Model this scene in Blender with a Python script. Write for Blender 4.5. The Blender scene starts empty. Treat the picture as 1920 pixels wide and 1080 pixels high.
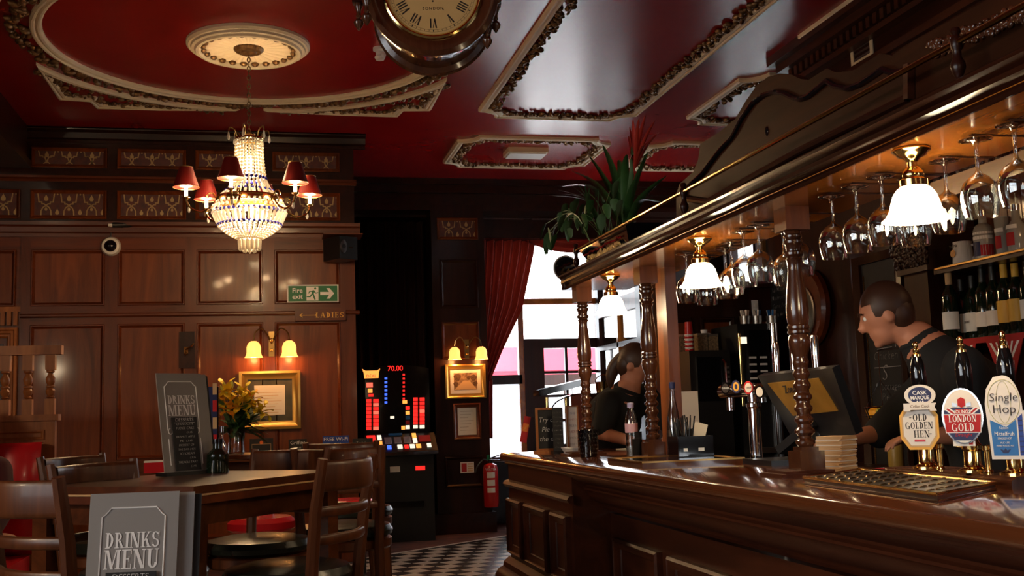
# An old pub interior: panelled wall, chandelier, red plaster ceiling, mahogany bar.
import bpy, math, random
from mathutils import Vector, Matrix
random.seed(7)
sc = bpy.context.scene
COL = sc.collection
PI = math.pi
# ---------------------------------------------------------------- camera
F, CX, CY, EYE = 2040.0, 960.0, 540.0, 1.31
RY = Vector((500 - CX, 788 - CY, F)).normalized()
RX = Vector((9965 - CX, 478 - CY, F)); RX = (RX - RX.dot(RY) * RY).normalized()
RZ = RX.cross(RY)
if RZ.y > 0: RZ = -RZ
def c2w(v): v = Vector(v); return Vector((RX.dot(v), RY.dot(v), RZ.dot(v)))
EYEP = Vector((0, 0, EYE))
def W(px, py, x=None, y=None, z=None):
    """world point seen at pixel (px,py) of the photo on the plane x=, y= or z="""
    d = c2w(((px - CX) / F, (py - CY) / F, 1))
    t = (x / d.x) if x is not None else (y / d.y) if y is not None else ((z - EYE) / d.z)
    return EYEP + t * d
cam = bpy.data.cameras.new('camera'); camo = bpy.data.objects.new('camera', cam); COL.objects.link(camo)
cam.sensor_width = 36; cam.lens = 36 * F / 1920; cam.clip_start = .05; cam.clip_end = 200
r, u, b = c2w((1, 0, 0)), c2w((0, -1, 0)), -c2w((0, 0, 1))
camo.matrix_world = Matrix(((r.x, u.x, b.x, 0), (r.y, u.y, b.y, 0), (r.z, u.z, b.z, EYE), (0, 0, 0, 1)))
sc.camera = camo
# ---------------------------------------------------------------- world, daylight, exposure
wd = bpy.data.worlds.new('overcast'); sc.world = wd; wd.use_nodes = True
bg = wd.node_tree.nodes['Background']; bg.inputs[0].default_value = (.90, .95, 1, 1); bg.inputs[1].default_value = 9.0
sc.view_settings.view_transform = 'Standard'; sc.view_settings.look = 'None'
sc.view_settings.exposure = 0.0; sc.view_settings.gamma = 1.0; sc.view_settings.use_curve_mapping = False
cy = sc.cycles
cy.use_denoising = True; cy.max_bounces = 10; cy.diffuse_bounces = 4; cy.glossy_bounces = 5; cy.transmission_bounces = 10
cy.transparent_max_bounces = 16; cy.caustics_reflective = False; cy.caustics_refractive = False
cy.sample_clamp_indirect = 6; cy.blur_glossy = .5
def portal(name, loc, rot, sx, sy):
    l = bpy.data.lights.new(name, 'AREA'); l.shape = 'RECTANGLE'; l.size = sx; l.size_y = sy; l.cycles.is_portal = True
    o = bpy.data.objects.new(name, l); o.location = loc; o.rotation_euler = rot; COL.objects.link(o)
def lamp(name, loc, power, col=(1, .62, .28), rad=.03, parent=None):
    l = bpy.data.lights.new(name, 'POINT'); l.energy = power; l.color = col; l.shadow_soft_size = rad
    o = bpy.data.objects.new(name, l); o.location = loc; COL.objects.link(o)
    return o
ZC = 3.983          # ceiling
YW = 10.3           # panelled wall
YP = 12.04          # pillar front
YWIN = 12.9         # window wall
XR = 4.05           # right wall
HC = 1.089          # bar counter top
HT = 1.10           # tall table top
portal('window_portal_far', (3.3, YWIN + .1, 2.2), (PI / 2, 0, 0), 1.9, 3.0)
portal('window_portal_left', (-4.62, -.75, 2.2), (0, -PI / 2, 0), 2.2, 5.5)
portal('window_portal_behind', (4.7, -4.12, 2.2), (-PI / 2, 0, 0), 1.0, 2.2)  # daylight portal of the unseen window added behind the viewer for fill
# ---------------------------------------------------------------- materials
def mat(name, col, rough=.5, metal=0, coat=0, emit=None, es=0, trans=0, ior=1.45, spec=.5, bump=None, var=None, sheen=0):
    m = bpy.data.materials.new(name); m.use_nodes = True; nt = m.node_tree; p = nt.nodes['Principled BSDF']
    p.inputs['Base Color'].default_value = (*col, 1); p.inputs['Roughness'].default_value = rough
    p.inputs['Metallic'].default_value = metal; p.inputs['Coat Weight'].default_value = coat; p.inputs['Coat Roughness'].default_value = .08
    p.inputs['Transmission Weight'].default_value = trans; p.inputs['IOR'].default_value = ior
    p.inputs['Specular IOR Level'].default_value = spec; p.inputs['Sheen Weight'].default_value = sheen
    if emit: p.inputs['Emission Color'].default_value = (*emit, 1); p.inputs['Emission Strength'].default_value = es
    if var or bump:
        tc = nt.nodes.new('ShaderNodeTexCoord'); n = nt.nodes.new('ShaderNodeTexNoise')
        n.inputs['Scale'].default_value = (var or bump)[0]; n.inputs['Detail'].default_value = 5
        nt.links.new(tc.outputs['Object'], n.inputs['Vector'])
        if var:
            r_ = nt.nodes.new('ShaderNodeValToRGB'); e = r_.color_ramp.elements
            e[0].position = .3; e[1].position = .72; e[0].color = (*var[1], 1); e[1].color = (*col, 1)
            nt.links.new(n.outputs['Fac'], r_.inputs['Fac']); nt.links.new(r_.outputs['Color'], p.inputs['Base Color'])
        if bump:
            n2 = nt.nodes.new('ShaderNodeTexNoise'); n2.inputs['Scale'].default_value = bump[0]; n2.inputs['Detail'].default_value = 6
            nt.links.new(tc.outputs['Object'], n2.inputs['Vector'])
            bn = nt.nodes.new('ShaderNodeBump'); bn.inputs['Strength'].default_value = bump[1]; bn.inputs['Distance'].default_value = bump[2]
            nt.links.new(n2.outputs['Fac'], bn.inputs['Height']); nt.links.new(bn.outputs['Normal'], p.inputs['Normal'])
    return m
def wood(name, dark, light, rough=.28, axis=2, scale=9, coat=.35, spec=.5):
    m = mat(name, light, rough, coat=coat, spec=spec); nt = m.node_tree; p = nt.nodes['Principled BSDF']
    tc = nt.nodes.new('ShaderNodeTexCoord'); mp = nt.nodes.new('ShaderNodeMapping')
    s = [1, 1, 1]; s[axis] = .09; mp.inputs['Scale'].default_value = s
    nt.links.new(tc.outputs['Object'], mp.inputs['Vector'])
    n = nt.nodes.new('ShaderNodeTexNoise'); n.inputs['Scale'].default_value = scale; n.inputs['Detail'].default_value = 7
    n.inputs['Roughness'].default_value = .62; n.inputs['Distortion'].default_value = 1.2
    nt.links.new(mp.outputs['Vector'], n.inputs['Vector'])
    r_ = nt.nodes.new('ShaderNodeValToRGB'); e = r_.color_ramp.elements
    e[0].position = .32; e[1].position = .68; e[0].color = (*dark, 1); e[1].color = (*light, 1)
    nt.links.new(n.outputs['Fac'], r_.inputs['Fac']); nt.links.new(r_.outputs['Color'], p.inputs['Base Color'])
    n2 = nt.nodes.new('ShaderNodeTexNoise'); n2.inputs['Scale'].default_value = 60; n2.inputs['Detail'].default_value = 3
    nt.links.new(mp.outputs['Vector'], n2.inputs['Vector'])
    bn = nt.nodes.new('ShaderNodeBump'); bn.inputs['Strength'].default_value = .12; bn.inputs['Distance'].default_value = .002
    nt.links.new(n2.outputs['Fac'], bn.inputs['Height']); nt.links.new(bn.outputs['Normal'], p.inputs['Normal'])
    return m
def thin_glass(name, tint=(1, 1, 1), refl=.08):
    m = bpy.data.materials.new(name); m.use_nodes = True; nt = m.node_tree; nt.nodes.remove(nt.nodes['Principled BSDF'])
    out = nt.nodes['Material Output']; t = nt.nodes.new('ShaderNodeBsdfTransparent'); t.inputs[0].default_value = (*tint, 1)
    g = nt.nodes.new('ShaderNodeBsdfGlossy'); g.inputs['Roughness'].default_value = .02
    lw = nt.nodes.new('ShaderNodeLayerWeight'); lw.inputs[0].default_value = .35
    mr = nt.nodes.new('ShaderNodeMath'); mr.operation = 'MULTIPLY_ADD'; mr.inputs[1].default_value = .75; mr.inputs[2].default_value = refl
    mx = nt.nodes.new('ShaderNodeMixShader'); nt.links.new(lw.outputs['Fresnel'], mr.inputs[0]); nt.links.new(mr.outputs[0], mx.inputs[0])
    nt.links.new(t.outputs[0], mx.inputs[1]); nt.links.new(g.outputs[0], mx.inputs[2]); nt.links.new(mx.outputs[0], out.inputs[0])
    return m
def translucent(name, col, gl=.25, frac=.6):
    m = bpy.data.materials.new(name); m.use_nodes = True; nt = m.node_tree; p = nt.nodes['Principled BSDF']
    p.inputs['Base Color'].default_value = (*col, 1); p.inputs['Roughness'].default_value = .08 if gl else .7
    t = nt.nodes.new('ShaderNodeBsdfTranslucent'); t.inputs[0].default_value = (*col, 1)
    mx = nt.nodes.new('ShaderNodeMixShader'); mx.inputs[0].default_value = frac
    out = nt.nodes['Material Output']; nt.links.new(p.outputs[0], mx.inputs[1]); nt.links.new(t.outputs[0], mx.inputs[2]); nt.links.new(mx.outputs[0], out.inputs[0])
    return m
M = {}
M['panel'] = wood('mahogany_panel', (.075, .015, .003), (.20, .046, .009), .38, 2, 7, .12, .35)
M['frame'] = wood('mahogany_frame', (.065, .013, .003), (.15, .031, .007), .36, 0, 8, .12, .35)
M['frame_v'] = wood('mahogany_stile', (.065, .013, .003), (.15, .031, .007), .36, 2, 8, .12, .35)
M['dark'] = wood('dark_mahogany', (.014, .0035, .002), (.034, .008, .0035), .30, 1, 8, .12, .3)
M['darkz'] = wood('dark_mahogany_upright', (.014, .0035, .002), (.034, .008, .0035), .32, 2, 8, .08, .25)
M['bar'] = wood('bar_mahogany', (.030, .007, .003), (.075, .019, .007), .38, 1, 9, .05, .35)
M['top'] = wood('counter_mahogany', (.075, .018, .006), (.15, .042, .012), .16, 1, 7, .7)
M['soffit'] = wood('soffit_mahogany', (.24, .065, .009), (.46, .15, .020), .22, 1, 6, .4)
M['crest'] = wood('crest_mahogany', (.016, .0045, .002), (.040, .011, .004), .5, 1, 8, .0, .06)
M['cornice'] = wood('cornice_mahogany', (.016, .004, .002), (.038, .010, .004), .2, 1, 8, .3, .4)
M['post'] = wood('post_mahogany', (.10, .024, .005), (.22, .058, .012), .4, 2, 7, .05, .3)
M['turned'] = wood('turned_mahogany', (.045, .013, .006), (.095, .032, .012), .22, 2, 10, .6)
M['oak'] = wood('booth_mahogany', (.20, .060, .014), (.42, .15, .042), .42, 2, 8, .05, .35)
M['table'] = wood('table_wood', (.040, .010, .003), (.11, .030, .008), .28, 0, 8, .3, .4)
M['stool'] = wood('stool_wood', (.045, .012, .004), (.13, .038, .010), .40, 2, 10, .08, .35)
M['red'] = mat('red_ceiling_paint', (.36, .008, .008), .24, spec=.75, bump=(2, .12, .010), var=(1.5, (.30, .006, .007)))
M['cream'] = mat('cream_plaster', (.82, .66, .44), .55, bump=(14, .1, .004))
M['gilt'] = mat('dull_bronze_gilding', (.34, .19, .075), .36, .6, var=(30, (.09, .04, .015)))
M['gold'] = mat('gold_leaf_frame', (.62, .36, .09), .3, .8)
M['brass'] = mat('polished_brass', (.83, .58, .22), .12, 1)
M['obrass'] = mat('aged_brass', (.40, .24, .08), .28, 1)
M['chrome'] = mat('chrome', (.75, .75, .76), .08, 1)
M['steel'] = mat('dull_steel', (.35, .34, .33), .3, 1)
M['black'] = mat('black_plastic', (.008, .008, .009), .35)
M['gblack'] = mat('gloss_black', (.004, .004, .005), .06, coat=.5)
M['white'] = mat('white_plastic', (.72, .70, .67), .4)
M['paper'] = mat('paper', (.78, .74, .66), .8)
M['card'] = mat('buff_card', (.62, .40, .20), .8)
M['menu'] = mat('grey_menu_board', (.26, .245, .230), .55)
M['slate'] = mat('chalkboard', (.012, .012, .013), .7)
M['chalk'] = mat('chalk_white', (.75, .74, .72), .9)
M['chalkd'] = mat('chalk_faded', (.30, .29, .28), .9)
M['print'] = mat('white_print', (.88, .87, .85), .6)
M['ink'] = mat('dark_ink', (.02, .012, .010), .6)
M['leather'] = mat('green_black_leather', (.012, .015, .012), .26, bump=(18, .25, .01))
M['redleather'] = mat('red_leather', (.55, .013, .020), .25, coat=.2, bump=(10, .2, .008))
M['curtain'] = translucent('crimson_velvet', (.20, .016, .008), 0, .18)
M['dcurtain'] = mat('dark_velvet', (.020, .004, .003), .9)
M['glass'] = mat('clear_glass', (1, 1, 1), .0, trans=1, ior=1.45)
M['pane'] = thin_glass('window_pane')
M['tglass'] = thin_glass('thin_clear_glass', (.97, .98, .97), .06)
M['frost'] = translucent('frosted_pane', (.9, .92, .95), 0, .85)
M['crystal'] = translucent('cut_crystal', (.95, .90, .80), 1, .55)
M['bluecrystal'] = mat('blue_crystal', (.03, .03, .30), .1, spec=.8)
M['bulb'] = mat('lit_bulb', (1, 1, 1), .4, emit=(1, .70, .36), es=22)
M['shade'] = mat('lit_white_glass_shade', (.9, .88, .82), .25, emit=(1, .80, .50), es=20)
M['amber'] = mat('lit_amber_shade', (.9, .5, .2), .3, emit=(1, .47, .10), es=1.9)
M['redshade'] = mat('red_lamp_shade', (.17, .006, .004), .55)
M['shadein'] = mat('lit_shade_lining', (.9, .8, .6), .6, emit=(1, .72, .36), es=5)
M['led_red'] = mat('red_lit_display', (.4, .01, .01), .4, emit=(1, .02, .015), es=1.4)
M['led_pink'] = mat('pink_lit_button', (.4, .05, .05), .4, emit=(1, .12, .07), es=1.6)
M['led_blue'] = mat('blue_lit_display', (.02, .05, .5), .4, emit=(.05, .13, 1), es=1.8)
M['led_amb'] = mat('amber_lit_button', (.5, .3, .05), .4, emit=(1, .35, .06), es=1.5)
M['led_wht'] = mat('white_lit_button', (.5, .5, .4), .4, emit=(1, .85, .65), es=1.2)
M['green'] = mat('safety_green', (.004, .16, .055), .5)
M['bred'] = mat('bright_red_paint', (.50, .012, .012), .3, coat=.4)
M['bunt'] = mat('bunting_red', (.42, .012, .016), .7)
M['blue'] = mat('print_blue', (.010, .045, .30), .5)
M['lblue'] = mat('label_blue', (.02, .16, .45), .5)
M['yellow'] = mat('label_yellow', (.70, .40, .05), .5)
M['ogold'] = mat('label_orange_gold', (.80, .42, .06), .5)
M['clipw'] = mat('clip_cream', (.80, .74, .66), .45)
M['navy'] = mat('label_navy', (.012, .018, .085), .5)
M['skin'] = mat('skin', (.48, .20, .115), .55)
M['hair'] = mat('brown_hair', (.045, .018, .009), .5)
M['shirt'] = mat('black_shirt', (.008, .008, .009), .9)
M['maroon'] = mat('maroon_sleeve', (.06, .008, .012), .9)
M['leaf'] = mat('dark_leaf', (.022, .075, .016), .4, var=(12, (.045, .12, .03)))
M['leaf2'] = mat('grey_green_leaf', (.10, .17, .075), .45, var=(14, (.045, .11, .03)))
M['bromeliad'] = mat('red_bract', (.42, .035, .020), .45)
M['lily'] = mat('yellow_petal', (.95, .66, .03), .5)
M['lilyo'] = mat('orange_petal', (.95, .42, .02), .5)
M['bud'] = mat('green_yellow_bud', (.50, .48, .06), .5)
M['dial'] = mat('aged_cream_dial', (.70, .48, .20), .45, var=(4, (.62, .40, .15)))
M['wine'] = mat('dark_bottle_glass', (.006, .012, .006), .06, coat=.6)
M['awning'] = mat('crimson_canvas', (.55, .03, .06), .8)
M['fblue'] = mat('frieze_ground', (.14, .045, .035), .7, var=(18, (.06, .03, .035)))
M['fcream'] = mat('frieze_print', (.48, .34, .16), .7)
M['tilew'] = mat('pale_tile', (.62, .54, .46), .25, var=(5, (.50, .42, .35)))
M['tileb'] = mat('dark_tile', (.035, .032, .035), .25)
M['grout'] = mat('grout', (.10, .085, .07), .8)
M['border'] = mat('tile_border', (.45, .38, .32), .35)
M['carpet'] = mat('patterned_carpet', (.14, .045, .025), .95, var=(6, (.04, .012, .01)))
M['wallpl'] = mat('dull_wall_paint', (.30, .17, .09), .8)
M['street'] = mat('paving', (.82, .82, .80), .9)
M['exitred'] = mat('lift_orange', (.70, .16, .02), .5)
# ---------------------------------------------------------------- mesh helpers
PM = {}                                     # world matrix of each thing, for parts given in world coordinates
class MB:
    def __init__(s): s.v = []; s.f = []; s.mi = []; s.cur = 0
    def add(s, vs, fs):
        n = len(s.v); s.v += [tuple(v) for v in vs]; s.f += [tuple(i + n for i in f) for f in fs]; s.mi += [s.cur] * len(fs); return s
    def box(s, x0, x1, y0, y1, z0, z1):
        v = [(x, y, z) for x in (x0, x1) for y in (y0, y1) for z in (z0, z1)]
        return s.add(v, [(0, 1, 3, 2), (4, 6, 7, 5), (0, 4, 5, 1), (2, 3, 7, 6), (0, 2, 6, 4), (1, 5, 7, 3)])
    def obox(s, c, h, Mx):
        """box of half sizes h at c turned by the 3x3 matrix Mx"""
        v = [Vector(c) + Mx @ Vector((x * h[0], y * h[1], z * h[2])) for x in (-1, 1) for y in (-1, 1) for z in (-1, 1)]
        return s.add(v, [(0, 1, 3, 2), (4, 6, 7, 5), (0, 4, 5, 1), (2, 3, 7, 6), (0, 2, 6, 4), (1, 5, 7, 3)])
    def bar(s, p, q, w, h, up=(0, 0, 1)):
        p, q = Vector(p), Vector(q); d = (q - p).normalized(); sd = d.cross(Vector(up)).normalized(); up = sd.cross(d)
        v = [a + sd * i * w / 2 + up * j * h / 2 for a in (p, q) for i in (-1, 1) for j in (-1, 1)]
        return s.add(v, [(0, 1, 3, 2), (4, 6, 7, 5), (0, 4, 5, 1), (2, 3, 7, 6), (0, 2, 6, 4), (1, 5, 7, 3)])
    def lathe(s, prof, n=20, o=(0, 0, 0), Mx=None, a0=0, a1=2 * PI, sq=None):
        """prof: (r,z) pairs; sq: (sx,sy) stretches the round"""
        full = abs(a1 - a0 - 2 * PI) < 1e-6; m = n if full else n + 1; vs = []; sx, sy = sq or (1, 1)
        for r_, z in prof:
            for i in range(m):
                a = a0 + (a1 - a0) * i / n; p = Vector((r_ * math.cos(a) * sx, r_ * math.sin(a) * sy, z))
                vs.append((Mx @ p if Mx else p) + Vector(o))
        fs = []
        for j in range(len(prof) - 1):
            for i in range(n):
                k = (i + 1) % m; fs.append((j * m + i, j * m + k, (j + 1) * m + k, (j + 1) * m + i))
        if full and prof[0][0] > 1e-5: fs.append(tuple(range(m))[::-1])
        if full and prof[-1][0] > 1e-5: fs.append(tuple((len(prof) - 1) * m + i for i in range(m)))
        return s.add(vs, fs)
    def cyl(s, p, q, r0, r1=None, n=12):
        p, q = Vector(p), Vector(q); d = q - p; Mx = d.to_track_quat('Z', 'Y').to_matrix()
        return s.lathe([(r0, 0), (r0 if r1 is None else r1, d.length)], n, p, Mx)
    def tube(s, pts, r=.01, n=8, closed=False, flat=1.0):
        pts = [Vector(p) for p in pts]; m = len(pts); vs = []; prev = None
        for i, p in enumerate(pts):
            a = pts[(i - 1) % m] if (i or closed) else p; c = pts[(i + 1) % m] if (i < m - 1 or closed) else p
            t = (c - a).normalized()
            if prev is None:
                prev = t.orthogonal().normalized()
                if abs(t.z) < .95: prev = (Vector((0, 0, 1)) - t * t.z).normalized()
            nn = prev - t * prev.dot(t); prev = nn.normalized() if nn.length > 1e-6 else t.orthogonal().normalized(); bb = t.cross(prev)
            rr = r[i] if isinstance(r, (list, tuple)) else r
            for k in range(n):
                an = 2 * PI * k / n; vs.append(p + prev * math.cos(an) * rr * flat + bb * math.sin(an) * rr)
        fs = [(i * n + k, i * n + (k + 1) % n, ((i + 1) % m) * n + (k + 1) % n, ((i + 1) % m) * n + k) for i in range(m if closed else m - 1) for k in range(n)]
        if not closed: fs += [tuple(range(n))[::-1], tuple((m - 1) * n + k for k in range(n))]
        return s.add(vs, fs)
    def prism(s, poly, o, ux, uy, d):
        """polygon (a,b) in the plane o+a*ux+b*uy, extruded along d (a vector)"""
        o, ux, uy, d = Vector(o), Vector(ux), Vector(uy), Vector(d); n = len(poly)
        vs = [o + ux * a + uy * c for a, c in poly]; vs += [p + d for p in vs]
        return s.add(vs, [tuple(range(n))[::-1], tuple(range(n, 2 * n))] + [(i, (i + 1) % n, (i + 1) % n + n, i + n) for i in range(n)])
    def sweep(s, prof, path, nrm, closed=True):
        """moulding: prof (a,b) a = inwards across the path (left of travel), b = along nrm; mitred"""
        path = [Vector(p) for p in path]; nrm = Vector(nrm).normalized(); m = len(path); vs = []; k = len(prof)
        for i, p in enumerate(path):
            a = path[(i - 1) % m] if (i or closed) else None; c = path[(i + 1) % m] if (i < m - 1 or closed) else None
            d1 = (p - a).normalized() if a is not None else (c - p).normalized(); d2 = (c - p).normalized() if c is not None else d1
            n1, n2 = nrm.cross(d1), nrm.cross(d2); h = (n1 + n2); h = h.normalized() if h.length > 1e-4 else n1
            h = h / max(.35, h.dot(n1)); vs += [p + h * x + nrm * y for x, y in prof]
        fs = [(i * k + j, i * k + j + 1, ((i + 1) % m) * k + j + 1, ((i + 1) % m) * k + j) for i in range(m if closed else m - 1) for j in range(k - 1)]
        if not closed: fs += [tuple(range(k))[::-1], tuple((m - 1) * k + j for j in range(k))]
        return s.add(vs, fs)
    def ball(s, c, r, n=10, m=6, Mx=None):
        r = (r, r, r) if not isinstance(r, (tuple, list)) else r; vs = []
        for j in range(m + 1):
            th = PI * j / m
            for i in range(n):
                a = 2 * PI * i / n; p = Vector((r[0] * math.sin(th) * math.cos(a), r[1] * math.sin(th) * math.sin(a), r[2] * math.cos(th)))
                vs.append((Mx @ p if Mx else p) + Vector(c))
        return s.add(vs, [(j * n + i, j * n + (i + 1) % n, (j + 1) * n + (i + 1) % n, (j + 1) * n + i) for j in range(m) for i in range(n)])
    def grid(s, fn, nu, nv):
        vs = [fn(i / nu, j / nv) for j in range(nv + 1) for i in range(nu + 1)]
        return s.add(vs, [(j * (nu + 1) + i, j * (nu + 1) + i + 1, (j + 1) * (nu + 1) + i + 1, (j + 1) * (nu + 1) + i) for j in range(nv) for i in range(nu)])
    def mesh(s, name, mats, angle=35, inv=None):
        me = bpy.data.meshes.new(name); vs = [inv @ Vector(v) for v in s.v] if inv is not None else s.v
        me.from_pydata([tuple(v) for v in vs], [], s.f); mats = mats if isinstance(mats, (list, tuple)) else [mats]
        for m in mats: me.materials.append(m)
        if len(mats) > 1: me.polygons.foreach_set('material_index', s.mi)
        me.polygons.foreach_set('use_smooth', [True] * len(me.polygons)); me.set_sharp_from_angle(angle=math.radians(angle)); me.update()
        return me
    def build(s, name, mats, parent=None, world=False, angle=35, fix=True):
        inv = PM[parent.name].inverted() if (parent is not None and world and parent.name in PM) else None
        me = s.mesh(name, mats, angle, inv)
        if fix:
            import bmesh
            bm = bmesh.new(); bm.from_mesh(me); bmesh.ops.remove_doubles(bm, verts=bm.verts, dist=1e-5); bmesh.ops.recalc_face_normals(bm, faces=bm.faces); bm.to_mesh(me); bm.free()
            me.set_sharp_from_angle(angle=math.radians(angle))
        return link(name, me, parent)
def link(name, me, parent=None):
    o = bpy.data.objects.new(name, me); COL.objects.link(o)
    if parent is not None:
        o.parent = parent
        if parent.name in PM: PM[o.name] = PM[parent.name]
    return o
def tag(o, label, cat, group=None):
    o['label'] = label; o['category'] = cat
    if group: o['group'] = group
    return o
def struct(o, label=None, cat=None):
    o['kind'] = 'structure'
    if label: o['label'] = label
    if cat: o['category'] = cat
    return o
def thing(name, label, cat, loc=(0, 0, 0), rz=0, group=None, Mx=None):
    o = bpy.data.objects.new(name, None); o.empty_display_size = .05; COL.objects.link(o)
    m = Mx if Mx is not None else Matrix.Translation(Vector(loc)) @ Matrix.Rotation(rz, 4, 'Z')
    o.matrix_world = m; PM[o.name] = m.copy()
    return tag(o, label, cat, group)
def copy_tree(o, loc=None, rz=None, label=None, parent=None, Mx=None):
    c = o.copy(); COL.objects.link(c); c.parent = parent
    if parent is None:
        if Mx is None: Mx = Matrix.Translation(Vector(loc)) @ Matrix.Rotation(rz or 0, 4, 'Z')
        c.matrix_world = Mx; PM[c.name] = Mx.copy()
        if label: c['label'] = label
    for ch in list(o.children): copy_tree(ch, parent=c)
    return c
def text(body, size, m, parent, Mx, name='lettering', align='CENTER', shear=0, off=0, sx=1, ext=.0004, sp=1.0):
    """flat lettering: Mx puts its x/y plane in world space"""
    cu = bpy.data.curves.new(name, 'FONT'); cu.body = body; cu.size = size; cu.align_x = align; cu.align_y = 'CENTER'
    cu.shear = shear; cu.offset = off; cu.extrude = ext; cu.space_character = sp; cu.resolution_u = 3; cu.fill_mode = 'BOTH'
    t = bpy.data.objects.new(name, cu); COL.objects.link(t); dg = bpy.context.evaluated_depsgraph_get()
    me = bpy.data.meshes.new_from_object(t.evaluated_get(dg)); bpy.data.objects.remove(t); bpy.data.curves.remove(cu)
    inv = PM[parent.name].inverted() if parent is not None and parent.name in PM else Matrix()
    me.transform(inv @ Mx @ Matrix.Diagonal((sx, 1, 1, 1))); me.materials.clear(); me.materials.append(m); me.name = name
    return link(name, me, parent)
def face(o, ux, uy):
    """4x4 placing a flat x/y drawing at o with axes ux, uy"""
    ux, uy = Vector(ux).normalized(), Vector(uy).normalized(); w = ux.cross(uy).normalized(); uy = w.cross(ux); o = Vector(o)
    return Matrix(((ux.x, uy.x, w.x, o.x), (ux.y, uy.y, w.y, o.y), (ux.z, uy.z, w.z, o.z), (0, 0, 0, 1)))
def circ(n, r, a0=0): return [(r * math.cos(a0 + 2 * PI * i / n), r * math.sin(a0 + 2 * PI * i / n)) for i in range(n)]
def smooth_path(pts, n=6):
    pts = [Vector(p) for p in pts]; out = []
    for i in range(len(pts) - 1):
        a, b_, c, d = pts[max(i - 1, 0)], pts[i], pts[i + 1], pts[min(i + 2, len(pts) - 1)]
        for k in range(n):
            t = k / n; out.append(.5 * ((2 * b_) + (c - a) * t + (2 * a - 5 * b_ + 4 * c - d) * t * t + (3 * b_ - a - 3 * c + d) * t ** 3))
    return out + [pts[-1]]
X3, Y3, Z3 = Vector((1, 0, 0)), Vector((0, 1, 0)), Vector((0, 0, 1))
# ================================================================ ROOM SHELL
def wall_holes(name, axis, a0, a1, t0, t1, z0, z1, holes, m):
    """wall running along x or y (a0..a1), thickness t0..t1, rectangular holes (a,b,za,zb)"""
    b_ = MB()
    def bx(p, q, za, zb):
        if q - p > 1e-4 and zb - za > 1e-4:
            b_.box(*((p, q, t0, t1) if axis == 'x' else (t0, t1, p, q)), za, zb)
    cur = a0
    for p, q, za, zb in sorted(holes):
        bx(cur, p, z0, z1); bx(p, q, z0, za); bx(p, q, zb, z1); cur = q
    bx(cur, a1, z0, z1)
    return struct(b_.build(name, m))
XL, YF, XRR = -4.6, -4.1, 5.6
floor = struct(MB().box(XL - .2, XRR + .2, YF - .2, YWIN + .2, -.12, -.006).build('floor', M['grout']))
ceiling = struct(MB().box(XL - .2, XRR + .2, YF - .2, YWIN + .2, ZC, ZC + .12).build('ceiling', M['red']))
wall_back = wall_holes('wall_back', 'x', XL, .824, YW, YW + .2, 0, ZC, [], M['frame'])
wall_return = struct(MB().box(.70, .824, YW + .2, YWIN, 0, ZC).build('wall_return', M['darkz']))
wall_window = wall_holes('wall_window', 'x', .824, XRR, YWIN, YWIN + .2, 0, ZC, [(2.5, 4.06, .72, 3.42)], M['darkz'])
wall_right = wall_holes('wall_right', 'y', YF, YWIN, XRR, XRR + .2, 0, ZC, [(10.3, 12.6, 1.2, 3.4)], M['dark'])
wall_left = wall_holes('wall_left', 'y', YF, YW + .2, XL - .2, XL, 0, ZC, [(-3.5, 2.0, 1.1, 3.3)], M['frame_v'])
wall_front = wall_holes('wall_front', 'x', XL, XRR, YF - .2, YF, 0, ZC, [(4.2, 5.2, 1.1, 3.3)], M['frame_v'])
# plain sash windows lighting the room; the one behind is an added fill
def sash(name, axis, a0, a1, t, z0, z1, cols):
    w = struct(thing(name, 'tall sash window with dark glazing bars letting in daylight', 'window'))
    b_ = MB(); n = cols
    def bx(p, q, za, zb, d=.04): b_.box(*((p, q, t - d, t + d) if axis == 'x' else (t - d, t + d, p, q)), za, zb)
    for i in range(n + 1):
        a = a0 + (a1 - a0) * i / n; bx(a - .035, a + .035, z0, z1)
    for zz in (z0, (z0 + z1) / 2 + .2, z1): bx(a0, a1, zz - .035, zz + .035)
    b_.build('window_frame', M['darkz'], w)
    for i in range(n):
        p, q = a0 + (a1 - a0) * i / n, a0 + (a1 - a0) * (i + 1) / n; g = MB()
        g.box(*((p, q, t - .004, t + .004) if axis == 'x' else (t - .004, t + .004, p, q)), z0, z1); g.build('pane', M['pane'], w)
sash('window_2', 'y', -3.5, 2.0, XL - .1, 1.1, 3.3, 6); sash('window_3', 'x', 4.2, 5.2, YF - .1, 1.1, 3.3, 1); sash('window_4', 'y', 10.3, 12.6, XRR + .1, 1.2, 3.4, 3)
# ---------------------------------------------------------------- floor: harlequin tiles, border, carpet
TS = .172; u1 = Vector((math.cos(.50), math.sin(.50), 0)); u2 = Vector((-u1.y, u1.x, 0))
tm = []
for m in ('tilew', 'tileb'):
    b_ = MB(); g = .004
    b_.prism([(g, g), (TS - g, g), (TS - g, TS - g), (g, TS - g)], (0, 0, -.006), u1, u2, (0, 0, .006)); tm.append(b_.mesh('tile', M[m]))
bl = W(700, 1043, z=0); br = W(940, 1005, z=0)                       # edge between tiles and carpet
bd = (br - bl).normalized(); bn = Vector((-bd.y, bd.x, 0))
tiles = []
for i in range(-30, 110):
    for j in range(-30, 110):
        p = u1 * i * TS + u2 * j * TS + u1 * TS / 2 + u2 * TS / 2
        if (p - bl).dot(bn) > -.10: continue
        if -1.2 < p.x < 4.0 and 3 < p.y < 13: tiles.append((p, i, j))
def vis(p):
    d = p - EYEP; cz = RX.z * d.x + RY.z * d.y + RZ.z * d.z
    return CX + F * (RX.x * d.x + RY.x * d.y + RZ.x * d.z) / cz, CY + F * (RX.y * d.x + RY.y * d.y + RZ.y * d.z) / cz
near, rest = [], [MB(), MB()]
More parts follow.
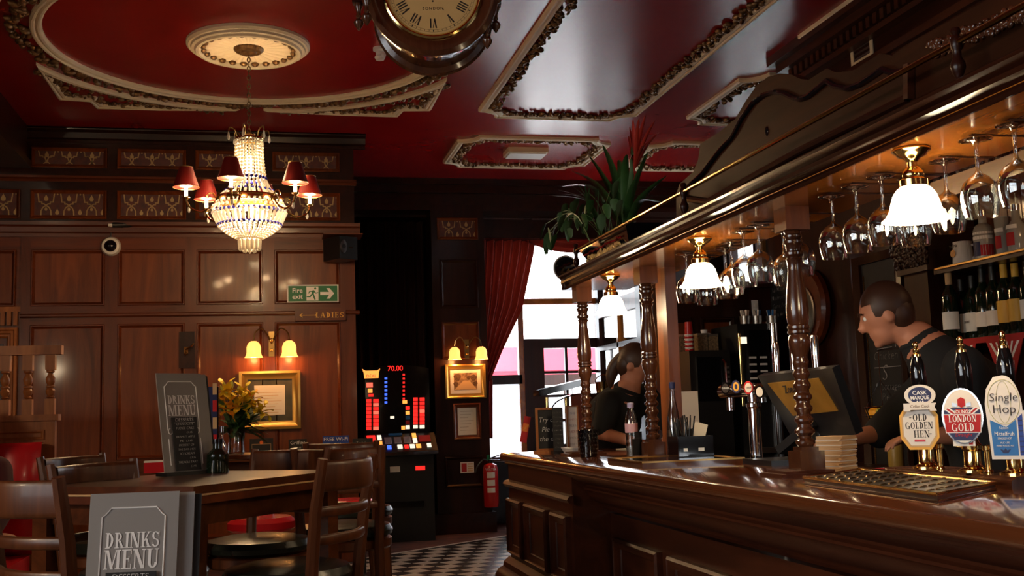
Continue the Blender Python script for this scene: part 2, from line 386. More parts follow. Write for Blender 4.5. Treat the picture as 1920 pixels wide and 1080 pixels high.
for p, i, j in tiles:
    px, py = vis(p)
    if 670 < px < 1000 and py < 1110 and len(near) < 300: near.append((p, i, j))
    else:
        o = p - (u1 + u2) * TS / 2; g = .004
        rest[(i + j) % 2].prism([(g, g), (TS - g, g), (TS - g, TS - g), (g, TS - g)], o + Vector((0, 0, -.006)), u1, u2, (0, 0, .006))
for p, i, j in near:
    t = link('tile', tm[(i + j) % 2], floor); t.location = p - (u1 + u2) * TS / 2
for k, m in enumerate(('tilew', 'tileb')):
    rest[k].build('tile_field', M[m], floor, fix=False)['kind'] = 'stuff'
MB().prism([(-6, -.10), (6, -.10), (6, -.055), (-6, -.055)], bl + Vector((0, 0, -.006)), bd, bn, (0, 0, .006)).build('border_strip', M['tileb'], floor)
MB().prism([(-6, -.055), (6, -.055), (6, 0), (-6, 0)], bl + Vector((0, 0, -.006)), bd, bn, (0, 0, .007)).build('border_strip', M['border'], floor)
MB().prism([(-6, 0), (6, 0), (6, 5), (-6, 5)], bl + Vector((0, 0, -.006)), bd, bn, (0, 0, .008)).build('carpet', M['carpet'], floor)
# raised timber floor under the drinking area at the left, hidden by the tables
# ---------------------------------------------------------------- panelled wall
def SX(x): return x * 1.0957
def SZ(z): return EYE + (z - 1.36) * 1.0957
cols = [(-2.036, -1.411), (-1.302, -.720), (-.617, -.025), (.079, .684)]
PMOULD = [(0, .020), (.006, .028), (.014, .028), (.020, .016), (.030, .010), (.036, .002), (.036, 0)]
def wpanel(x0, x1, z0, z1, y=YW, parent=wall_back, m='panel', prof=PMOULD, mm='frame', nm='panel'):
    p = MB().box(x0 + .03, x1 - .03, y - .004, y + .002, z0 + .03, z1 - .03).build(nm, M[m], parent)
    MB().sweep(prof, [(x0, y, z0), (x1, y, z0), (x1, y, z1), (x0, y, z1)], (0, -1, 0)).build('panel_moulding', M[mm], p)
    return p
zu0, zu1, zl0, zl1 = SZ(2.335), SZ(2.80), 1.00, SZ(2.183)
for x0, x1 in cols:
    wpanel(x0, x1, zu0, zu1); wpanel(x0, x1, zl0, zl1); wpanel(x0, x1, .28, .82)
for x0, x1 in [(-2.98, -2.16), (-3.9, -3.08)]: wpanel(x0, x1, zu0, zu1)
# stiles and rails stand proud of the fields
fr = MB(); FY = YW - .020
def frbox(x0, x1, z0, z1): return MB().box(x0, x1, FY, YW, z0, z1)
edges = [-2.115] + [v for c in cols for v in c] + [.824]
for i in range(0, len(edges), 2):
    frbox(edges[i], edges[i + 1], .0, zu1 + .14).build('stile', M['frame_v'], wall_back)
for z0, z1 in [(0, .28), (.82, 1.00), (zl1, zu0), (zu1, zu1 + .14)]:
    for x0, x1 in cols: frbox(x0, x1, z0, z1).build('rail', M['frame'], wall_back)
def mould_x(name, x0, x1, z0, prof, y=YW, m='frame', parent=wall_back, cap=True):
    """horizontal run along x; prof (out, up)"""
    b_ = MB(); b_.prism([(-a, c) for a, c in prof], (x0, y, z0), (0, 1, 0), (0, 0, 1), (x1 - x0, 0, 0)); return b_.build(name, M[m], parent)
mould_x('picture_rail', -2.115, .86, SZ(2.24), [(0, 0), (.035, 0), (.046, .012), (.046, .026), (.036, .036), (0, .036)])
mould_x('cornice_moulding', -4.6, .875, SZ(2.905), [(0, 0), (.03, 0), (.035, .03), (.055, .04), (.06, .085), (.085, .10), (.09, .13), (0, .13)])
mould_x('upper_moulding', -4.6, .85, SZ(3.365), [(0, 0), (.03, 0), (.04, .02), (.06, .03), (.06, .05), (0, .05)])
mould_x('ceiling_cornice', -4.6, .94, SZ(3.69), [(0, 0), (.03, 0), (.03, .03), (.06, .04), (.075, .09), (.11, .11), (.12, .15), (.15, .17), (.15, ZC - SZ(3.69)), (0, ZC - SZ(3.69))], m='dark')
MB().box(-4.6, .826, YW - .022, YW, SZ(2.905) + .12, SZ(3.69)).build('frieze_board', M['dark'], wall_back)
# printed frieze panels: ground, gilt frame and the stencilled arcade pattern
def arcade(b_, cx, cz, w, h, y, full):
    """one bay of the stencil, drawn with thin strips in the x/z plane"""
    def strip(pts, t=.011):
        for p, q in zip(pts, pts[1:]):
            p, q = Vector((p[0], 0, p[1])), Vector((q[0], 0, q[1])); d = (q - p); d.normalize(); n = Vector((-d.z, 0, d.x)) * t / 2; e = d * t * .3
            b_.add([p - n - e, q - n + e, q + n + e, p + n - e], [(0, 1, 2, 3)])
    def drop(x, z, s):
        pts = [(0, 1.25), (.32, .6), (.62, .1), (.6, -.45), (.3, -.8), (-.3, -.8), (-.6, -.45), (-.62, .1), (-.32, .6)]
        b_.add([(x + a * s, 0, z + c * s) for a, c in pts], [tuple(range(9))])
    n0 = len(b_.v); hw = w / 2; zt = h / 2
    for s in (-1, 1):
        strip([(cx + s * hw * .72, cz + zt), (cx + s * hw * .66, cz + zt * .55), (cx + s * hw * .62, cz + zt * .22), (cx + s * hw * .36, cz + zt * .22), (cx + s * hw * .36, cz + zt * .05), (cx + s * hw * .18, cz + zt * .05), (cx, cz - zt * .10 if full else cz - zt * .75)])
        if full: strip([(cx, cz - zt * .10), (cx + s * hw * .28, cz - zt * .30), (cx + s * hw * .42, cz - zt * .6), (cx + s * hw * .44, cz - zt)])
        elif True: strip([(cx, cz - zt * .6), (cx + s * hw * .25, cz - zt)])
    drop(cx, cz + zt * (.55 if full else .40), hw * .30)
    if full: drop(cx, cz - zt * .42, hw * .20); drop(cx + hw * .98, cz - zt * .72, hw * .28)
    drop(cx + hw, cz + zt * .95, hw * .12)
    for i in range(n0, len(b_.v)): v = b_.v[i]; b_.v[i] = (min(max(v[0], cx0), cx1), y, min(max(v[2], cz - zt), cz + zt))
def frieze(x0, x1, z0, z1, full, y=YW - .022, parent=wall_back, bays=3):
    global cx0, cx1
    p = MB().box(x0 + .025, x1 - .025, y - .004, y + .001, z0 + .025, z1 - .025).build('frieze_panel', M['fblue'], parent)
    MB().sweep([(0, 0), (0, .02), (.010, .026), (.024, .014), (.032, .005), (.032, 0)], [(x0, y, z0), (x1, y, z0), (x1, y, z1), (x0, y, z1)], (0, -1, 0)).build('frieze_frame', M['panel'], p)
    cx0, cx1 = x0 + .034, x1 - .034; b_ = MB(); w = (cx1 - cx0) / bays
    for i in range(bays): arcade(b_, cx0 + w * (i + .5), (z0 + z1) / 2, w, z1 - z0 - .066, y - .0055, full)
    b_.build('stencil_pattern', M['fcream'], p, fix=False)
for x0, x1 in cols:
    frieze(x0 - .01, x1 + .01, SZ(3.481), SZ(3.65), False); frieze(x0 - .01, x1 + .01, SZ(3.053), SZ(3.293), True)
frieze(-2.85, -2.13, SZ(3.053), SZ(3.293), True)
# door case at the far left of the panelled wall
frbox(-4.6, -2.115, zl1 + .12, zu0).build('rail', M['oak'], wall_back)
for i in range(9): MB().box(-2.125 - .045 - i * .052, -2.125 - i * .052 - .012, YW - .035, YW, zl1 - .0, zl1 + .125).build('flute', M['oak'], wall_back)
d1 = struct(thing('door_1', 'dark door in a moulded case beside the panelling', 'door'))
MB().box(-3.2, -2.25, YW - .012, YW, 0, 2.05).build('door_leaf', M['dark'], d1)
MB().sweep([(0, 0), (0, .05), (.02, .055), (.03, .04), (.05, .045), (.06, .03), (.075, .03), (.09, .012), (.09, 0)], [(-3.28, YW, 0), (-2.135, YW, 0), (-2.135, YW, zl1 - .02), (-3.28, YW, zl1 - .02)], (0, -1, 0)).build('architrave', M['oak'], d1)
# dark beam on the ceiling at the left
cb = struct(MB().box(-3.0, -2.06, YF, YW - .15, 3.62, ZC).build('trim_1', M['dark']))
MB().box(-3.0, -2.02, YF, YW - .15, 3.60, 3.66).build('beam_bead', M['dark'], cb)
# ---------------------------------------------------------------- ceiling plaster
def K(x, y): return (x * 1.0957, y * 1.0957, ZC)
CREAM = [(0, 0), (0, .022), (.012, .034), (.026, .034), (.034, .022), (.050, .030), (.066, .026), (.078, .012), (.078, 0)]
def lumps(path, closed, w, n_per_m=44, z=ZC):
    """carved foliage band that follows a path"""
    b_ = MB(); path = [Vector(p) for p in path]; m = len(path)
    for i in range(m if closed else m - 1):
        p, q = path[i], path[(i + 1) % m]; d = q - p; L = d.length
        if L < 1e-6: continue
        d.normalize(); n = Vector((-d.y, d.x, 0)); k = max(1, int(L * n_per_m))
        for j in range(k):
            c = p + d * (j + random.random()) * L / k + n * random.uniform(-.40, .40) * w
            Mx = Matrix.Rotation(random.uniform(0, PI), 3, 'Z') @ Matrix.Rotation(random.uniform(-.6, .6), 3, 'X')
            r_ = random.uniform(.20, .38) * w; b_.ball(c + Vector((0, 0, -random.uniform(.006, .026))), (r_, r_ * random.uniform(.4, .7), r_ * .65), 6, 4, Mx)
    return b_
def offset(path, d):
    path = [Vector(p) for p in path]; m = len(path); out = []
    for i, p in enumerate(path):
        d1, d2 = (p - path[i - 1]).normalized(), (path[(i + 1) % m] - p).normalized(); n1, n2 = Vector((-d1.y, d1.x, 0)), Vector((-d2.y, d2.x, 0))
        h = (n1 + n2).normalized(); out.append(p + h * d / max(.35, h.dot(n1)))
    return out
def plaster(path, gd=.118, gw=.10, nm='ceiling_moulding'):
    """cream moulding with a gilt foliage band on its inner side; path runs so that inner is left"""
    o = MB().sweep([(a, c) for a, c in CREAM], path[::-1], (0, 0, -1)).build(nm, M['cream'], ceiling)
    lumps(offset(path, gd), True, gw).build('gilt_foliage', M['gilt'], o, fix=False, angle=60)
    return o
def notched(x0, x1, y0, y1, rx, ry):
    """rectangle with concave corners, counter-clockwise"""
    out = []
    for cx_, cy_, a0, a1 in ((x0, y0, PI / 2, 0), (x1, y0, PI, PI / 2), (x1, y1, 1.5 * PI, PI), (x0, y1, 2 * PI, 1.5 * PI)):
        for i in range(6):
            a = a0 + (a1 - a0) * i / 5; out.append((cx_ + rx * math.cos(a) * .92, cy_ + ry * math.sin(a) * .92, ZC))
        if True: pass
    return out
def krect(x0, x1, y0, y1, r_): a, c = K(x0, y0), K(x1, y1); return notched(a[0], c[0], a[1], c[1], r_, r_)
plaster(krect(1.68, 3.03, 2.6, 8.56, .20)); plaster(krect(1.68, 3.12, 9.21, 10.38, .20))
plaster(krect(3.48, 4.85, 7.2, 8.60, .20)); plaster(krect(3.50, 4.85, 9.24, 10.38, .20)); plaster(krect(3.48, 4.85, 2.6, 6.6, .20))
RC = Vector(K(-.098, 7.06)); N = 72
ring = [RC + Vector((1.50 * math.cos(2 * PI * i / N), 1.50 * math.sin(2 * PI * i / N), 0)) for i in range(N)]
o = MB().sweep([(a - .0, c) for a, c in CREAM], [RC + (p - RC) * (1.435 / 1.50) for p in ring][::-1], (0, 0, -1)).build('ceiling_ring', M['cream'], ceiling)
lumps([RC + (p - RC) * (1.512 / 1.50) for p in ring], True, .12).build('gilt_foliage', M['gilt'], o, fix=False, angle=60)
for sx in (-1, 1):
    for sy in (-1, 1):
        R_ = 1.64; ax = 1.53; pts = []
        a0 = math.acos(ax / R_); a1 = PI / 2 - .06
        for i in range(15):
            a = a1 + (a0 - a1) * i / 14; pts.append((R_ * math.cos(a), R_ * math.sin(a)))
        pts += [(ax, 1.47), (1.30, 1.50), (1.27, 1.70), (.75, 1.70)]
        pts = [RC + Vector((sx * a, sy * c, 0)) for a, c in pts]
        ar = sum(p.x * q.y - q.x * p.y for p, q in zip(pts, pts[1:] + pts[:1]))
        if ar < 0: pts = pts[::-1]
        plaster(pts, .105, .075, 'spandrel_moulding')
# ceiling rose
prof = [(.43, 0), (.43, .02), (.415, .035), (.40, .036), (.395, .05), (.375, .055), (.365, .07), (.345, .072), (.33, .055), (.325, .04), (.31, .035)]
rose = MB().lathe([(a, -c) for a, c in prof], 64, RC).build('ceiling_rose', M['cream'], ceiling)
b_ = MB(); nf = 24
for i in range(nf):
    a = 2 * PI * i / nf
    def fn(u_, v_, a=a):
        rr = .10 + .205 * v_ * (1 - .10 * (2 * u_ - 1) ** 2); an = a + (u_ - .5) * 2 * PI / nf
        return RC + Vector((rr * math.cos(an), rr * math.sin(an), -.030 - .022 * (1 - (2 * u_ - 1) ** 2) * (.3 + v_) + .012 * v_))
    b_.grid(fn, 6, 4)
b_.build('rose_flutes', M['cream'], rose, fix=False)
b_ = MB()
for i in range(nf): a = 2 * PI * (i + .5) / nf; b_.ball(RC + Vector((.315 * math.cos(a), .315 * math.sin(a), -.045)), (.030, .022, .02), 8, 5, Matrix.Rotation(a + PI / 2, 3, 'Z'))
b_.build('rose_beads', M['gilt'], rose, fix=False)
MB().lathe([(.105, -.03), (.105, -.045), (.09, -.06), (.06, -.062), (.055, -.075), (.02, -.085), (0, -.085)], 32, RC).build('rose_boss', M['gilt'], rose)
# bulkhead with a dentil cornice over the back of the bar, its end showing past the canopy
bk = struct(MB().box(4.02, XRR, YF, 7.48, 3.15, ZC).build('trim_2', M['dark']))
for i, (o_, z0, z1) in enumerate([(.20, ZC - .07, ZC), (.14, ZC - .13, ZC - .07), (.08, ZC - .25, ZC - .21), (.05, ZC - .42, ZC - .37)]):
    MB().box(4.02 - o_, 4.03, YF, 7.48 + o_ * .5, z0, z1).build('cornice_step', M['bar'], bk)
dm = MB().box(4.02 - .10, 4.02, -.022, .022, ZC - .205, ZC - .135).mesh('dentil', M['bar'])
for i in range(100):
    d_ = link('dentil', dm, bk); d_.location = (0, 7.40 - i * .085, 0)
# far wall: dark cornice over the recess and the pillar
FW = struct(thing('trim_3', 'dark cornice running above the window bay', 'cornice'))
for o_, z0, z1 in [(.10, ZC - .07, ZC), (.06, ZC - .16, ZC - .07), (.0, ZC - .30, ZC - .16), (.04, ZC - .36, ZC - .30)]:
    MB().box(.824, XRR, YP - o_ + .08, YP + .35, z0, z1).build('cornice_step', M['dark'], FW)
for x0, x1 in [(2.46, 3.0), (3.1, 3.9)]:
    MB().box(x0, x1, YP + .36, YP + .75, ZC - .40, ZC - .385).build('soffit_panel', M['fblue'], FW)
MB().box(.824, XRR, YP + .35, YWIN, ZC - .39, ZC - .30).build('bay_soffit', M['dark'], FW)
# ---------------------------------------------------------------- pillar beside the window
pil = struct(thing('trim_4', 'dark panelled pillar with a framed picture and lamp', 'pillar', (2.14, YP, 0)))
PX0, PX1 = 1.83, 2.44
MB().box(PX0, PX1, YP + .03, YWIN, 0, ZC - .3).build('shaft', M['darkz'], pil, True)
MB().box(PX0 - .04, PX1 + .04, YP - .03, YWIN, 0, .22).build('plinth', M['dark'], pil, True)
def mx(name, prof, z, out=0, m='dark'):
    b_ = MB(); path = [(PX0, YWIN, z), (PX0, YP + .03, z), (PX1, YP + .03, z), (PX1, YWIN, z)]
    b_.sweep([(-a, c) for a, c in prof], path[::-1], (0, 0, 1), closed=False); b_.build(name, M[m], pil, True)
BEAD = [(0, 0), (.03, 0), (.045, .015), (.045, .03), (.03, .045), (0, .045)]
mx('plinth_moulding', [(0, 0), (.06, 0), (.06, .02), (.045, .035), (.03, .06), (0, .07)], .22)
mx('dado_moulding', BEAD, .88); mx('dado_moulding', BEAD, .42)
mx('capital_moulding', [(0, 0), (.03, 0), (.05, .04), (.07, .06), (.07, .09), (0, .09)], 3.10); mx('lamp_panel_moulding', BEAD, 2.36); 
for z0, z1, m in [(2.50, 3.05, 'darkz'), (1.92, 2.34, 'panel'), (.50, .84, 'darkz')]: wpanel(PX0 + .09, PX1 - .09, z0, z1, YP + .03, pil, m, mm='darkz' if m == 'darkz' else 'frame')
for o_ in pil.children:
    if o_.name.startswith('panel'): o_.location = (-2.14, -YP, 0)
PM[pil.name] = Matrix.Translation((2.14, YP, 0))
def frieze_at(x0, x1, z0, z1, y, parent): 
    n = len(parent.children); frieze(x0, x1, z0, z1, True, y, parent, 2)
    parent.children[-1].location = -PM[parent.name].translation
old = set(pil.children); frieze(1.90, 2.37, 3.28, 3.53, True, YP + .03, pil, 2)
for o_ in pil.children:
    if o_ not in old: o_.location = (-2.14, -YP, 0)
# dark curtain filling the recess behind the machine
def drape(name, label, x0, x1, y, z0, z1, m, waves, amp, parent=None):
    def fn(u_, v_): return (x0 + (x1 - x0) * u_, y + amp * math.sin(u_ * waves * 2 * PI) * (.6 + .4 * v_) , z0 + (z1 - z0) * v_)
    return tag(MB().grid(fn, int(waves * 10), 8).build(name, M[m], fix=False), label, 'curtain')
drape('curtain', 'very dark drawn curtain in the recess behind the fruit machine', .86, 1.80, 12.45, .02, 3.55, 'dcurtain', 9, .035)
# ---------------------------------------------------------------- window bay, screen door and street
wn = struct(thing('window_1', 'large bright window with a transom and dark red glazing bars', 'window', (3.2, YWIN, .85)))
yb = YWIN + .06
def wy(py, px=1000): return W(px, py, y=yb).z
def wx(px, py=600): return W(px, py, y=yb).x
zt, ztr, zm, zb = 3.42, wy(566), wy(712, 950), .72
fb = MB()
for x0, x1, z0, z1 in [(2.5, 2.56, zb, zt), (4.0, 4.06, zb, zt), (2.5, 4.06, zb, zb + .06), (2.5, 4.06, zt - .06, zt)]: fb.box(x0, x1, yb - .05, yb + .05, z0, z1)
fb.build('window_frame', M['frame_v'], wn, True)
xm = wx(977, 680)
MB().box(2.5, 4.06, yb - .05, yb + .05, ztr - .035, ztr + .035).build('transom', M['soffit'], wn, True)
MB().box(xm - .035, xm + .035, yb - .045, yb + .045, zb, ztr).build('mullion', M['soffit'], wn, True)
MB().box(2.5, xm, yb - .045, yb + .045, zm - .055, zm + .055).build('meeting_rail', M['darkz'], wn, True)
for x0, x1, z0, z1, m in [(2.56, 4.0, ztr + .035, zt - .06, 'pane'), (2.56, xm - .035, zm + .055, ztr - .035, 'pane'), (2.56, xm - .035, zb + .06, zm - .055, 'frost'), (xm + .035, 4.0, wy(636) , ztr - .035, 'pane')]:
    MB().box(x0, x1, yb - .004, yb + .004, z0, z1).build('pane', M[m], wn, True)
MB().box(2.45, 4.1, YWIN - .12, YWIN + .02, .68, .73).build('sill', M['dark'], wn, True)
# glazed door standing in the window opening
dr = struct(thing('door_2', 'dark glazed door with a grid of small panes', 'door', (3.55, YWIN, 0)))
dx0, dx1, dz1 = xm + .03, 4.02, wy(636); yd = YWIN + .03; st = .11
pcols = [wx(1018, 680), wx(1060, 680), wx(1100, 680), wx(1141, 680)]; prow = [wy(653, 1050), wy(698, 1050), wy(742, 1050), wy(788, 1050), wy(832, 1050)]
MB().box(dx0, pcols[0], yd - .03, yd + .03, .02, dz1).build('door_stile', M['darkz'], dr, True)
MB().box(pcols[3], dx1, yd - .03, yd + .03, .02, dz1).build('door_stile', M['darkz'], dr, True)
MB().box(pcols[0], pcols[3], yd - .03, yd + .03, prow[0], dz1).build('door_rail', M['dark'], dr, True)
MB().box(pcols[0], pcols[3], yd - .03, yd + .03, .02, prow[4]).build('door_rail', M['dark'], dr, True)
for x in pcols[1:3]: MB().box(x - .016, x + .016, yd - .022, yd + .022, prow[4], prow[0]).build('glazing_bar', M['darkz'], dr, True)
for z in prow[1:4]: MB().box(pcols[0], pcols[3], yd - .022, yd + .022, z - .016, z + .016).build('glazing_bar', M['dark'], dr, True)
for i in range(3):
    for j in range(4): MB().box(pcols[i] + .002, pcols[i + 1] - .002, yd - .004, yd + .004, prow[j + 1] + .002, prow[j] - .002).build('pane', M['pane' if j < 2 else 'frost'], dr, True)
# glazed screen that returns towards the bar
sg = struct(thing('trim_5', 'pinkish glazed side screen returning from the window', 'screen', (4.03, 12.1, 0)))
xs = 4.03
for y0, y1, z0, z1, m in [(12.78, 12.88, 0, 3.3, 'darkz'), (11.25, 11.40, 0, 3.5, 'darkz'), (11.40, 12.78, 2.42, 2.60, 'frame'), (11.40, 12.78, 3.05, 3.45, 'dark'), (11.40, 12.78, 2.02, 2.08, 'darkz'), (11.40, 12.78, 0, 1.3, 'darkz'), (12.05, 12.11, 1.3, 2.42, 'soffit')]:
    MB().box(xs - .04, xs + .06, y0, y1, z0, z1).build('screen_rail', M[m], sg, True)
for y0, y1, z0, z1 in [(11.40, 12.78, 2.60, 3.05), (11.40, 12.05, 1.3, 2.02), (12.11, 12.78, 1.3, 2.02), (11.40, 12.05, 2.08, 2.42), (12.11, 12.78, 2.08, 2.42)]:
    MB().box(xs - .004, xs + .004, y0, y1, z0, z1).build('pane', M['pane'], sg, True)
# street outside: paving, a crimson parasol and its pole
struct(MB().box(-12, 24, YWIN + .25, 45, -.15, -.02).build('floor_street', M['street']))
par = thing('street_parasol', 'crimson canvas awning outside the window', 'awning', (6.0, 19.5, 0))
ya = 19.4; qa, qb, qc = W(915, 700, y=ya), W(1215, 696, y=ya), W(1050, 652, y=ya + 1.2); pz0, pz1 = qa.z, qc.z
cv = MB(); cv.prism([(ya, pz0), (ya + 1.2, pz1), (ya + 1.2, pz1 + .03), (ya, pz0 + .03)], (qa.x, 0, 0), Y3, Z3, (qb.x - qa.x, 0, 0)); cv.build('canvas', M['awning'], par, True)
MB().box(qa.x, qb.x, ya - .02, ya, pz0 - .12, pz0 + .02).build('valance', M['awning'], par, True)
for px in (952, 1072, 1160):
    x = W(px, 700, y=ya + .6).x; MB().cyl((x, ya + .6, -.02), (x, ya + .6, (pz0 + pz1) / 2), .045).build('pole', M['chrome'], par, True); MB().bar((x, ya + .05, pz0 + .02), (x + .3, ya + .6, pz0 - .25), .04, .04).build('brace', M['chrome'], par, True)
hz0, hz1 = W(1050, 722, y=18.6).z, W(1050, 702, y=18.6).z
hd_ = thing('street_barrier', 'dark barrier board on posts outside the glazed door', 'barrier', (6, 18.6, 0)); MB().box(W(905, 700, y=18.6).x, W(1215, 700, y=18.6).x, 18.58, 18.62, hz0, hz1).build('barrier_board', M['darkz'], hd_, True)
for px in (930, 1060, 1200): x = W(px, 700, y=18.6).x; MB().cyl((x, 18.64, -.02), (x, 18.64, hz1), .03).build('post', M['darkz'], hd_, True)
# ---------------------------------------------------------------- looped velvet curtain in the window bay
cu = thing('curtain', 'crimson velvet curtain swept to the left of the window under a swag', 'curtain', (2.7, 12.55, 0))
yc = 12.62
eL = [W(896, y, y=yc) for y in (380, 470, 560, 650, 715)]
eR = [W(x, y, y=yc) for x, y in ((1010, 395), (1000, 475), (978, 580), (940, 660), (918, 715))]
def lerp_list(L, t):
    t *= len(L) - 1; i = min(int(t), len(L) - 2); return L[i].lerp(L[i + 1], t - i)
def fn(u_, v_):
    p = lerp_list(eL, v_).lerp(lerp_list(eR, v_), u_); p.y += .06 * math.sin(u_ * 6.5 * 2 * PI + v_ * 1.5) * (1 - .45 * v_); return p
MB().grid(fn, 78, 20).build('drawn_panel', M['curtain'], cu, True, fix=False)
def fn(u_, v_):
    a, c = W(905, 360, y=yc), W(1240, 350, y=yc); p = a.lerp(c, u_); s = math.sin(PI * min(1, u_ * 1.0)); lo = 1.05 - .55 * (abs(u_ - .5) * 2) ** 2 * 0
    sag = (.25 + .55 * math.sin(PI * u_) ** .8)
    p.z -= v_ * sag; p.y += -.05 + .045 * math.sin(v_ * 5.5 * 2 * PI + u_ * 2) * (math.sin(PI * u_) * .8 + .2); return p
MB().grid(fn, 40, 60).build('swag', M['curtain'], cu, True, fix=False)
MB().box(2.45, 5.2, 12.45, 12.85, ZC - .62, ZC - .36).build('pelmet', M['dark'], cu, True)
lowc = [W(912, 715, y=yc), W(925, 720, y=yc)]
def fn(u_, v_):
    p = W(906 + 18 * u_, 712 + 110 * v_, y=yc); p.y += .03 * math.sin(u_ * 3 * 2 * PI); return p
MB().grid(fn, 24, 6).build('curtain_tail', M['curtain'], cu, True, fix=False)
# ================================================================ THE BAR
XB = 1.255; YE = 5.95; YN = .35; ZS = 1.912
bar = thing('bar_counter', 'long mahogany bar counter with a deep ogee moulding and panelled front', 'bar counter', (1.6, 3.0, 0))
# base carcass, near run set back under the moulding, far run flush
MB().box(1.46, 1.90, YN, 4.62, 0, .86).build('bar_front', M['bar'], bar, True)
MB().box(1.29, 1.90, 4.62, 5.90, 0, 1.03).build('bar_front', M['bar'], bar, True)
tp = MB(); ct = [(0, -.012), (.004, -.004), (.012, 0), (.70, 0), (.70, -.045), (.018, -.045), (.008, -.040), (.002, -.030)]
tp.prism(ct, (XB, YN, HC), (1, 0, 0), (0, 0, 1), (0, YE - YN, 0)); tp.build('counter_top', M['top'], bar, True)
MB().tube([(XB + .03, YN, HC - .052), (XB + .03, YE - .02, HC - .052)], .009, 8).build('counter_bead', M['bar'], bar, True)
og = [(.02, -.045), (.026, -.060), (.045, -.078), (.075, -.092), (.098, -.100), (.10, -.108), (.088, -.114), (.088, -.122), (.100, -.128), (.108, -.145), (.122, -.165), (.150, -.182), (.175, -.190), (.180, -.202), (.168, -.208), (.20, -.215), (.215, -.222), (.215, -.045)]
MB().prism(og, (XB, YN, HC), (1, 0, 0), (0, 0, 1), (0, 4.68 - YN, 0)).build('ogee_moulding', M['bar'], bar, True, angle=50)
def ypanel(x, y0, y1, z0, z1, parent, m='bar', s=-1):
    p = MB().box(x - .004, x + .002, y0 + .03, y1 - .03, z0 + .03, z1 - .03).build('panel', M[m], parent, True)
    prof = [(0, 0), (0, .024), (.010, .032), (.018, .024), (.028, .020), (.038, .012), (.044, .010), (.05, 0)]
    MB().sweep(prof, [(x, y0, z0), (x, y0, z1), (x, y1, z1), (x, y1, z0)], (s, 0, 0)).build('panel_moulding', M[m], p, True)
y = 4.52
for i in range(6): ypanel(1.46, y - .53, y, .16, .765, bar); y -= .64
for y0, y1 in ((4.66, 4.93), (5.02, 5.45), (5.54, 5.86)): ypanel(1.29, y0, y1, .56, .85, bar)
for y0, y1 in ((4.66, 4.93), (5.02, 5.45), (5.54, 5.86)): pass
MB().prism([(0, 0), (-.02, .005), (-.03, .02), (-.02, .035), (0, .04)], (1.29, 4.60, .905), (1, 0, 0), (0, 0, 1), (0, 1.32, 0)).build('bar_bead', M['bar'], bar, True)
MB().prism([(0, 0), (-.08, 0), (-.08, .44), (-.06, .47), (-.035, .48), (-.03, .505), (-.01, .52), (0, .53)], (1.29, 4.60, 0), (1, 0, 0), (0, 0, 1), (0, 1.35, 0)).build('skirting', M['bar'], bar, True)
MB().prism([(0, 0), (-.05, 0), (-.05, .09), (-.03, .12), (0, .13)], (1.46, YN, 0), (1, 0, 0), (0, 0, 1), (0, 4.62 - YN, 0)).build('skirting', M['bar'], bar, True)
# turned columns
cp = [(.022, .0), (.030, .012), (.030, .020), (.020, .028)]
z = .028
for r_ in (.031, .029, .028, .029, .027, .026, .025):
    cp += [(.021, z + .008), (r_, z + .018), (r_, z + .026), (.021, z + .036)]; z += .038
cp += [(.022, .300), (.030, .325), (.034, .345), (.033, .362), (.028, .372), (.034, .376), (.034, .384), (.030, .388), (.034, .392), (.034, .400), (.030, .405), (.034, .425), (.035, .455), (.032, .50), (.026, .55), (.022, .585), (.021, .61), (.026, .625), (.022, .632), (.030, .640), (.030, .648), (.023, .654), (.024, .672), (.030, .680), (.030, .688), (.023, .694), (.029, .700), (.029, .706), (.024, .712), (.028, .720), (.024, .728)]
colm = MB().lathe(cp, 20).mesh('turned_shaft', M['turned'])
def chamfer_block(hs, z0, z1, c=.012):
    b_ = MB(); r1 = hs; r0 = hs - c
    b_.prism([(-r1, -r1), (r1, -r1), (r1, r1), (-r1, r1)], (0, 0, z0), X3, Y3, (0, 0, z1 - z0 - c)); b_.prism([(-r0, -r0), (r0, -r0), (r0, r0), (-r0, r0)], (0, 0, z1 - c), X3, Y3, (0, 0, c)); return b_
fts = [('on the bar beside the stack of beer mats', 3.07), ('on the bar beside the plastic water bottle', 4.42), ('on the bar behind the black straw pot', 5.175)]
XC = 1.60
c0 = thing('bar_column', 'turned dark column ' + fts[0][0], 'column', (XC, fts[0][1], HC), 0, 'turned columns carrying the bar canopy')
MB().box(-.12, .07, -.075, .075, 0, .012).box(-.10, .06, -.06, .06, .012, .020).build('foot_plate', M['bar'], c0)
chamfer_block(.040, .020, .088).build('base_block', M['turned'], c0)
link('turned_shaft', colm, c0).location = (0, 0, .088 - .0)
c0.children[-1].scale = (1, 1, .92)
chamfer_block(.040, 0, -.0).v
b_ = MB(); b_.box(-.040, .040, -.040, .040, .752, ZS - HC); b_.build('top_block', M['post'], c0)
for t_, yy in fts[1:]: copy_tree(c0, (XC if yy < 5 else 1.535, yy, HC), 0, 'turned dark column ' + t_)
# square back post beside the middle column
tag(MB().box(1.68, 1.73, 4.40, 4.52, HC, ZS).build('bar_post', M['post']), 'plain reddish square post behind the middle turned column', 'post')
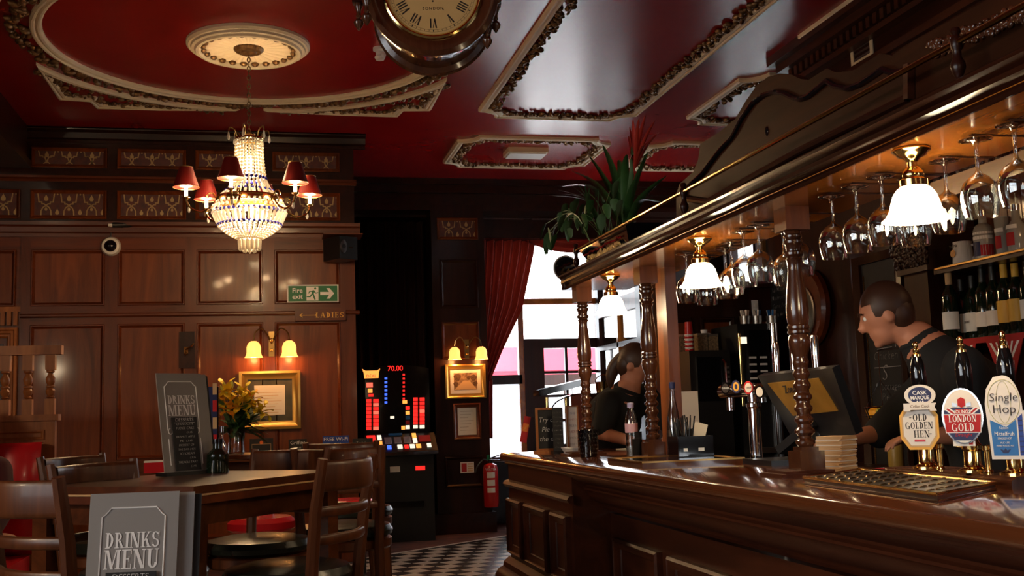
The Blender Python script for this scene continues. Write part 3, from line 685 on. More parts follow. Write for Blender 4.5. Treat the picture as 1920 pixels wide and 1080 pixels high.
# ---------------------------------------------------------------- canopy
can = thing('bar_canopy', 'long mahogany canopy over the bar with a moulded cornice and shaped crest', 'bar canopy', (1.6, 3.5, ZS))
CE = 5.24
MB().box(1.475, 1.80, YN, CE, ZS, ZS + .03).build('soffit_board', M['soffit'], can, True)
MB().box(1.52, 1.80, YN, CE - .02, ZS + .03, ZS + .10).build('canopy_body', M['dark'], can, True)
cpf = [(.006, 0), (.0, 0), (-.004, .008), (.0, .014), (.006, .020), (-.004, .028), (-.016, .034), (-.018, .044), (-.008, .050), (-.020, .058), (-.028, .064), (-.028, .072), (-.02, .078), (.055, .078)]
MB().prism(cpf, (1.470, YN, ZS), (1, 0, 0), (0, 0, 1), (0, CE - YN + .02, 0)).build('cornice', M['cornice'], can, True, angle=50)
MB().prism(cpf, (1.80, CE + .02, ZS), (0, -1, 0), (0, 0, 1), (-.345, 0, 0)).build('cornice_return', M['cornice'], can, True, angle=50)
# crest board: outline given as (pixel) silhouette laid on its own plane
XF = 1.57
def bp(px, py, x=XF): return W(px, py, x=x)
out = [(1268, 400), (1268, 362), (1274, 345), (1300, 322), (1309, 300), (1313, 270), (1345, 250), (1378, 224), (1399, 188), (1418, 161), (1440, 144), (1462, 138), (1484, 140), (1500, 148), (1516, 150), (1550, 128), (1566, 136), (1600, 132), (1650, 100), (1672, 104), (1700, 84), (1920, -40), (2200, -200)]
pts = [bp(*p) for p in out]; zb_ = ZS + .07
poly = [(p.y, p.z) for p in pts] + [(pts[-1].y, zb_), (pts[0].y, zb_)]
MB().prism(poly, (XF, 0, 0), Y3, Z3, (.03, 0, 0)).build('crest_board', M['crest'], can, True)
bead = [(1286, 372), (1288, 352), (1318, 325), (1327, 312), (1350, 282), (1372, 258), (1392, 220), (1412, 193), (1432, 178), (1452, 172), (1470, 175), (1486, 183), (1500, 186), (1516, 180), (1550, 152), (1566, 162), (1590, 166), (1612, 158), (1655, 130), (1672, 137), (1690, 134), (1700, 128)]
bw = [bp(*p, x=XF - .004) for p in bead] + [bp(1704, 184, x=XF - .004), bp(1500, 283, x=XF - .004), bp(1330, 378, x=XF - .004)]
MB().tube(bw, .009, 8, True, 1.0).build('crest_bead', M['gblack'], can, True)
MB().tube([bw[0] + Vector((-.004, 0, 0)), bw[-1] + Vector((-.004, 0, 0)), bw[-2] + Vector((-.004, 0, 0)), bw[-3] + Vector((-.004, 0, 0))], .012, 8).build('crest_moulding', M['dark'], can, True)
MB().ball(bp(1438, 246), (.006, .012, .016), 10, 8).build('crest_boss', M['gblack'], can, True)
MB().bar(bp(1704, 120, x=XF - .012), bp(1704, 186, x=XF - .012), .02, .02, (1, 0, 0)).build('crest_stile', M['bar'], can, True)
lb = MB()
for i in range(150):
    t = i / 149; a, c = bp(1742, 96, x=XF - .005), bp(1925, 20, x=XF - .005); p = a.lerp(c, t); p.z += random.uniform(-.020, .020)
    rr = random.uniform(.006, .012); lb.ball(p, (.006, rr, rr * .7), 6, 4, Matrix.Rotation(random.uniform(0, 3), 3, 'X'))
lb.build('carved_foliage', M['turned'], can, True, fix=False, angle=60)
# brass gallery rail on little balusters
XG, ZG = 1.500, 2.094
MB().tube([(XG, YN, ZG), (XG, 5.12, ZG)], .0075, 10).build('gallery_rail', M['brass'], can, True)
blp = [(.020, 0), (.020, .008), (.010, .014), (.008, .024), (.013, .034), (.017, .046), (.016, .056), (.010, .068), (.009, .085), (.013, .092), (.013, .110), (.010, .116), (.008, .120), (.012, .128), (.010, .136), (0, .140)]
blm = MB().lathe(blp, 14).mesh('gallery_baluster', M['darkz'])
for px, py in ((1800, 170), (1283, 395)): 
    q = W(px, py, x=XG); o = link('gallery_baluster', blm, can); o.location = Vector((XG, q.y, ZS + .078)) - Vector((1.6, 3.5, ZS))
o = link('gallery_baluster', blm, can); o.location = Vector((XG, 5.13, ZS + .078)) - Vector((1.6, 3.5, ZS))
# ---------------------------------------------------------------- bar lamps
def bar_lamp(yy, label, power):
    t = thing('bar_lamp', label, 'lamp', (1.525, yy, ZS), 0, 'brass lamps under the bar canopy')
    MB().lathe([(0, 0), (.044, 0), (.046, -.006), (.038, -.012), (.034, -.018), (.020, -.024), (.016, -.030), (.012, -.034), (.012, -.045), (.018, -.050), (.024, -.058), (.026, -.066), (.024, -.072), (.033, -.078), (.033, -.094), (0, -.094)], 24).build('brass_fitting', M['brass'], t)
    pr = [(.028, -.092), (.040, -.100), (.050, -.115), (.056, -.135), (.060, -.152), (.067, -.166), (.078, -.176)]
    b_ = MB(); n = 72; vs = []
    for j, (r_, z) in enumerate(pr):
        for i in range(n):
            k = 1 + (.030 * (j / 6) ** 1.5) * (1 if i % 2 else -1); a = 2 * PI * i / n; vs.append((r_ * k * math.cos(a), r_ * k * math.sin(a), z))
    for j, (r_, z) in enumerate(pr[::-1]):
        for i in range(n):
            k = 1 + (.030 * ((6 - j) / 6) ** 1.5) * (1 if i % 2 else -1); a = 2 * PI * i / n; vs.append(((r_ - .003) * k * math.cos(a), (r_ - .003) * k * math.sin(a), z))
    m_ = len(pr) * 2; b_.add(vs, [(j * n + i, j * n + (i + 1) % n, (j + 1) * n + (i + 1) % n, (j + 1) * n + i) for j in range(m_ - 1) for i in range(n)])
    b_.build('glass_shade', M['shade'], t, fix=False)
    MB().ball((0, 0, -.130), (.022, .022, .028), 12, 8).build('bulb', M['bulb'], t)
    l = lamp('bar_lamp_light', (1.525, yy, ZS - .185), power, (1, .70, .40), .05)
bar_lamp(2.30, 'lit fluted glass lamp hanging between the wine glasses nearest the spirit shelf', 6)
bar_lamp(3.63, 'lit fluted glass lamp hanging at the middle of the bar canopy', 6)
bar_lamp(4.68, 'lit fluted glass lamp hanging before the bright window at the end of the canopy', 4)
# ---------------------------------------------------------------- hanging wine glasses (upside down)
gp_o = [(.036, 0), (.036, -.003), (.010, -.006), (.0048, -.016), (.0042, -.045), (.0045, -.070), (.008, -.078), (.022, -.087), (.034, -.100), (.0405, -.118), (.0415, -.135), (.039, -.155), (.034, -.175)]
gp_i = [(.0332, -.175), (.038, -.155), (.0405, -.135), (.0395, -.118), (.033, -.102), (.020, -.090), (0, -.084)]
glm = MB().lathe([(0, 0)] + gp_o + gp_i, 28).mesh('wine_glass', M['tglass'], 60)
def hang(px, x=1.60, s=1.0, label='', row=None):
    yy = W(px, 300, x=x).y; o = link('wine_glass', glm); o.location = (x, yy, ZS - .010); o.scale = (s, s, s)
    MB().box(x - .012, 1.80, yy - .006, yy + .006, ZS - .0015, ZS + .001).build('glass_slot', M['dark'], can, True)
    return tag(o, label, 'wine glass', row)
for px, x, lb_ in ((1554, 1.60, 'upturned wine glass hanging next to the turned column on the lamp side'), (1600, 1.60, 'upturned wine glass hanging second from the turned column towards the near lamp'), (1649, 1.60, 'upturned wine glass hanging third from the turned column, touching the near lamp'),
                   (1706, 1.70, 'upturned wine glass hanging directly behind the near bar lamp'), (1770, 1.66, 'upturned wine glass hanging close beside the near lamp on the spirit shelf side'), (1832, 1.60, 'upturned wine glass hanging second from the near lamp, before the mugs'), (1906, 1.60, 'upturned wine glass hanging third from the near lamp, before the printed glass')):
    hang(px, x, 1.05, lb_, 'wine glasses hung by the near lamp')
for px, x, lb_ in ((1277, 1.60, 'upturned wine glass hanging alone between the square post and the middle lamp'), (1312, 1.72, 'upturned wine glass hanging behind the middle lamp, nearer the square post'), (1350, 1.70, 'upturned wine glass hanging behind the middle lamp, nearer the till'), (1361, 1.66, 'upturned wine glass hanging next to the middle lamp on the till side'), (1385, 1.60, 'upturned wine glass hanging second from the middle lamp towards the till'), (1414, 1.60, 'upturned wine glass hanging third from the middle lamp, beside the chalk menu'), (1460, 1.73, 'upturned wine glass half hidden behind the turned column, chalk menu side'), (1490, 1.66, 'upturned wine glass half hidden behind the turned column, barrel end side')):
    hang(px, x, 1.10, lb_, 'wine glasses hung around the middle lamp')
# ---------------------------------------------------------------- plants on the end of the canopy
ZT = ZS + .10
tr = thing('planter_trough', 'black trough planter with a gold and red tinsel edge on the canopy end', 'planter', (1.66, 4.9, ZT + .001))
b_ = MB(); b_.add([(1.60, 4.60, ZT), (1.74, 4.60, ZT), (1.74, 5.18, ZT), (1.60, 5.18, ZT), (1.56, 4.54, ZT + .12), (1.78, 4.54, ZT + .12), (1.78, 5.30, ZT + .12), (1.56, 5.30, ZT + .12)], [(0, 3, 2, 1), (0, 1, 5, 4), (1, 2, 6, 5), (2, 3, 7, 6), (3, 0, 4, 7)]); b_.build('trough', M['gblack'], tr, True)
MB().box(1.585, 1.755, 4.57, 5.24, ZT + .09, ZT + .105).build('soil', M['ink'], tr, True)
ts = MB()
for i in range(90):
    t = i / 89; ts.ball((1.575 - random.uniform(0, .01), 4.66 + .52 * t, ZT + .045 + random.uniform(-.012, .010)), (.006, .010, random.uniform(.006, .014)), 5, 3)
ts.build('gold_tinsel', M['obrass'], tr, True, fix=False)
ts = MB()
for i in range(24): t = i / 23; ts.ball((1.568, 4.64 + .58 * t, ZT + .072 + random.uniform(-.004, .004)), .005, 6, 4)
ts.build('red_beads', M['bred'], tr, True, fix=False)['kind'] = 'stuff'
def leaf(path, w, m, parent, fold=.25, nm='leaf', n=10):
    """broad leaf along a curved midrib; width swells in the middle"""
    pts = smooth_path(path, max(2, n // max(1, len(path) - 1))); L = len(pts); b_ = MB(); vs = []
    for i, p in enumerate(pts):
        t = i / (L - 1); d = (pts[min(i + 1, L - 1)] - pts[max(i - 1, 0)]).normalized(); sd = d.cross(Z3)
        sd = sd.normalized() if sd.length > 1e-3 else X3.copy(); up = sd.cross(d); ww = w * (math.sin(PI * min(1, (t * .93 + .05))) ** .7) * (1 - .25 * t)
        vs += [p - sd * ww + up * ww * fold, p, p + sd * ww + up * ww * fold]
    vs2 = [v - Vector((0, 0, .0012)) for v in vs]
    b_.add(vs, [(i * 3 + j, i * 3 + j + 1, i * 3 + j + 4, i * 3 + j + 3) for i in range(L - 1) for j in range(2)])
    return b_.build(nm, M[m], parent, True, fix=False, angle=70)
br = thing('bromeliad', 'red flowered bromeliad with long arching strap leaves on the canopy', 'plant', (1.67, 4.86, ZT + .11))
base = Vector((1.67, 4.86, ZT + .11))
def at(px, py, x): return W(px, py, x=x)
tip = [(1105, 293, 1.60), (1130, 272, 1.66), (1175, 290, 1.62), (1250, 330, 1.64), (1070, 320, 1.64), (1055, 350, 1.70), (1215, 285, 1.74), (1240, 380, 1.60), (1160, 300, 1.72), (1195, 330, 1.60)]
for i, (px, py, x) in enumerate(tip):
    e = at(px, py, x); mid = base.lerp(e, .55) + Vector((0, 0, .05 + .03 * (i % 3))); leaf([base, base.lerp(mid, .5) + Vector((0, 0, .03)), mid, e], .024, 'leaf', br, .45)
fb_ = at(1190, 305, 1.67)
MB().tube([base, base.lerp(fb_, .6), fb_], .007, 8).build('flower_stem', M['bromeliad'], br, True)
for px, py, x in ((1180, 238, 1.66), (1187, 225, 1.68), (1210, 216, 1.67), (1198, 222, 1.63), (1228, 226, 1.68), (1236, 248, 1.66), (1178, 255, 1.70), (1212, 268, 1.63)):
    e = at(px, py, x); leaf([fb_ + Vector((0, 0, -.03)), fb_.lerp(e, .5) + Vector((0, 0, .005)), e], .011, 'bromeliad', br, .5, 'bract')
sheath = at(1184, 275, 1.66); leaf([base + Vector((0, .02, .03)), at(1185, 330, 1.66), sheath], .014, 'leaf2', br, .6)
tv = thing('trailing_plant', 'trailing plant with grey green heart leaves spilling off the canopy end', 'plant', (1.64, 5.10, ZT + .11))
rt = Vector((1.64, 5.08, ZT + .11)); stems = []
for k in range(30):
    px = random.uniform(1060, 1170); py = 350 + (1170 - px) * .42 + random.uniform(-22, 40); x = random.uniform(1.52, 1.70)
    e = at(px, py, x); s0 = rt + Vector((random.uniform(-.04, .04), random.uniform(-.15, .12), 0)); q = s0.lerp(e, .5) + Vector((0, 0, .05)); 
    st_ = e + Vector((random.uniform(-.02, .02), random.uniform(.0, .05), -random.uniform(.05, .08)))
    leaf([e, e.lerp(st_, .5) + Vector((0, 0, .008)), st_], random.uniform(.019, .028), 'leaf2' if k % 3 else 'leaf', tv, .2, n=8); stems.append((s0, q, e))
for k in range(14):
    px = random.uniform(1022, 1068); py = 400 + (1068 - px) * .55 + random.uniform(-12, 30); x = random.uniform(1.50, 1.60)
    e = at(px, py, x); st_ = e + Vector((random.uniform(-.03, .02), random.uniform(.0, .06), -random.uniform(.07, .11)))
    leaf([e, e.lerp(st_, .5) + Vector((0, 0, .008)), st_], random.uniform(.016, .024), 'leaf2' if k % 2 else 'leaf', tv, .2, n=8); stems.append((rt + Vector((-.03, .12, 0)), at(1075, 400, 1.56), e))
for s0, q, e in stems[::2]: MB().tube(smooth_path([s0, q, e], 5), .0022, 5).build('vine_stem', M['leaf'], tv, True, fix=False)
for k in range(7):
    a = at(1105, 380, 1.66); e = at(1035 + 12 * k, 365 - 4 * k + random.uniform(-8, 8), 1.60 + .02 * k); leaf([rt, a, e], .006, 'leaf', tv, .3)
# black round sign hung on the end of the canopy
q = W(1061, 503, y=5.36); sg_ = thing('hanging_sign', 'round black sign with a pale rim fixed to the end of the canopy', 'sign', q)
MB().lathe([(0, -.008), (.058, -.008), (.062, 0), (.058, .008), (0, .008)], 32, q, Matrix.Rotation(PI / 2, 3, 'X')).build('disc', M['gblack'], sg_, True)
MB().tube([q + Vector((.064 * math.cos(a), .0, .064 * math.sin(a))) for a in [2 * PI * i / 32 for i in range(32)]], .004, 6, True).build('rim', M['clipw'], sg_, True)
MB().bar(q, Vector((q.x + .02, 5.24, q.z)), .012, .012).build('bracket', M['black'], sg_, True)
# ================================================================ BEHIND THE BAR
XW = 3.27
bb = struct(thing('wall_back_bar', 'dark panelled wall behind the bar with a pilaster and carved capital', 'wall', (XW, 4.0, 0)))
bc = thing('back_counter', 'long dark back counter with cupboards under the shelves', 'counter', (3.1, 3.6, 0))
MB().box(XW, XW + .08, 1.2, 6.68, 0, 3.15).build('back_panel', M['darkz'], bb, True)
MB().box(2.95, 3.24, 1.2, 6.0, 0, .93).build('cupboard_run', M['dark'], bc, True)
MB().box(2.90, 3.24, 1.2, 6.0, .93, .97).build('counter_slab', M['bar'], bc, True)
ZU, ZL = 1.905, 1.567
us = thing('wall_shelf', 'upper dark shelf of mugs and spirits with a brass lip', 'shelf', (3.1, 3, ZU))
MB().box(3.0, XW - .013, 1.2, 4.42, ZU - .03, ZU).build('shelf_board', M['dark'], us, True)
ls_ = tag(MB().box(2.995, XW, 1.2, 4.42, ZL - .03, ZL).build('wall_shelf', M['dark']), 'lower dark shelf carrying the wine bottles', 'shelf')
MB().box(2.990, 3.0, 1.2, 4.40, ZU - .012, ZU - .004).build('shelf_lip', M['obrass'], us, True)
ts_ = tag(MB().box(2.98, XW - .013, 1.2, 4.35, 2.22, 2.26).box(2.97, 2.99, 1.2, 4.35, 2.20, 2.29).build('wall_shelf', M['soffit']), 'empty orange brown top shelf above the mugs', 'shelf')
tg = MB().box(XW - .012, XW, -.045, .045, ZU, 2.6).mesh('matchboard', M['panel'])
for i in range(33): o = link('matchboard', tg, bb); o.location = (-XW, 4.36 - i * .096 - 4.0, 0)
# pilaster with a carved capital
pi_ = thing('pilaster', 'dark pilaster with a carved leafy capital beside the wine shelf', 'pilaster', (3.1, 4.6, .97))
MB().box(3.0, 3.24, 4.47, 4.66, .972, 1.90).build('pilaster_shaft', M['darkz'], pi_, True)
MB().box(2.975, 3.24, 4.43, 4.68, 1.90, 1.925).build('capital_moulding', M['dark'], pi_, True); MB().box(2.95, 3.24, 4.43, 4.72, 2.10, 2.15).build('capital_moulding', M['dark'], pi_, True); MB().box(2.99, 3.26, 4.435, 4.67, 1.925, 2.10).build('capital_core', M['dark'], pi_, True)
cb_ = MB()
for i in range(520):
    yy = random.uniform(4.43, 4.70); zz = random.uniform(1.93, 2.10); xx = 2.985 - .03 * (zz - 1.93) / .17 + random.uniform(-.008, .004); rr = random.uniform(.006, .013)
    cb_.ball((xx, yy, zz), (rr * .6, rr, rr * random.uniform(.6, 1.6)), 6, 4, Matrix.Rotation(random.uniform(-.8, .8), 3, 'X'))
cb_.build('carved_capital', M['dark'], pi_, True, fix=False, angle=60)
# carved frieze under the bulkhead, glimpsed between the hanging glasses
cb_ = MB()
for i in range(420):
    yy = random.uniform(2.4, 4.9); zz = random.uniform(2.36, 2.52); rr = random.uniform(.012, .03)
    cb_.ball((XW - .012, yy, zz), (.012, rr, rr * random.uniform(.5, 1.2)), 6, 4, Matrix.Rotation(random.uniform(0, 3), 3, 'X'))
cb_.build('carved_frieze', M['darkz'], bb, True, fix=False, angle=60)
lamp('shelf_light', (3.02, 3.25, 2.18), 2.2, (1, .60, .27), .04)
# ---------------------------------------------------------------- partition wall with a ledge of cups
pt = struct(thing('wall_partition', 'dark half height panelled partition behind the coffee machine', 'partition', (2.9, 6.6, 0)))
MB().box(2.46, XW, 6.6, 6.68, 0, 2.07).build('partition_board', M['darkz'], pt, True)
MB().box(2.44, XW, 6.56, 6.70, 2.07, 2.11).build('partition_cap', M['dark'], pt, True)
for x0, x1 in ((2.52, 2.68), (2.74, 2.98), (3.02, 3.24)):
    p = MB().box(x0 + .03, x1 - .03, 6.594, 6.601, 1.2, 1.86).build('panel', M['panel'], pt, True)
    MB().sweep(PMOULD, [(x0, 6.6, 1.18), (x1, 6.6, 1.18), (x1, 6.6, 1.88), (x0, 6.6, 1.88)], (0, -1, 0)).build('panel_moulding', M['dark'], p, True)
sw = thing('light_switch', 'small pale light switch on the dark partition', 'switch', W(1415, 573, y=6.595)); c = W(1415, 573, y=6.595)
MB().box(c.x - .02, c.x + .02, 6.585, 6.6, c.z - .035, c.z + .035).build('switch_plate', M['white'], sw, True); MB().box(c.x - .008, c.x + .008, 6.580, 6.586, c.z - .012, c.z + .012).build('rocker', M['clipw'], sw, True)
MB().box(2.46, 3.26, 6.05, 6.59, 0, .93).box(2.44, 3.26, 6.02, 6.59, .93, .97).build('serving_cabinet', M['dark'])
tag(bpy.data.objects['serving_cabinet'], 'dark serving cabinet against the half height partition', 'cabinet')
# microwave stack
mw = thing('microwave', 'black microwave oven with a steel handle under the paper cups', 'microwave', (2.55, 6.3, .97))
MB().box(2.36 + .10, 2.72, 6.10, 6.5, .97, 1.64).build('oven_body', M['black'], mw, True)
MB().box(2.50, 2.66, 6.085, 6.1, 1.34, 1.60).build('oven_door', M['gblack'], mw, True)
MB().tube([(2.665, 6.08, 1.36), (2.67, 6.06, 1.38), (2.67, 6.06, 1.56), (2.665, 6.08, 1.58)], .008).build('handle', M['chrome'], mw, True)
b_ = MB()
for j in range(7): b_.box(2.685, 2.71, 6.095, 6.1, 1.36 + j * .028, 1.375 + j * .028)
b_.build('keypad', M['steel'], mw, True)
# coffee machine
cm = thing('coffee_machine', 'black and chrome coffee machine with a blue screen and button grid', 'coffee machine', (2.93, 6.2, .97))
MB().box(2.80, 3.06, 6.15, 6.55, .97, 1.80).build('machine_body', M['black'], cm, True)
MB().box(2.83, 2.99, 6.125, 6.15, 1.42, 1.76).build('control_panel', M['gblack'], cm, True)
MB().cyl((3.03, 6.14, .97), (3.03, 6.14, 1.80), .028).build('chrome_pillar', M['chrome'], cm, True); MB().cyl((2.805, 6.14, 1.3), (2.805, 6.14, 1.74), .012).build('chrome_trim', M['brass'], cm, True)
c = W(1395, 638, y=6.12); MB().box(c.x - .018, c.x + .018, 6.119, 6.125, c.z - .02, c.z + .02).build('screen', M['led_wht'], cm, True)
for j in range(4):
    for i in (0, 1): MB().box(2.855 + i * .07, 2.90 + i * .07, 6.120, 6.125, 1.46 + j * .042, 1.472 + j * .042).build('button', M['white'], cm, True)
MB().box(2.84, 2.98, 6.05, 6.15, 1.02, 1.05).build('drip_grid', M['steel'], cm, True); MB().cyl((2.91, 6.09, 1.32), (2.91, 6.09, 1.40), .022).build('spout', M['chrome'], cm, True)
# tins of sachets on the coffee machine
for k, px in enumerate((1402, 1424, 1452)):
    c = W(px, 622, y=6.22); t = thing('sachet_tin', ['steel tin of white paper sachets on the coffee machine', 'steel tin of blue and white sachets on the coffee machine', 'steel tin of sachets beside the column on the coffee machine'][k], 'tin', (c.x, 6.25, 1.80))
    MB().lathe([(0, 0), (.030, 0), (.034, .055), (.032, .055), (.028, .004), (0, .004)], 16).build('tin', M['steel'], t)
    for j in range(7):
        a = j * 2.4; MB().obox((.016 * math.cos(a), .016 * math.sin(a), .065), (.009, .002, .028), Matrix.Rotation(a, 3, 'Z') @ Matrix.Rotation(.15, 3, 'Y')).build('sachet', M['paper' if (j + k) % 2 or k == 0 else 'lblue'], t)
# stack of paper cups, glass jars of beans and little white jug on the microwave
c = W(1293, 655, y=6.25); pc = thing('paper_cup_stack', 'stack of red and white striped paper cups on the microwave', 'paper cups', (c.x, 6.25, 1.64))
zz = 0
for i in range(8):
    MB().lathe([(.022, 0), (.028, .012), (.030, .012), (.030, .016), (.024, .016)], 16, (0, 0, zz)).build('cup_rim', M['paper' if i % 2 else 'bred'], pc); zz += .013
MB().lathe([(.026, zz), (.022, zz + .08), (0, zz + .08)], 16).build('top_cup', M['bred'], pc)
for px, h_ in ((1279, .10), (1318, .105), (1338, .10)):
    c = W(px, 650, y=6.3); t = thing('bean_jar', ['glass jar of beans behind the red cups', 'wide glass jar of beans with a white jug behind it', 'glass jar of beans at the edge of the microwave'][(1279, 1318, 1338).index(px)], 'jar', (c.x, 6.33, 1.64))
    MB().box(-.032, .032, -.032, .032, 0, h_).build('jar_body', mat('sparkling_beans', (.30, .20, .11), .3, var=(90, (.03, .02, .012)), spec=.8) if 'sparkling_beans' not in bpy.data.materials else bpy.data.materials['sparkling_beans'], t)
    MB().box(-.034, .034, -.034, .034, h_, h_ + .012).build('lid', M['steel'], t)
c = W(1322, 625, y=6.45); t = thing('milk_jug', 'little white jug behind the glass bean jars', 'jug', (c.x, 6.46, 1.64))
MB().lathe([(0, 0), (.022, 0), (.028, .04), (.026, .09), (.020, .12), (.024, .15), (.022, .15), (.018, .12), (0, .11)], 16).build('jug_body', M['white'], t)
MB().tube([(.024, 0, .13), (.045, 0, .12), (.045, 0, .08), (.026, 0, .06)], .005).build('handle', M['white'], t)
# ---------------------------------------------------------------- boards and barrel end on the back bar wall
def yz_board(name, label, cat, px0, py0, px1, py1, x, m, fm, fw, lines, size, tilt=0):
    a, c = W(px0, py0, x=x), W(px1, py1, x=x); y0, y1, z1, z0 = a.y, c.y, a.z, c.z
    t = thing(name, label, cat, (x, (y0 + y1) / 2, z0))
    MB().box(x, x + .02, min(y0, y1), max(y0, y1), z0, z1).build('board', M[m], t, True)
    if fm: MB().sweep([(0, 0), (0, .025), (fw * .4, .034), (fw, .015), (fw, 0)], [(x, y0, z0), (x, y0, z1), (x, y1, z1), (x, y1, z0)][::-1], (-1, 0, 0)).build('frame', M[fm], t, True)
    n = len(lines)
    for i, s in enumerate(lines):
        if s: text(s, size, M['chalkd'], t, face((x - .002, (y0 + y1) / 2, z1 - (z1 - z0) * (i + .7) / (n + .4)), (0, -1, 0), Z3), 'chalk_writing', shear=.2, off=-.002)
    return t
yz_board('chalk_menu', 'narrow chalk menu board with a gilt edge behind the turned column', 'chalkboard', 1437, 492, 1482, 596, 3.255, 'slate', None, .02, ['Roast Gammon', 'Cod Fillet', 'Home Roast', 'Thai Mussels', 'Mushroom', 'Game Pie', 'Pasta Bake'], .045)
MB().box(3.24, 3.262, W(1434, 500, x=3.25).y - .01, W(1434, 500, x=3.25).y + .015, 1.6, 2.4).build('gilt_edge', M['obrass'], bpy.data.objects['chalk_menu'], True)
c = W(1520, 578, x=3.25); t = thing('barrel_end', 'round red brown barrel end with a dark oval mirror on the back wall', 'mirror', c)
Mx = Matrix.Rotation(-PI / 2, 3, 'Y')
MB().lathe([(0, 0), (.24, 0), (.24, .03), (.22, .05), (.17, .055), (0, .055)], 36, c, Mx).build('barrel_disc', M['frame'], t, True)
MB().lathe([(.165, .05), (.165, .065), (.155, .07), (.145, .06)], 36, c + Vector((0, .0, -.03)), Mx).build('mirror_rim', M['steel'], t, True)
MB().lathe([(0, .058), (.15, .058), (.15, .050), (0, .05)], 36, c + Vector((0, 0, -.03)), Mx).build('mirror_glass', M['gblack'], t, True)
lg = yz_board('specials_board', 'tall specials chalkboard in a dark frame with a gold beaded inner edge', 'chalkboard', 1600, 478, 1725, 905, 3.20, 'slate', 'darkz', .07, [], .05)
a, c = W(1620, 520, x=3.19), W(1636, 890, x=3.19)
gb = MB()
for i in range(110): gb.ball(Vector((3.185, a.y, a.z + (c.z - a.z) * i / 109)), .0055, 6, 4)
gb.build('gold_beading', M['obrass'], lg, True, fix=False)['kind'] = 'stuff'
for s, px, py, sz in (('Suffolk', 1657, 620, .06), ('OR', 1655, 643, .05), ('R', 1682, 640, .10), ('Chicken', 1660, 667, .07), ('S', 1658, 700, .12), ('* Cottage', 1664, 725, .06), ('Pie', 1660, 745, .06), ('of the day', 1665, 594, .05)):
    text(s, sz, M['chalkd'], lg, face(W(px, py, x=3.192), (0, -1, 0), Z3), 'chalk_writing', shear=.25, off=-.003)
for pa, pb in (((1640, 632), (1700, 618)), ((1640, 690), (1700, 685)), ((1645, 655), (1672, 650))):
    p, q = W(*pa, x=3.192), W(*pb, x=3.192); MB().bar(p, q, .004, .002, (1, 0, 0)).build('chalk_line', M['chalkd'], lg, True)
# ---------------------------------------------------------------- shelf goods
def wine(px, label, cap, lab, lm, x=3.10, hs=1.0, hexa=False, txt=None, grp=None):
    yy = W(px, 560, x=x).y; t = thing('wine_bottle', label, 'bottle', (x, yy, ZL), 0, grp)
    MB().lathe([(0, .0), (.036, 0), (.038, .006), (.038, .19 * hs), (.034, .205 * hs), (.018, .232 * hs), (.0145, .25 * hs), (.0145, .30 * hs), (0, .30 * hs)], 20).build('glass_body', M['wine'], t)
    MB().lathe([(.0155, .245 * hs), (.0155, .303 * hs), (0, .303 * hs)], 16).build('capsule', M[cap], t)
    if hexa:
        b_ = MB(); b_.lathe([(.0, .05), (.0386, .05)], 2)
    a0 = PI * .62; b_ = MB()
    b_.lathe([(.0385, lab[0]), (.0387, lab[1])], 14, a0=a0, a1=a0 + PI * 1.0); b_.build('label', M[lm], t, fix=False)
    if txt: text(txt, .016, M['ink'], t, face(Vector((x - .0395, yy, ZL + (lab[0] + lab[1]) / 2)), (0, -1, 0), Z3), 'lettering')
    return t
WB = [(1781, 'dark wine bottle with an uncapped cork and cream label at the end of the shelf', 'card', (.05, .13), 'paper', None, 1.04),
      (1803, 'wine bottle with a plain cream label and dark capsule, next to the corked one', 'black', (.035, .12), 'paper', 'RE', .93),
      (1824, 'wine bottle with cream label lettered DULE and dark capsule', 'black', (.035, .12), 'paper', 'DULE', .95),
      (1844, 'green wine bottle with a cream shield label, dark capsule', 'black', (.05, .115), 'clipw', None, 1.02),
      (1864, 'green wine bottle with a cream shield label, next to the yellow labels', 'black', (.05, .115), 'clipw', None, 1.02),
      (1886, 'yellow label wine bottle with a yellow capsule beside the shield labels', 'yellow', (.055, .15), 'yellow', None, 1.02),
      (1907, 'yellow label wine bottle with a yellow capsule beside the white label one', 'yellow', (.055, .15), 'yellow', None, 1.0),
      (1930, 'wine bottle with a white label after the yellow ones', 'black', (.06, .14), 'paper', None, 1.0)]
for px, lb_, cap, lab, lm, tx, hs in WB: wine(px, lb_, cap, lab, lm, 3.04 if px == 1781 else 3.11, hs, txt=tx, grp='wine bottles on the lower shelf')
def mug(px, label, x, s=1, side=1):
    yy = W(px, 480, x=x).y; t = thing('beer_mug', label, 'mug', (x, yy, ZU))
    MB().lathe([(0, 0), (.046 * s, 0), (.047 * s, .01), (.040 * s, .10 * s), (.041 * s, .105 * s), (.038 * s, .105 * s), (.040 * s, .01), (0, .01)], 24).build('mug_body', M['clipw'], t)
    MB().tube(smooth_path([(.02 * s, -.040 * s * side, .085 * s), (.02 * s, -.075 * s * side, .080 * s), (.02 * s, -.075 * s * side, .04 * s), (.02 * s, -.043 * s * side, .025 * s)], 5), .006).build('handle', M['clipw'], t)
    return t, yy
t, yy = mug(1806, 'cream pub mug printed with a dark crest at the end of the shelf', 3.08)
text('The Pub', .018, M['ink'], t, face((3.08 - .0445, yy + .006, ZU + .085), (0, -1, 0), Z3), 'lettering')
MB().prism(circ(14, .018), (3.08 - .0475, yy + .006, ZU + .052), (0, 1, 0), Z3, (-.001, 0, 0)).build('printed_crest', M['gilt'], t, True)
mug(1868, 'plain cream mug tucked behind the clear spirit bottle', 3.16, .95, -1)
yy = W(1845, 450, x=3.06).y; t = thing('spirit_bottle', 'clear spirit bottle with red, white and blue picture and silver cap', 'bottle', (3.06, yy, ZU))
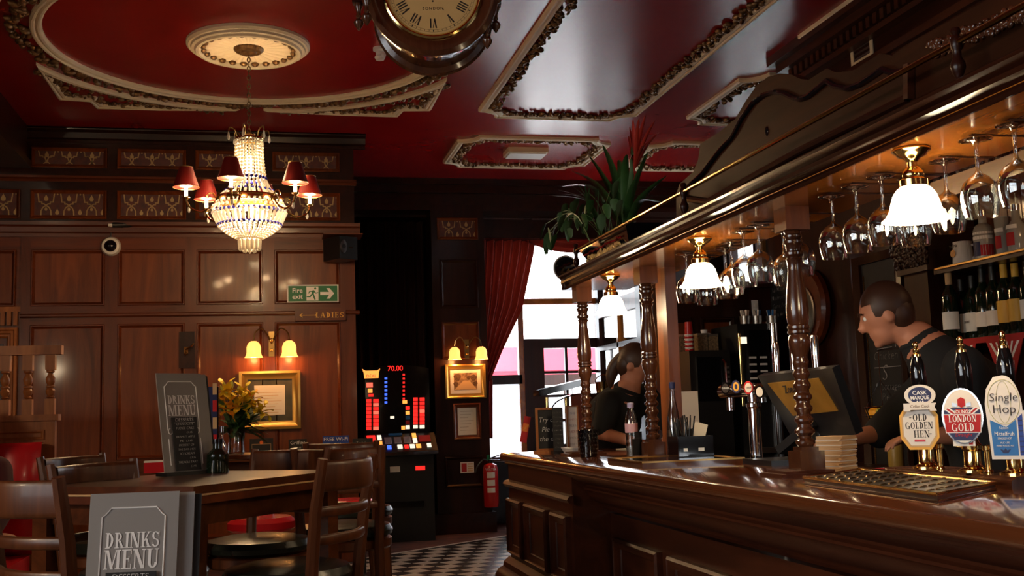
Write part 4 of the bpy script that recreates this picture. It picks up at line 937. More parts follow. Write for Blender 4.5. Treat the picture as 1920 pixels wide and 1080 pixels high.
MB().lathe([(0, 0), (.042, 0), (.044, .008), (.044, .125), (.036, .145), (.018, .158), (.016, .19), (0, .19)], 24).build('glass_body', mat('silvery_glass', (.55, .55, .52), .08, trans=.35, spec=.8), t)
MB().lathe([(.018, .19), (.018, .215), (0, .215)], 16).build('cap', M['chrome'], t)
a0 = PI * .62
for z0, z1, m, a1 in ((.012, .075, 'navy', .55), (.012, .06, 'bunt', 1.0), (.085, .10, 'print', 1.0), (.108, .118, 'print', 1.0)): MB().lathe([(.0446 if m == 'navy' else .0443, z0), (.0446 if m == 'navy' else .0443, z1)], 12, a0=a0, a1=a0 + PI * a1).build('label_print', M[m], t, fix=False)
for px, lb_, h_ in ((1882, 'tall straight glass with a red figure print on the upper shelf', .165), (1908, 'clear round bottle with coloured print beside the tall printed glass', .15)):
    yy = W(px, 450, x=3.08).y; t = thing('printed_glass' if px == 1882 else 'printed_bottle', lb_, 'glass' if px == 1882 else 'bottle', (3.08, yy, ZU))
    if px == 1882: MB().lathe([(0, 0), (.030, 0), (.034, h_), (.032, h_), (.028, .008), (0, .008)], 20).build('glass_body', bpy.data.materials['silvery_glass'], t)
    else:
        MB().lathe([(0, 0), (.038, 0), (.042, .05), (.038, .11), (.018, .14), (.016, .18), (0, .18)], 20).build('glass_body', bpy.data.materials['silvery_glass'], t)
        MB().lathe([(.018, .18), (.018, .205), (0, .205)], 14).build('stopper', M['chrome'], t)
    MB().lathe([(.0335 if px == 1882 else .043, .03), (.0345 if px == 1882 else .0425, .085)], 10, a0=PI * .75, a1=PI * 1.2).build('picture_print', M['bunt'], t, fix=False)
    MB().lathe([(.0345 if px == 1882 else .043, .10), (.0345 if px == 1882 else .040, .118)], 10, a0=PI * .70, a1=PI * 1.3).build('white_print', M['print'], t, fix=False)
# bunting along the lower shelf
bn_ = thing('bunting', 'red flag bunting with white stripes lettered PIMM along the shelf edge', 'bunting', (2.99, 3.5, ZL))
MB().box(2.976, 2.990, 1.3, 4.40, ZL - .028, ZL - .004).build('tape', M['bunt'], bn_, True)
for k in range(9):
    yc_ = 4.24 - k * .30; z1 = ZL - .028
    f_ = MB().prism([(-.115, 0), (.115, 0), (.0, -.26)], (2.980, yc_, z1), (0, -1, 0), Z3, (-.003, 0, 0)).build('flag', M['bunt'], bn_, True)
    for sx in (-1, 1):
        for q_ in ([(.095, -.005), (.080, -.005), (.030, -.075), (.045, -.075)], [(.055, -.005), (.045, -.005), (.026, -.060), (.036, -.060)], [(.020, -.005), (.012, -.005), (.012, -.075), (.020, -.075)]):
            MB().prism([(sx * u_, v_) for u_, v_ in q_], (2.9765, yc_, z1), (0, -1, 0), Z3, (-.0008, 0, 0)).build('flag_stripe', M['print'], f_, True)
    text('PIMM', .048, M['print'], f_, face((2.976, yc_, z1 - .105), (0, -1, 0), Z3), 'lettering')
# bottles in the dark below the bunting
for k, (px, z1, lm, lb_, h_) in enumerate(((1806, 'paper', 'bunt', 'dark bottle with a red diagonal label below the bunting', .27), (1860, 'paper', 'paper', 'green gin bottle with a white label below the bunting', .26), (1838, 'x', 'clipw', 'dark squat bottle standing below the bunting beside the brass rod', .22))):
    yy = W(px, 800, x=3.06).y; t = thing('spirit_bottle', lb_, 'bottle', (3.06, yy, .97))
    MB().lathe([(0, 0), (.040, 0), (.042, .01), (.042, .17 * h_ / .27), (.018, .21 * h_ / .27), (.016, h_), (0, h_)], 18).build('glass_body', M['wine'], t)
    MB().lathe([(.018, h_ - .01), (.018, h_ + .02), (0, h_ + .02)], 12).build('cap', M['bunt' if k == 0 else 'black'], t)
    MB().lathe([(.0428, .03), (.0428, .11)], 10, a0=a0, a1=a0 + PI).build('label', M[lm], t, fix=False)
    if k == 1: text("Gordon's", .018, M['ink'], t, face((3.06 - .0435, yy, .97 + .075), (0, -1, 0), Z3), 'lettering', shear=.2)
yy = W(1866, 690, x=3.0).y; t = thing('optic_rod', 'upright brass rod behind the hanging bunting flags', 'rod', (3.02, yy, .97))
MB().cyl((0, 0, 0), (0, 0, ZL - .03 - .97), .008).build('rod', M['obrass'], t); MB().lathe([(0, 0), (.02, 0), (.02, .01), (0, .01)], 16).build('rod_foot', M['obrass'], t)
# air vent high on the bulkhead
c = W(1616, 86, x=4.015); t = thing('air_vent', 'cream air vent with dark louvres high on the bulkhead', 'vent', c)
MB().sweep([(0, 0), (0, .008), (.035, .008), (.035, 0)], [(c.x, c.y - .14, c.z - .12), (c.x, c.y + .14, c.z - .12), (c.x, c.y + .14, c.z + .12), (c.x, c.y - .14, c.z + .12)][::-1], (-1, 0, 0)).build('vent_frame', M['cream'], t, True)
for j in range(5): MB().box(c.x - .006, c.x + .002, c.y - .105, c.y + .105, c.z - .08 + j * .035, c.z - .065 + j * .035).build('louvre', M['steel'], t, True)
# ================================================================ THINGS ON THE BAR
def cz(px, py, z=HC): return W(px, py, z=z)
TOC = lambda p: (EYEP - p).normalized()
# drip tray
ZTR = HC + .018; a, b2, c, d = cz(1507, 895, ZTR), cz(1757, 927, ZTR), cz(1866, 905, ZTR), cz(1612, 880, ZTR); d = a + (c - b2)
ux = (b2 - a).normalized(); uy = (d - a).normalized(); dn = Z3 * -.018
t = thing('drip_tray', 'polished metal drip tray with rows of louvred slots in front of the hand pumps', 'drip tray', a + dn)
b_ = MB(); b_.add([a, b2, c, d, a + dn, b2 + dn, c + dn, d + dn], [(0, 1, 2, 3), (7, 6, 5, 4), (0, 4, 5, 1), (1, 5, 6, 2), (2, 6, 7, 3), (3, 7, 4, 0)]); b_.build('tray_body', M['steel'], t, True)
MB().tube([a, b2, c, d], .004, 8, True).build('tray_rim', M['brass'], t, True); MB().tube([p + dn * .8 for p in (a, b2, c, d)], .003, 8, True).build('tray_rim', M['chrome'], t, True)
lm_ = MB().lathe([(0, .004), (.012, .003), (.016, 0)], 8, (0, 0, 0), None, 0, PI * 1.0, (1.3, .6)).mesh('slot_louvre', M['obrass'])
for i in range(9):
    for j in range(6):
        p = a.lerp(b2, .08 + .84 * i / 8) + (d - a) * (.12 + .76 * j / 5) + Z3 * .0006; o = link('slot_louvre', lm_, t); o.location = p - (a + dn); o.rotation_euler = (0, 0, math.atan2(uy.y, uy.x))
# beer mats
c = cz(1568, 884); t = thing('beer_mat_stack', 'tall stack of buff cardboard beer mats beside the turned column', 'beer mats', c)
for i in range(34):
    an = random.uniform(-.10, .10) + .5; MB().obox((random.uniform(-.003, .003) + i * .0002, random.uniform(-.003, .003), .0016 + i * .0033), (.046, .046, .0015), Matrix.Rotation(an, 3, 'Z')).build('beer_mat', M['card' if i % 5 else 'paper'], t, fix=False)
c = cz(1600, 897); t = thing('beer_mats', 'few orange beer mats lying flat against the drip tray', 'beer mats', c + uy * .10 - ux * .05)
for i in range(4): MB().obox((i * .004, i * .006, .0016 + i * .0033), (.046, .046, .0015), Matrix.Rotation(.5 + .12 * i, 3, 'Z')).build('beer_mat', M['exitred' if i == 3 else 'card'], t)
c = cz(1662, 893); t = thing('leaflet_box', 'small dark box with a red white and blue leaflet beside the pumps', 'box', c + Vector((.03, .03, 0)))
MB().obox((0, 0, .010), (.032, .045, .010), Matrix.Rotation(.2, 3, 'Z')).build('box_body', M['gblack'], t)
for k, m in enumerate(('bunt', 'print', 'lblue')): MB().obox((-.016 + k * .016, 0, .0208), (.0075, .03, .0006), Matrix.Rotation(.2, 3, 'Z')).build('leaflet_stripe', M[m], t)
# ---------------------------------------------------------------- hand pumps
XP = 1.80; PY = [2.75, 2.545, 2.375]
pb = thing('pump_plinth', 'stepped mahogany plinth carrying the hand pumps', 'plinth', (XP, 2.5, HC))
for yy, dz in zip(PY, (0, 0, 0)):
    b_ = MB(); b_.prism([(-.085, 0), (.085, 0), (.085, .022), (.072, .026), (.072, .030), (-.072, .030), (-.072, .026), (-.085, .022)], (XP, yy + .10, HC), X3, Z3, (0, -.19, 0)); b_.build('plinth_block', M['turned'], pb, True)
Z0 = HC + .030
def pump(i, lab):
    yy = PY[i]; t = thing('hand_pump', lab, 'beer pump', (XP, yy, Z0), 0, 'hand pumps on the bar')
    MB().lathe([(0, 0), (.040, 0), (.040, .004), (.028, .008), (.024, .012), (.022, .016), (.022, .052), (.026, .056), (.026, .066), (.020, .072), (.015, .090), (.012, .110), (0, .112)], 28).build('brass_barrel', M['brass'], t)
    MB().cyl((0, -.02, .062), (0, .060, .066), .008).build('brass_arm', M['brass'], t)
    MB().lathe([(0, 0), (.012, 0), (.010, .004), (.008, .006), (.008, .052), (.012, .055), (.012, .066), (0, .07)], 16, (0, -.062, 0)).build('spigot_post', M['brass'], t)
    # black tapered handle with a brass top
    Mx = Matrix.Rotation(-.03, 3, 'Y')
    MB().lathe([(0, .105), (.008, .105), (.008, .125), (.012, .13), (.012, .140), (.009, .145), (.012, .17), (.018, .205), (.0215, .240), (.0215, .265), (.018, .290), (.012, .310), (0, .312)], 24, (0, 0, 0), Mx).build('black_handle', M['gblack'], t)
    MB().lathe([(0, .308), (.013, .310), (.013, .316), (.007, .319), (.009, .324), (.009, .330), (.006, .334), (.008, .340), (.008, .346), (.004, .352), (0, .354)], 18, (0, 0, 0), Mx).build('brass_finial', M['brass'], t)
    MB().box(-.018, .02, -.012, .05, .108, .122).build('clip_bracket', M['clipw'], t)
    return t
def clip_plane(px, py, dist_x=XP - .055):
    o = W(px, py, x=dist_x); w = (EYEP - o); w.z = 0; w.normalize(); w = (w * .90 + Vector((-1, 0, 0)) * .25).normalized(); ux_ = Z3.cross(w).normalized()
    return o, ux_, w
def flat(poly, o, ux_, w, th, m, parent, nm='clip_face', uy_=Z3): return MB().prism(poly, o, ux_, uy_, w * th).build(nm, M[m], parent, True)
pxm = (W(1800, 800, x=XP - .055) - W(1799, 800, x=XP - .055)).length * .80           # metres per photo pixel there
def ell(n, a, b_): return [(a * math.cos(2 * PI * i / n), b_ * math.sin(2 * PI * i / n)) for i in range(n)]
# pump 1: octagonal gold badge below an oval badge
t1 = pump(0, 'beer pump with an octagonal gold badge lettered OLD GOLDEN HEN')
o, ux_, w = clip_plane(1724, 800); s = pxm
oc = [(-.28, .5), (.28, .5), (.5, .24), (.5, -.24), (.28, -.5), (-.28, -.5), (-.5, -.24), (-.5, .24)]
p1_ = flat([(a * 57 * s, b_ * 70 * s) for a, b_ in oc], o, ux_, w, .004, 'ogold', t1, 'octagon_badge')
flat([(a * 51 * s, b_ * 62 * s) for a, b_ in oc], o + w * .004, ux_, w, .0006, 'card', p1_, 'badge_line'); flat([(a * 46 * s, b_ * 57 * s) for a, b_ in oc], o + w * .0046, ux_, w, .0006, 'clipw', p1_, 'badge_face')
FO = o + w * .0056
def ctext(body, dx, dy, size, m, parent, o_=None, **k): return text(body, size * s, M[m], parent, face((o_ or FO) + ux_ * dx * s + Z3 * dy * s, ux_, Z3), 'lettering', **k)
# serif capitals drawn as slabs: (thick stems, thin strokes, bracket serifs), unit height 1
def serif_glyph(ch):
    T, t, sf = .17, .07, .09; P = []
    def rect(x0, y0, x1, y1): P.append([(x0, y0), (x1, y0), (x1, y1), (x0, y1)])
    def stem(x, y0=0, y1=1, w=T, s0=True, s1=True):
        rect(x, y0, x + w, y1)
        if s0: rect(x - sf, y0, x + w + sf, y0 + .055)
        if s1: rect(x - sf, y1 - .055, x + w + sf, y1)
    def diag(xa, ya, xb, yb, w): P.append([(xa, ya), (xa + w, ya), (xb + w, yb), (xb, yb)])
    def bowl(x, y0, y1, rx, w, a0=-PI / 2, a1=PI / 2, n=10, wt=t):
        cy_, ry = (y0 + y1) / 2, (y1 - y0) / 2; o_, i_ = [], []
        for k in range(n + 1):
            a = a0 + (a1 - a0) * k / n; o_.append((x + rx * math.cos(a), cy_ + ry * math.sin(a))); i_.append((x + (rx - w) * math.cos(a), cy_ + (ry - wt) * math.sin(a)))
        for k in range(n): P.append([o_[k], o_[k + 1], i_[k + 1], i_[k]])
    W_ = .62
    if ch == 'D': stem(.09); bowl(.2, 0, 1, .40, T); W_ = .66
    elif ch == 'R': stem(.09); bowl(.22, .46, 1, .30, T * .9); rect(.2, .46, .3, .53); diag(.52, 0, .28, .48, T); rect(.45, 0, .76, .055); W_ = .72
    elif ch == 'I': stem(.09); W_ = .36
    elif ch == 'N': stem(.06, w=t * 1.1); diag(.48, 0, .06, 1, T * 1.1); stem(.60, w=t * 1.1, s0=False); W_ = .76
    elif ch == 'K': stem(.09); diag(.22, .40, .56, 1, t * 1.2); diag(.52, 0, .30, .56, T); rect(.48, .945, .74, 1); rect(.44, 0, .78, .055); W_ = .76
    elif ch == 'S':
        bowl(.30, .47, 1, .26, T * .9, PI * .12, PI * 1.5); bowl(.30, 0, .54, .28, T * .9, -PI * .88, PI * .5); rect(.52, .68, .57, 1); rect(.02, 0, .07, .32); W_ = .62
    elif ch == 'M': stem(.06, w=t); diag(.40, 0, .10, 1, T); diag(.43, 0, .70, 1, t); stem(.76, w=T); W_ = 1.02
    elif ch == 'E': stem(.09); rect(.2, 0, .58, .055); rect(.2, .945, .58, 1); rect(.2, .48, .45, .54); rect(.53, 0, .58, .26); rect(.53, .74, .58, 1); rect(.41, .38, .45, .64); W_ = .64
    elif ch == 'U': stem(.09, .25, 1, s0=False); bowl(.375, 0, .60, .285, T, PI, 2 * PI); stem(.58, .28, 1, t, s0=False); W_ = .76
    elif ch == 'O': bowl(.36, 0, 1, .34, T, -PI / 2, PI / 2); bowl(.36, 0, 1, .34, T, PI / 2, PI * 1.5); W_ = .72
    elif ch == 'L': stem(.09); rect(.2, 0, .56, .055); rect(.51, 0, .56, .28); W_ = .60
    elif ch == 'G': bowl(.38, 0, 1, .36, T, PI / 4, PI * 1.5); bowl(.38, 0, .9, .30, t, -PI / 2, 0); stem(.56, 0, .45, T, s0=False); W_ = .80
    elif ch == 'H': stem(.09); stem(.55); rect(.2, .47, .6, .54); W_ = .82
    elif ch == 'A': diag(.02, 0, .32, 1, t); diag(.56, 0, .28, 1, T); rect(.16, .30, .6, .36); rect(-.04, 0, .18, .055); rect(.48, 0, .80, .055); W_ = .76
    elif ch == 'Y': stem(.28, 0, .45, T, s1=False); diag(.28, .42, .02, 1, T); diag(.40, .42, .62, 1, t); rect(-.05, .945, .24, 1); rect(.5, .945, .76, 1); W_ = .70
    else: W_ = .35
    return P, W_
def serif(body, h, m, parent, o_, ux__, uy__, sx=1.0, gap=.06, name='lettering'):
    b_ = MB(); x = 0; L = []
    for ch in body:
        P, w_ = serif_glyph(ch); L.append((P, x)); x += w_ + gap
    x -= gap; wv = Vector(ux__).cross(Vector(uy__)).normalized()
    for P, x0 in L:
        for k, q in enumerate(P): b_.add([Vector(o_) + Vector(ux__) * ((px_ + x0 - x / 2) * h * sx) + Vector(uy__) * ((py_ - .5) * h) + wv * (k * 1e-5) for px_, py_ in q], [tuple(range(len(q)))])
    return b_.build(name, M[m], parent, True, fix=False)
# finish pump badges
serif('OLD', 10.5 * s, 'ink', p1_, FO + ux_ * 2 * s + Z3 * 14 * s, ux_, Z3, .95); serif('GOLDEN', 10.5 * s, 'ink', p1_, FO + Z3 * 2 * s, ux_, Z3, .86); serif('HEN', 10.5 * s, 'ink', p1_, FO + ux_ * 3 * s - Z3 * 11 * s, ux_, Z3, .95)
for dx, dy in ((-12, 14), (16, -11)): flat([(-1.6 * s, -.6 * s), (1.6 * s, -.6 * s), (1.6 * s, .6 * s), (-1.6 * s, .6 * s)], FO + ux_ * dx * s + Z3 * dy * s, ux_, w, .0003, 'ink', p1_, 'flourish')
flat([(-8 * s, -1.8 * s), (8 * s, -1.8 * s), (8 * s, 1.8 * s), (-8 * s, 1.8 * s)], FO - Z3 * 21 * s, ux_, w, .0003, 'led_pink' if 0 else 'redleather', p1_, 'small_print')
oo = W(1725, 741, x=XP - .057); p2_ = flat(ell(28, 23 * s, 16 * s), oo, ux_, w, .004, 'clipw', t1, 'oval_badge'); flat(ell(28, 17 * s, 12.5 * s), oo + w * .004, ux_, w, .0006, 'navy', p2_, 'badge_face')
text('CASK', 8.5 * s, M['print'], p2_, face(oo + w * .0052 + Z3 * 3.5 * s, ux_, Z3), 'lettering', off=.0002); text('MARQUE', 8 * s, M['print'], p2_, face(oo + w * .0052 - Z3 * 4 * s, ux_, Z3), 'lettering', sx=.85, off=.0002)
for k in (-1, 0, 1): flat(ell(5, 1.3 * s, 1.3 * s), oo + w * .0052 + ux_ * k * 4 * s - Z3 * 9.5 * s, ux_, w, .0003, 'print', p2_, 'star')
rb = flat([(-24 * s, -7 * s), (-24 * s, 5 * s), (-14 * s, 5 * s), (-14 * s, 7 * s), (14 * s, 7 * s), (14 * s, 5 * s), (24 * s, 5 * s), (21 * s, -1 * s), (24 * s, -7 * s), (14 * s, -7 * s), (14 * s, -5 * s), (-14 * s, -5 * s), (-14 * s, -7 * s)], W(1725, 762, x=XP - .060), ux_, w, .003, 'clipw', t1, 'ribbon_badge')
text('Cellar Cool', 6.5 * s, M['gilt'], rb, face(W(1725, 762, x=XP - .060) + w * .0034, ux_, Z3), 'lettering', sx=.9)
# pump 2: round badge with a union flag
t2 = pump(1, 'beer pump with a round union flag badge lettered LONDON GOLD')
o, ux_, w = clip_plane(1805, 780); b0 = flat(ell(36, 28 * s, 40 * s), o, ux_, w, .004, 'chrome', t2, 'round_badge'); flat(ell(36, 26 * s, 38 * s), o + w * .004, ux_, w, .0006, 'clipw', b0, 'badge_face')
FO = o + w * .0050
b_ = MB()
def fl(poly, m, k): return flat([(a * s, c_ * s) for a, c_ in poly], FO + w * (k * .00025), ux_, w, .0002, m, b0, 'flag_print')
fl([(-24.5, 8), (-19, 12), (19, 12), (24.5, 8), (25, -8), (19, -22), (-19, -22), (-25, -8)], 'navy', 0)
for sx in (-1, 1):
    fl([(sx * 24, 10), (sx * 17, 13), (sx * 4, 0), (sx * 4, -6)], 'print', 1); fl([(sx * 22, -20), (sx * 14, -26), (sx * 4, -6), (sx * 4, 0)], 'print', 1); fl([(sx * 21.5, 10.4), (sx * 19, 11.6), (sx * 5, 0), (sx * 5, -3)], 'bunt', 2); fl([(sx * 19, -21), (sx * 16.5, -23), (sx * 5, -5), (sx * 5, -2)], 'bunt', 2)
fl([(-25, 3), (25, 3), (24, -24), (-24, -24)], 'print', 3); fl([(-25, 2), (25, 2), (23, -23), (-23, -23)], 'bunt', 4); fl([(-9, 10), (9, 10), (9, 3), (-9, 3)], 'bunt', 4); fl([(-20, -24), (20, -24), (12, -34), (-12, -34)], 'navy', 4)
text("YOUNG'S", 7 * s, M['print'], b0, face(FO + w * .0014 + Z3 * 6 * s, ux_, Z3), 'lettering', sx=.8, off=.0002); serif('LONDON', 9.5 * s, 'print', b0, FO + w * .0022 - Z3 * 3.5 * s, ux_, Z3, .88); serif('GOLD', 11 * s, 'print', b0, FO + w * .0022 - Z3 * 16 * s, ux_, Z3, .95); text('Draught', 7 * s, M['bunt'], b0, face(FO + w * .0016 - Z3 * 27 * s, ux_, Z3), 'lettering', shear=.2)
fl([(-5, 24), (0, 27), (5, 24), (5, 15), (0, 12), (-5, 15)], 'bunt', 4); fl([(-13, 20), (-6, 18), (-6, 13), (-13, 14)], 'steel', 4); fl([(13, 20), (6, 18), (6, 13), (13, 14)], 'steel', 4)
tb_ = flat([(-15 * s, -7 * s), (15 * s, -7 * s), (15 * s, 7 * s), (-15 * s, 7 * s)], W(1808, 827, x=XP - .055), ux_, w, .003, 'clipw', t2, 'lower_tab')
for k in range(3): flat([(-11 * s, -.5 * s), (4 * s, -.5 * s), (4 * s, .5 * s), (-11 * s, .5 * s)], W(1808, 827, x=XP - .055) + w * .0031 + Z3 * (3 - 3 * k) * s, ux_, w, .0003, 'steel', tb_, 'small_print')
flat([(6.5 * s, -5 * s), (12 * s, -5 * s), (12 * s, 3 * s), (9 * s, 5.5 * s), (6.5 * s, 3 * s)], W(1808, 827, x=XP - .055) + w * .0031, ux_, w, .0003, 'bunt', tb_, 'crest_print')
# pump 3: tall round-topped badge
t3 = pump(2, 'beer pump with a tall blue and cream badge lettered Single Hop')
o, ux_, w = clip_plane(1886, 784)
pl = [(-21, -55), (25, -55), (25, 10)] + [(25 - 3 - 21 * (1 - math.cos(a)) * 1.05, 10 + 48 * math.sin(a)) for a in [PI / 2 * k / 8 for k in range(9)]] + [(-12, 56), (-22, 40), (-25, 20)]
b0 = flat([(a * s, c_ * s) for a, c_ in pl], o, ux_, w, .004, 'clipw', t3, 'tall_badge'); FO = o + w * .0042
flat([(-18 * s, -50 * s), (13 * s, -50 * s), (13 * s, -2 * s), (0, -12 * s), (-20 * s, -2 * s)], FO, ux_, w, .0004, 'lblue', b0, 'blue_print'); flat([(15 * s, -50 * s), (21 * s, -50 * s), (21 * s, 6 * s), (15 * s, 0)], FO, ux_, w, .0004, 'blue', b0, 'blue_band')
for k in range(7): flat([(15.5 * s, (-46 + 7 * k) * s), (20.5 * s, (-46 + 7 * k) * s), (20.5 * s, (-44.5 + 7 * k) * s), (15.5 * s, (-44.5 + 7 * k) * s)], FO + w * .0005, ux_, w, .0003, 'navy', b0, 'band_bar')
MB().tube([FO + w * .0004 + ux_ * (-1 + 20 * math.cos(a)) * s + Z3 * (22 + 30 * math.sin(a)) * s for a in [2 * PI * k / 32 for k in range(32)]], .00045, 4, True).build('hop_outline', M['bud'], b0, True)
for sgn in (-1, 1): MB().tube([FO + w * .0004 + ux_ * (-1 + sgn * 9 * math.cos(a)) * s + Z3 * (22 + 28 * math.sin(a)) * s for a in [PI * (k / 16 - .5) for k in range(17)]], .0003, 4).build('hop_outline', M['bud'], b0, True)
text('Single', 16 * s, M['ink'], b0, face(FO + w * .001 + ux_ * -1 * s + Z3 * 28 * s, ux_, Z3), 'lettering', off=-.0004, shear=.1); text('Hop', 17 * s, M['ink'], b0, face(FO + w * .001 + ux_ * -1 * s + Z3 * 12 * s, ux_, Z3), 'lettering', off=-.0004)
for tx, dy, sz in (('Nelson', -13, 5), ('Mittelfruh', -21, 8), ('SINGLE HOP', -27, 4), ('ALC 4.0%', -33, 3.6), ('HAND PULLED ALE', -37, 3.2)): text(tx, sz * s, M['print'], b0, face(FO + w * .001 + ux_ * -3 * s + Z3 * dy * s, ux_, Z3), 'lettering', sx=.8)
flat([(-10 * s, -41 * s), (-5 * s, -43 * s), (-3 * s, -40 * s), (-1 * s, -43 * s), (4 * s, -41 * s), (0, -47 * s), (-6 * s, -47 * s)], FO + w * .0005, ux_, w, .0003, 'navy', b0, 'bird_print')
# ---------------------------------------------------------------- lager font, till, caddy, bottles
c = Vector((1.84, 3.93, HC)); t = thing('lager_font', 'chrome T bar lager font with round badges', 'beer font', c)
MB().lathe([(0, 0), (.040, 0), (.040, .006), (.030, .010), (.024, .014), (.024, .205), (.030, .212), (.030, .224), (.022, .23), (.022, .30), (0, .305)], 24).build('font_column', M['chrome'], t)
MB().cyl((-.06, .16, .275), (.03, -.06, .275), .026).build('font_bar', M['chrome'], t); MB().cyl((-.045, .115, .20), (-.045, .115, .25), .016).build('tap_nozzle', M['chrome'], t)
for k, (px, py, m, tx, m2) in enumerate(((1360, 728, 'gblack', 'GUINNESS', 'clipw'), (1380, 725, 'navy', '', 'ogold'), (1403, 727, 'bunt', '1664', 'clipw'), (1424, 735, 'gblack', '', 'clipw'))):
    q = W(px, py, x=1.745 + .02 * k); wv = (EYEP - q).normalized(); ux2 = Z3.cross(wv).normalized(); uz2 = wv.cross(ux2)
    bd_ = MB().prism(ell(24, .017, .025), q, ux2, uz2, wv * .012).build('lens_badge', M[m], t, True)
    fc = MB().prism(ell(24, .0125 if m2 == 'clipw' else .011, .018), q + wv * .0121, ux2, uz2, wv * .0008).build('badge_face', M['ink' if tx == 'GUINNESS' else m2], bd_, True)
    if tx: text(tx, .0115 if tx == '1664' else .010, M['ink' if tx == '1664' else 'print'], bd_, face(q + wv * .0132, ux2, uz2), 'lettering', sx=1 if tx == '1664' else .62)
    if k == 1: MB().prism(ell(16, .005, .010), q + wv * .0130, ux2, uz2, wv * .0005).build('badge_ring', M['navy'], bd_, True)
    MB().cyl(q - wv * .002, Vector((c.x - .03 + .02 * (3 - k) * .5, c.y + .10 - .045 * k, HC + .275)), .006).build('badge_arm', M['chrome'], t, True)
# chrome tap handles behind the font
for px, py in ((1455, 672), (1487, 668), (1528, 660)):
    q = W(px, py, x=1.93); o_ = thing('tap_lever', {1455: 'chrome tap lever behind the till screen, next to the coffee machine', 1487: 'chrome tap lever hidden behind the turned column', 1528: 'chrome tap lever behind the till screen, beside the barrel end'}[px], 'tap', (q.x, q.y, HC + .001))
    MB().cyl((0, 0, 0), (0, 0, q.z - HC - .06), .010).build('tap_stem', M['black'], o_); MB().lathe([(0, q.z - HC - .06), (.012, q.z - HC - .06), (.014, q.z - HC + .05), (.011, q.z - HC + .06), (0, q.z - HC + .06)], 16).build('lever', M['chrome'], o_)
M['tillbrass'] = mat('brassy_plate', (.50, .27, .045), .35, .55, var=(9, (.30, .15, .02)))
# till: screen leaning back, brass coloured back plate lettered Zonal
t = thing('till_screen', 'till monitor seen from behind with a brassy plate lettered Zonal', 'till', (1.80, 3.72, HC))
A, B, C_, D = W(1420, 705, x=1.83), W(1560, 690, x=1.83), W(1605, 815, x=1.93), W(1490, 830, x=1.93)
nn = (B - A).cross(D - A).normalized(); nn = nn if nn.dot(EYEP - A) > 0 else -nn
def quad(pts, th, m, nm, par=None):
    v = [Vector(p) for p in pts]; v += [p - nn * th for p in v]; b_ = MB(); b_.add(v, [(0, 1, 2, 3), (7, 6, 5, 4), (0, 4, 5, 1), (1, 5, 6, 2), (2, 6, 7, 3), (3, 7, 4, 0)]); return b_.build(nm, M[m], par or t, True)
quad([A, B, C_, D], .03, 'black', 'monitor_case')
def mixq(u_, v_): return A.lerp(B, u_).lerp(D.lerp(C_, u_), v_)
quad([mixq(.10, .12) + nn * .003, mixq(.80, .12) + nn * .003, mixq(.88, .62) + nn * .003, mixq(.22, .62) + nn * .003], .004, 'tillbrass', 'brass_plate')
text('Zonal', .042, M['ink'], t, face(mixq(.38, .24) + nn * .0045, (B - A), (A - D)), 'lettering', off=.0006)
MB().bar(mixq(.5, .75), Vector((1.84, 3.72, HC + .05)), .05, .03).build('stand_neck', M['black'], t, True); MB().box(1.74, 1.95, 3.60, 3.84, HC, HC + .02).build('stand_foot', M['black'], t, True)
# raised wooden drip board with a glass tray
a, b2, c2, d2 = cz(1215, 886), cz(1412, 879), cz(1412, 862), cz(1250, 858)
t = thing('drip_board', 'low wooden drip board with a brass corner holding the caddy and bottles', 'board', (1.55, 4.0, HC))
MB().box(1.35, 1.76, 3.86, 4.28, HC, HC + .018).build('board', M['turned'], t, True)
MB().sweep([(0, 0), (0, .006), (.008, .006), (.012, 0)], [(1.35, 3.86, HC + .018), (1.76, 3.86, HC + .018), (1.76, 4.28, HC + .018), (1.35, 4.28, HC + .018)], (0, 0, 1)).build('board_rim', M['obrass'], t, True)
MB().box(1.40, 1.72, 3.90, 4.24, HC + .018, HC + .021).build('glass_mat', M['gblack'], t, True)
ZB = HC + .021
c = Vector((1.62, 4.05, ZB)); t = thing('bar_caddy', 'black caddy box of straws and napkins with small white stickers', 'caddy', c)
cw, cd, ch = .070, .055, .085
for sx, sy, hx, hy in ((0, -cd, cw, .003), (0, cd, cw, .003), (-cw, 0, .003, cd), (cw, 0, .003, cd)): MB().box(sx - hx, sx + hx, sy - hy, sy + hy, 0, ch).build('caddy_wall', M['gblack'], t)
MB().box(-cw, cw, -cd, cd, 0, .004).build('caddy_floor', M['black'], t); MB().box(-.002, .002, -cd, cd, .004, ch).build('caddy_divider', M['black'], t)
for dx, m, r_ in ((-.045, 'print', .008), (.02, 'print', .012)): MB().box(dx - r_, dx + r_, -cd - .0042, -cd - .003, .028, .040).build('sticker', M[m], t)
for k in range(26):
    x, y = random.uniform(-cw + .008, -.006), random.uniform(-cd + .01, cd - .01); MB().cyl((x, y, .006), (x + random.uniform(-.03, .02), y + random.uniform(-.03, .03), random.uniform(.13, .17)), .0028, n=6).build('straw', M['black'], t)
MB().obox((.036, 0, .085), (.026, .002, .05), Matrix.Rotation(.3, 3, 'Y')).build('napkin', M['paper'], t); MB().obox((.030, .02, .075), (.026, .002, .04), Matrix.Rotation(-.2, 3, 'Y')).build('napkin', M['black'], t)
def card(name, label, cat, px0, py0, px1, py1, x=None, y=None, z0=None, m='paper', th=.003):
    a, c = W(px0, py0, x=x, y=y), W(px1, py1, x=x, y=y); t = thing(name, label, cat, (min(a.x, c.x), a.y, z0 if z0 is not None else c.z))
    MB().box(min(a.x, c.x), max(a.x, c.x) + (th if x else 0), a.y, a.y + th, z0 if z0 is not None else c.z, a.z).build('sheet', M[m], t, True); return t, a, c
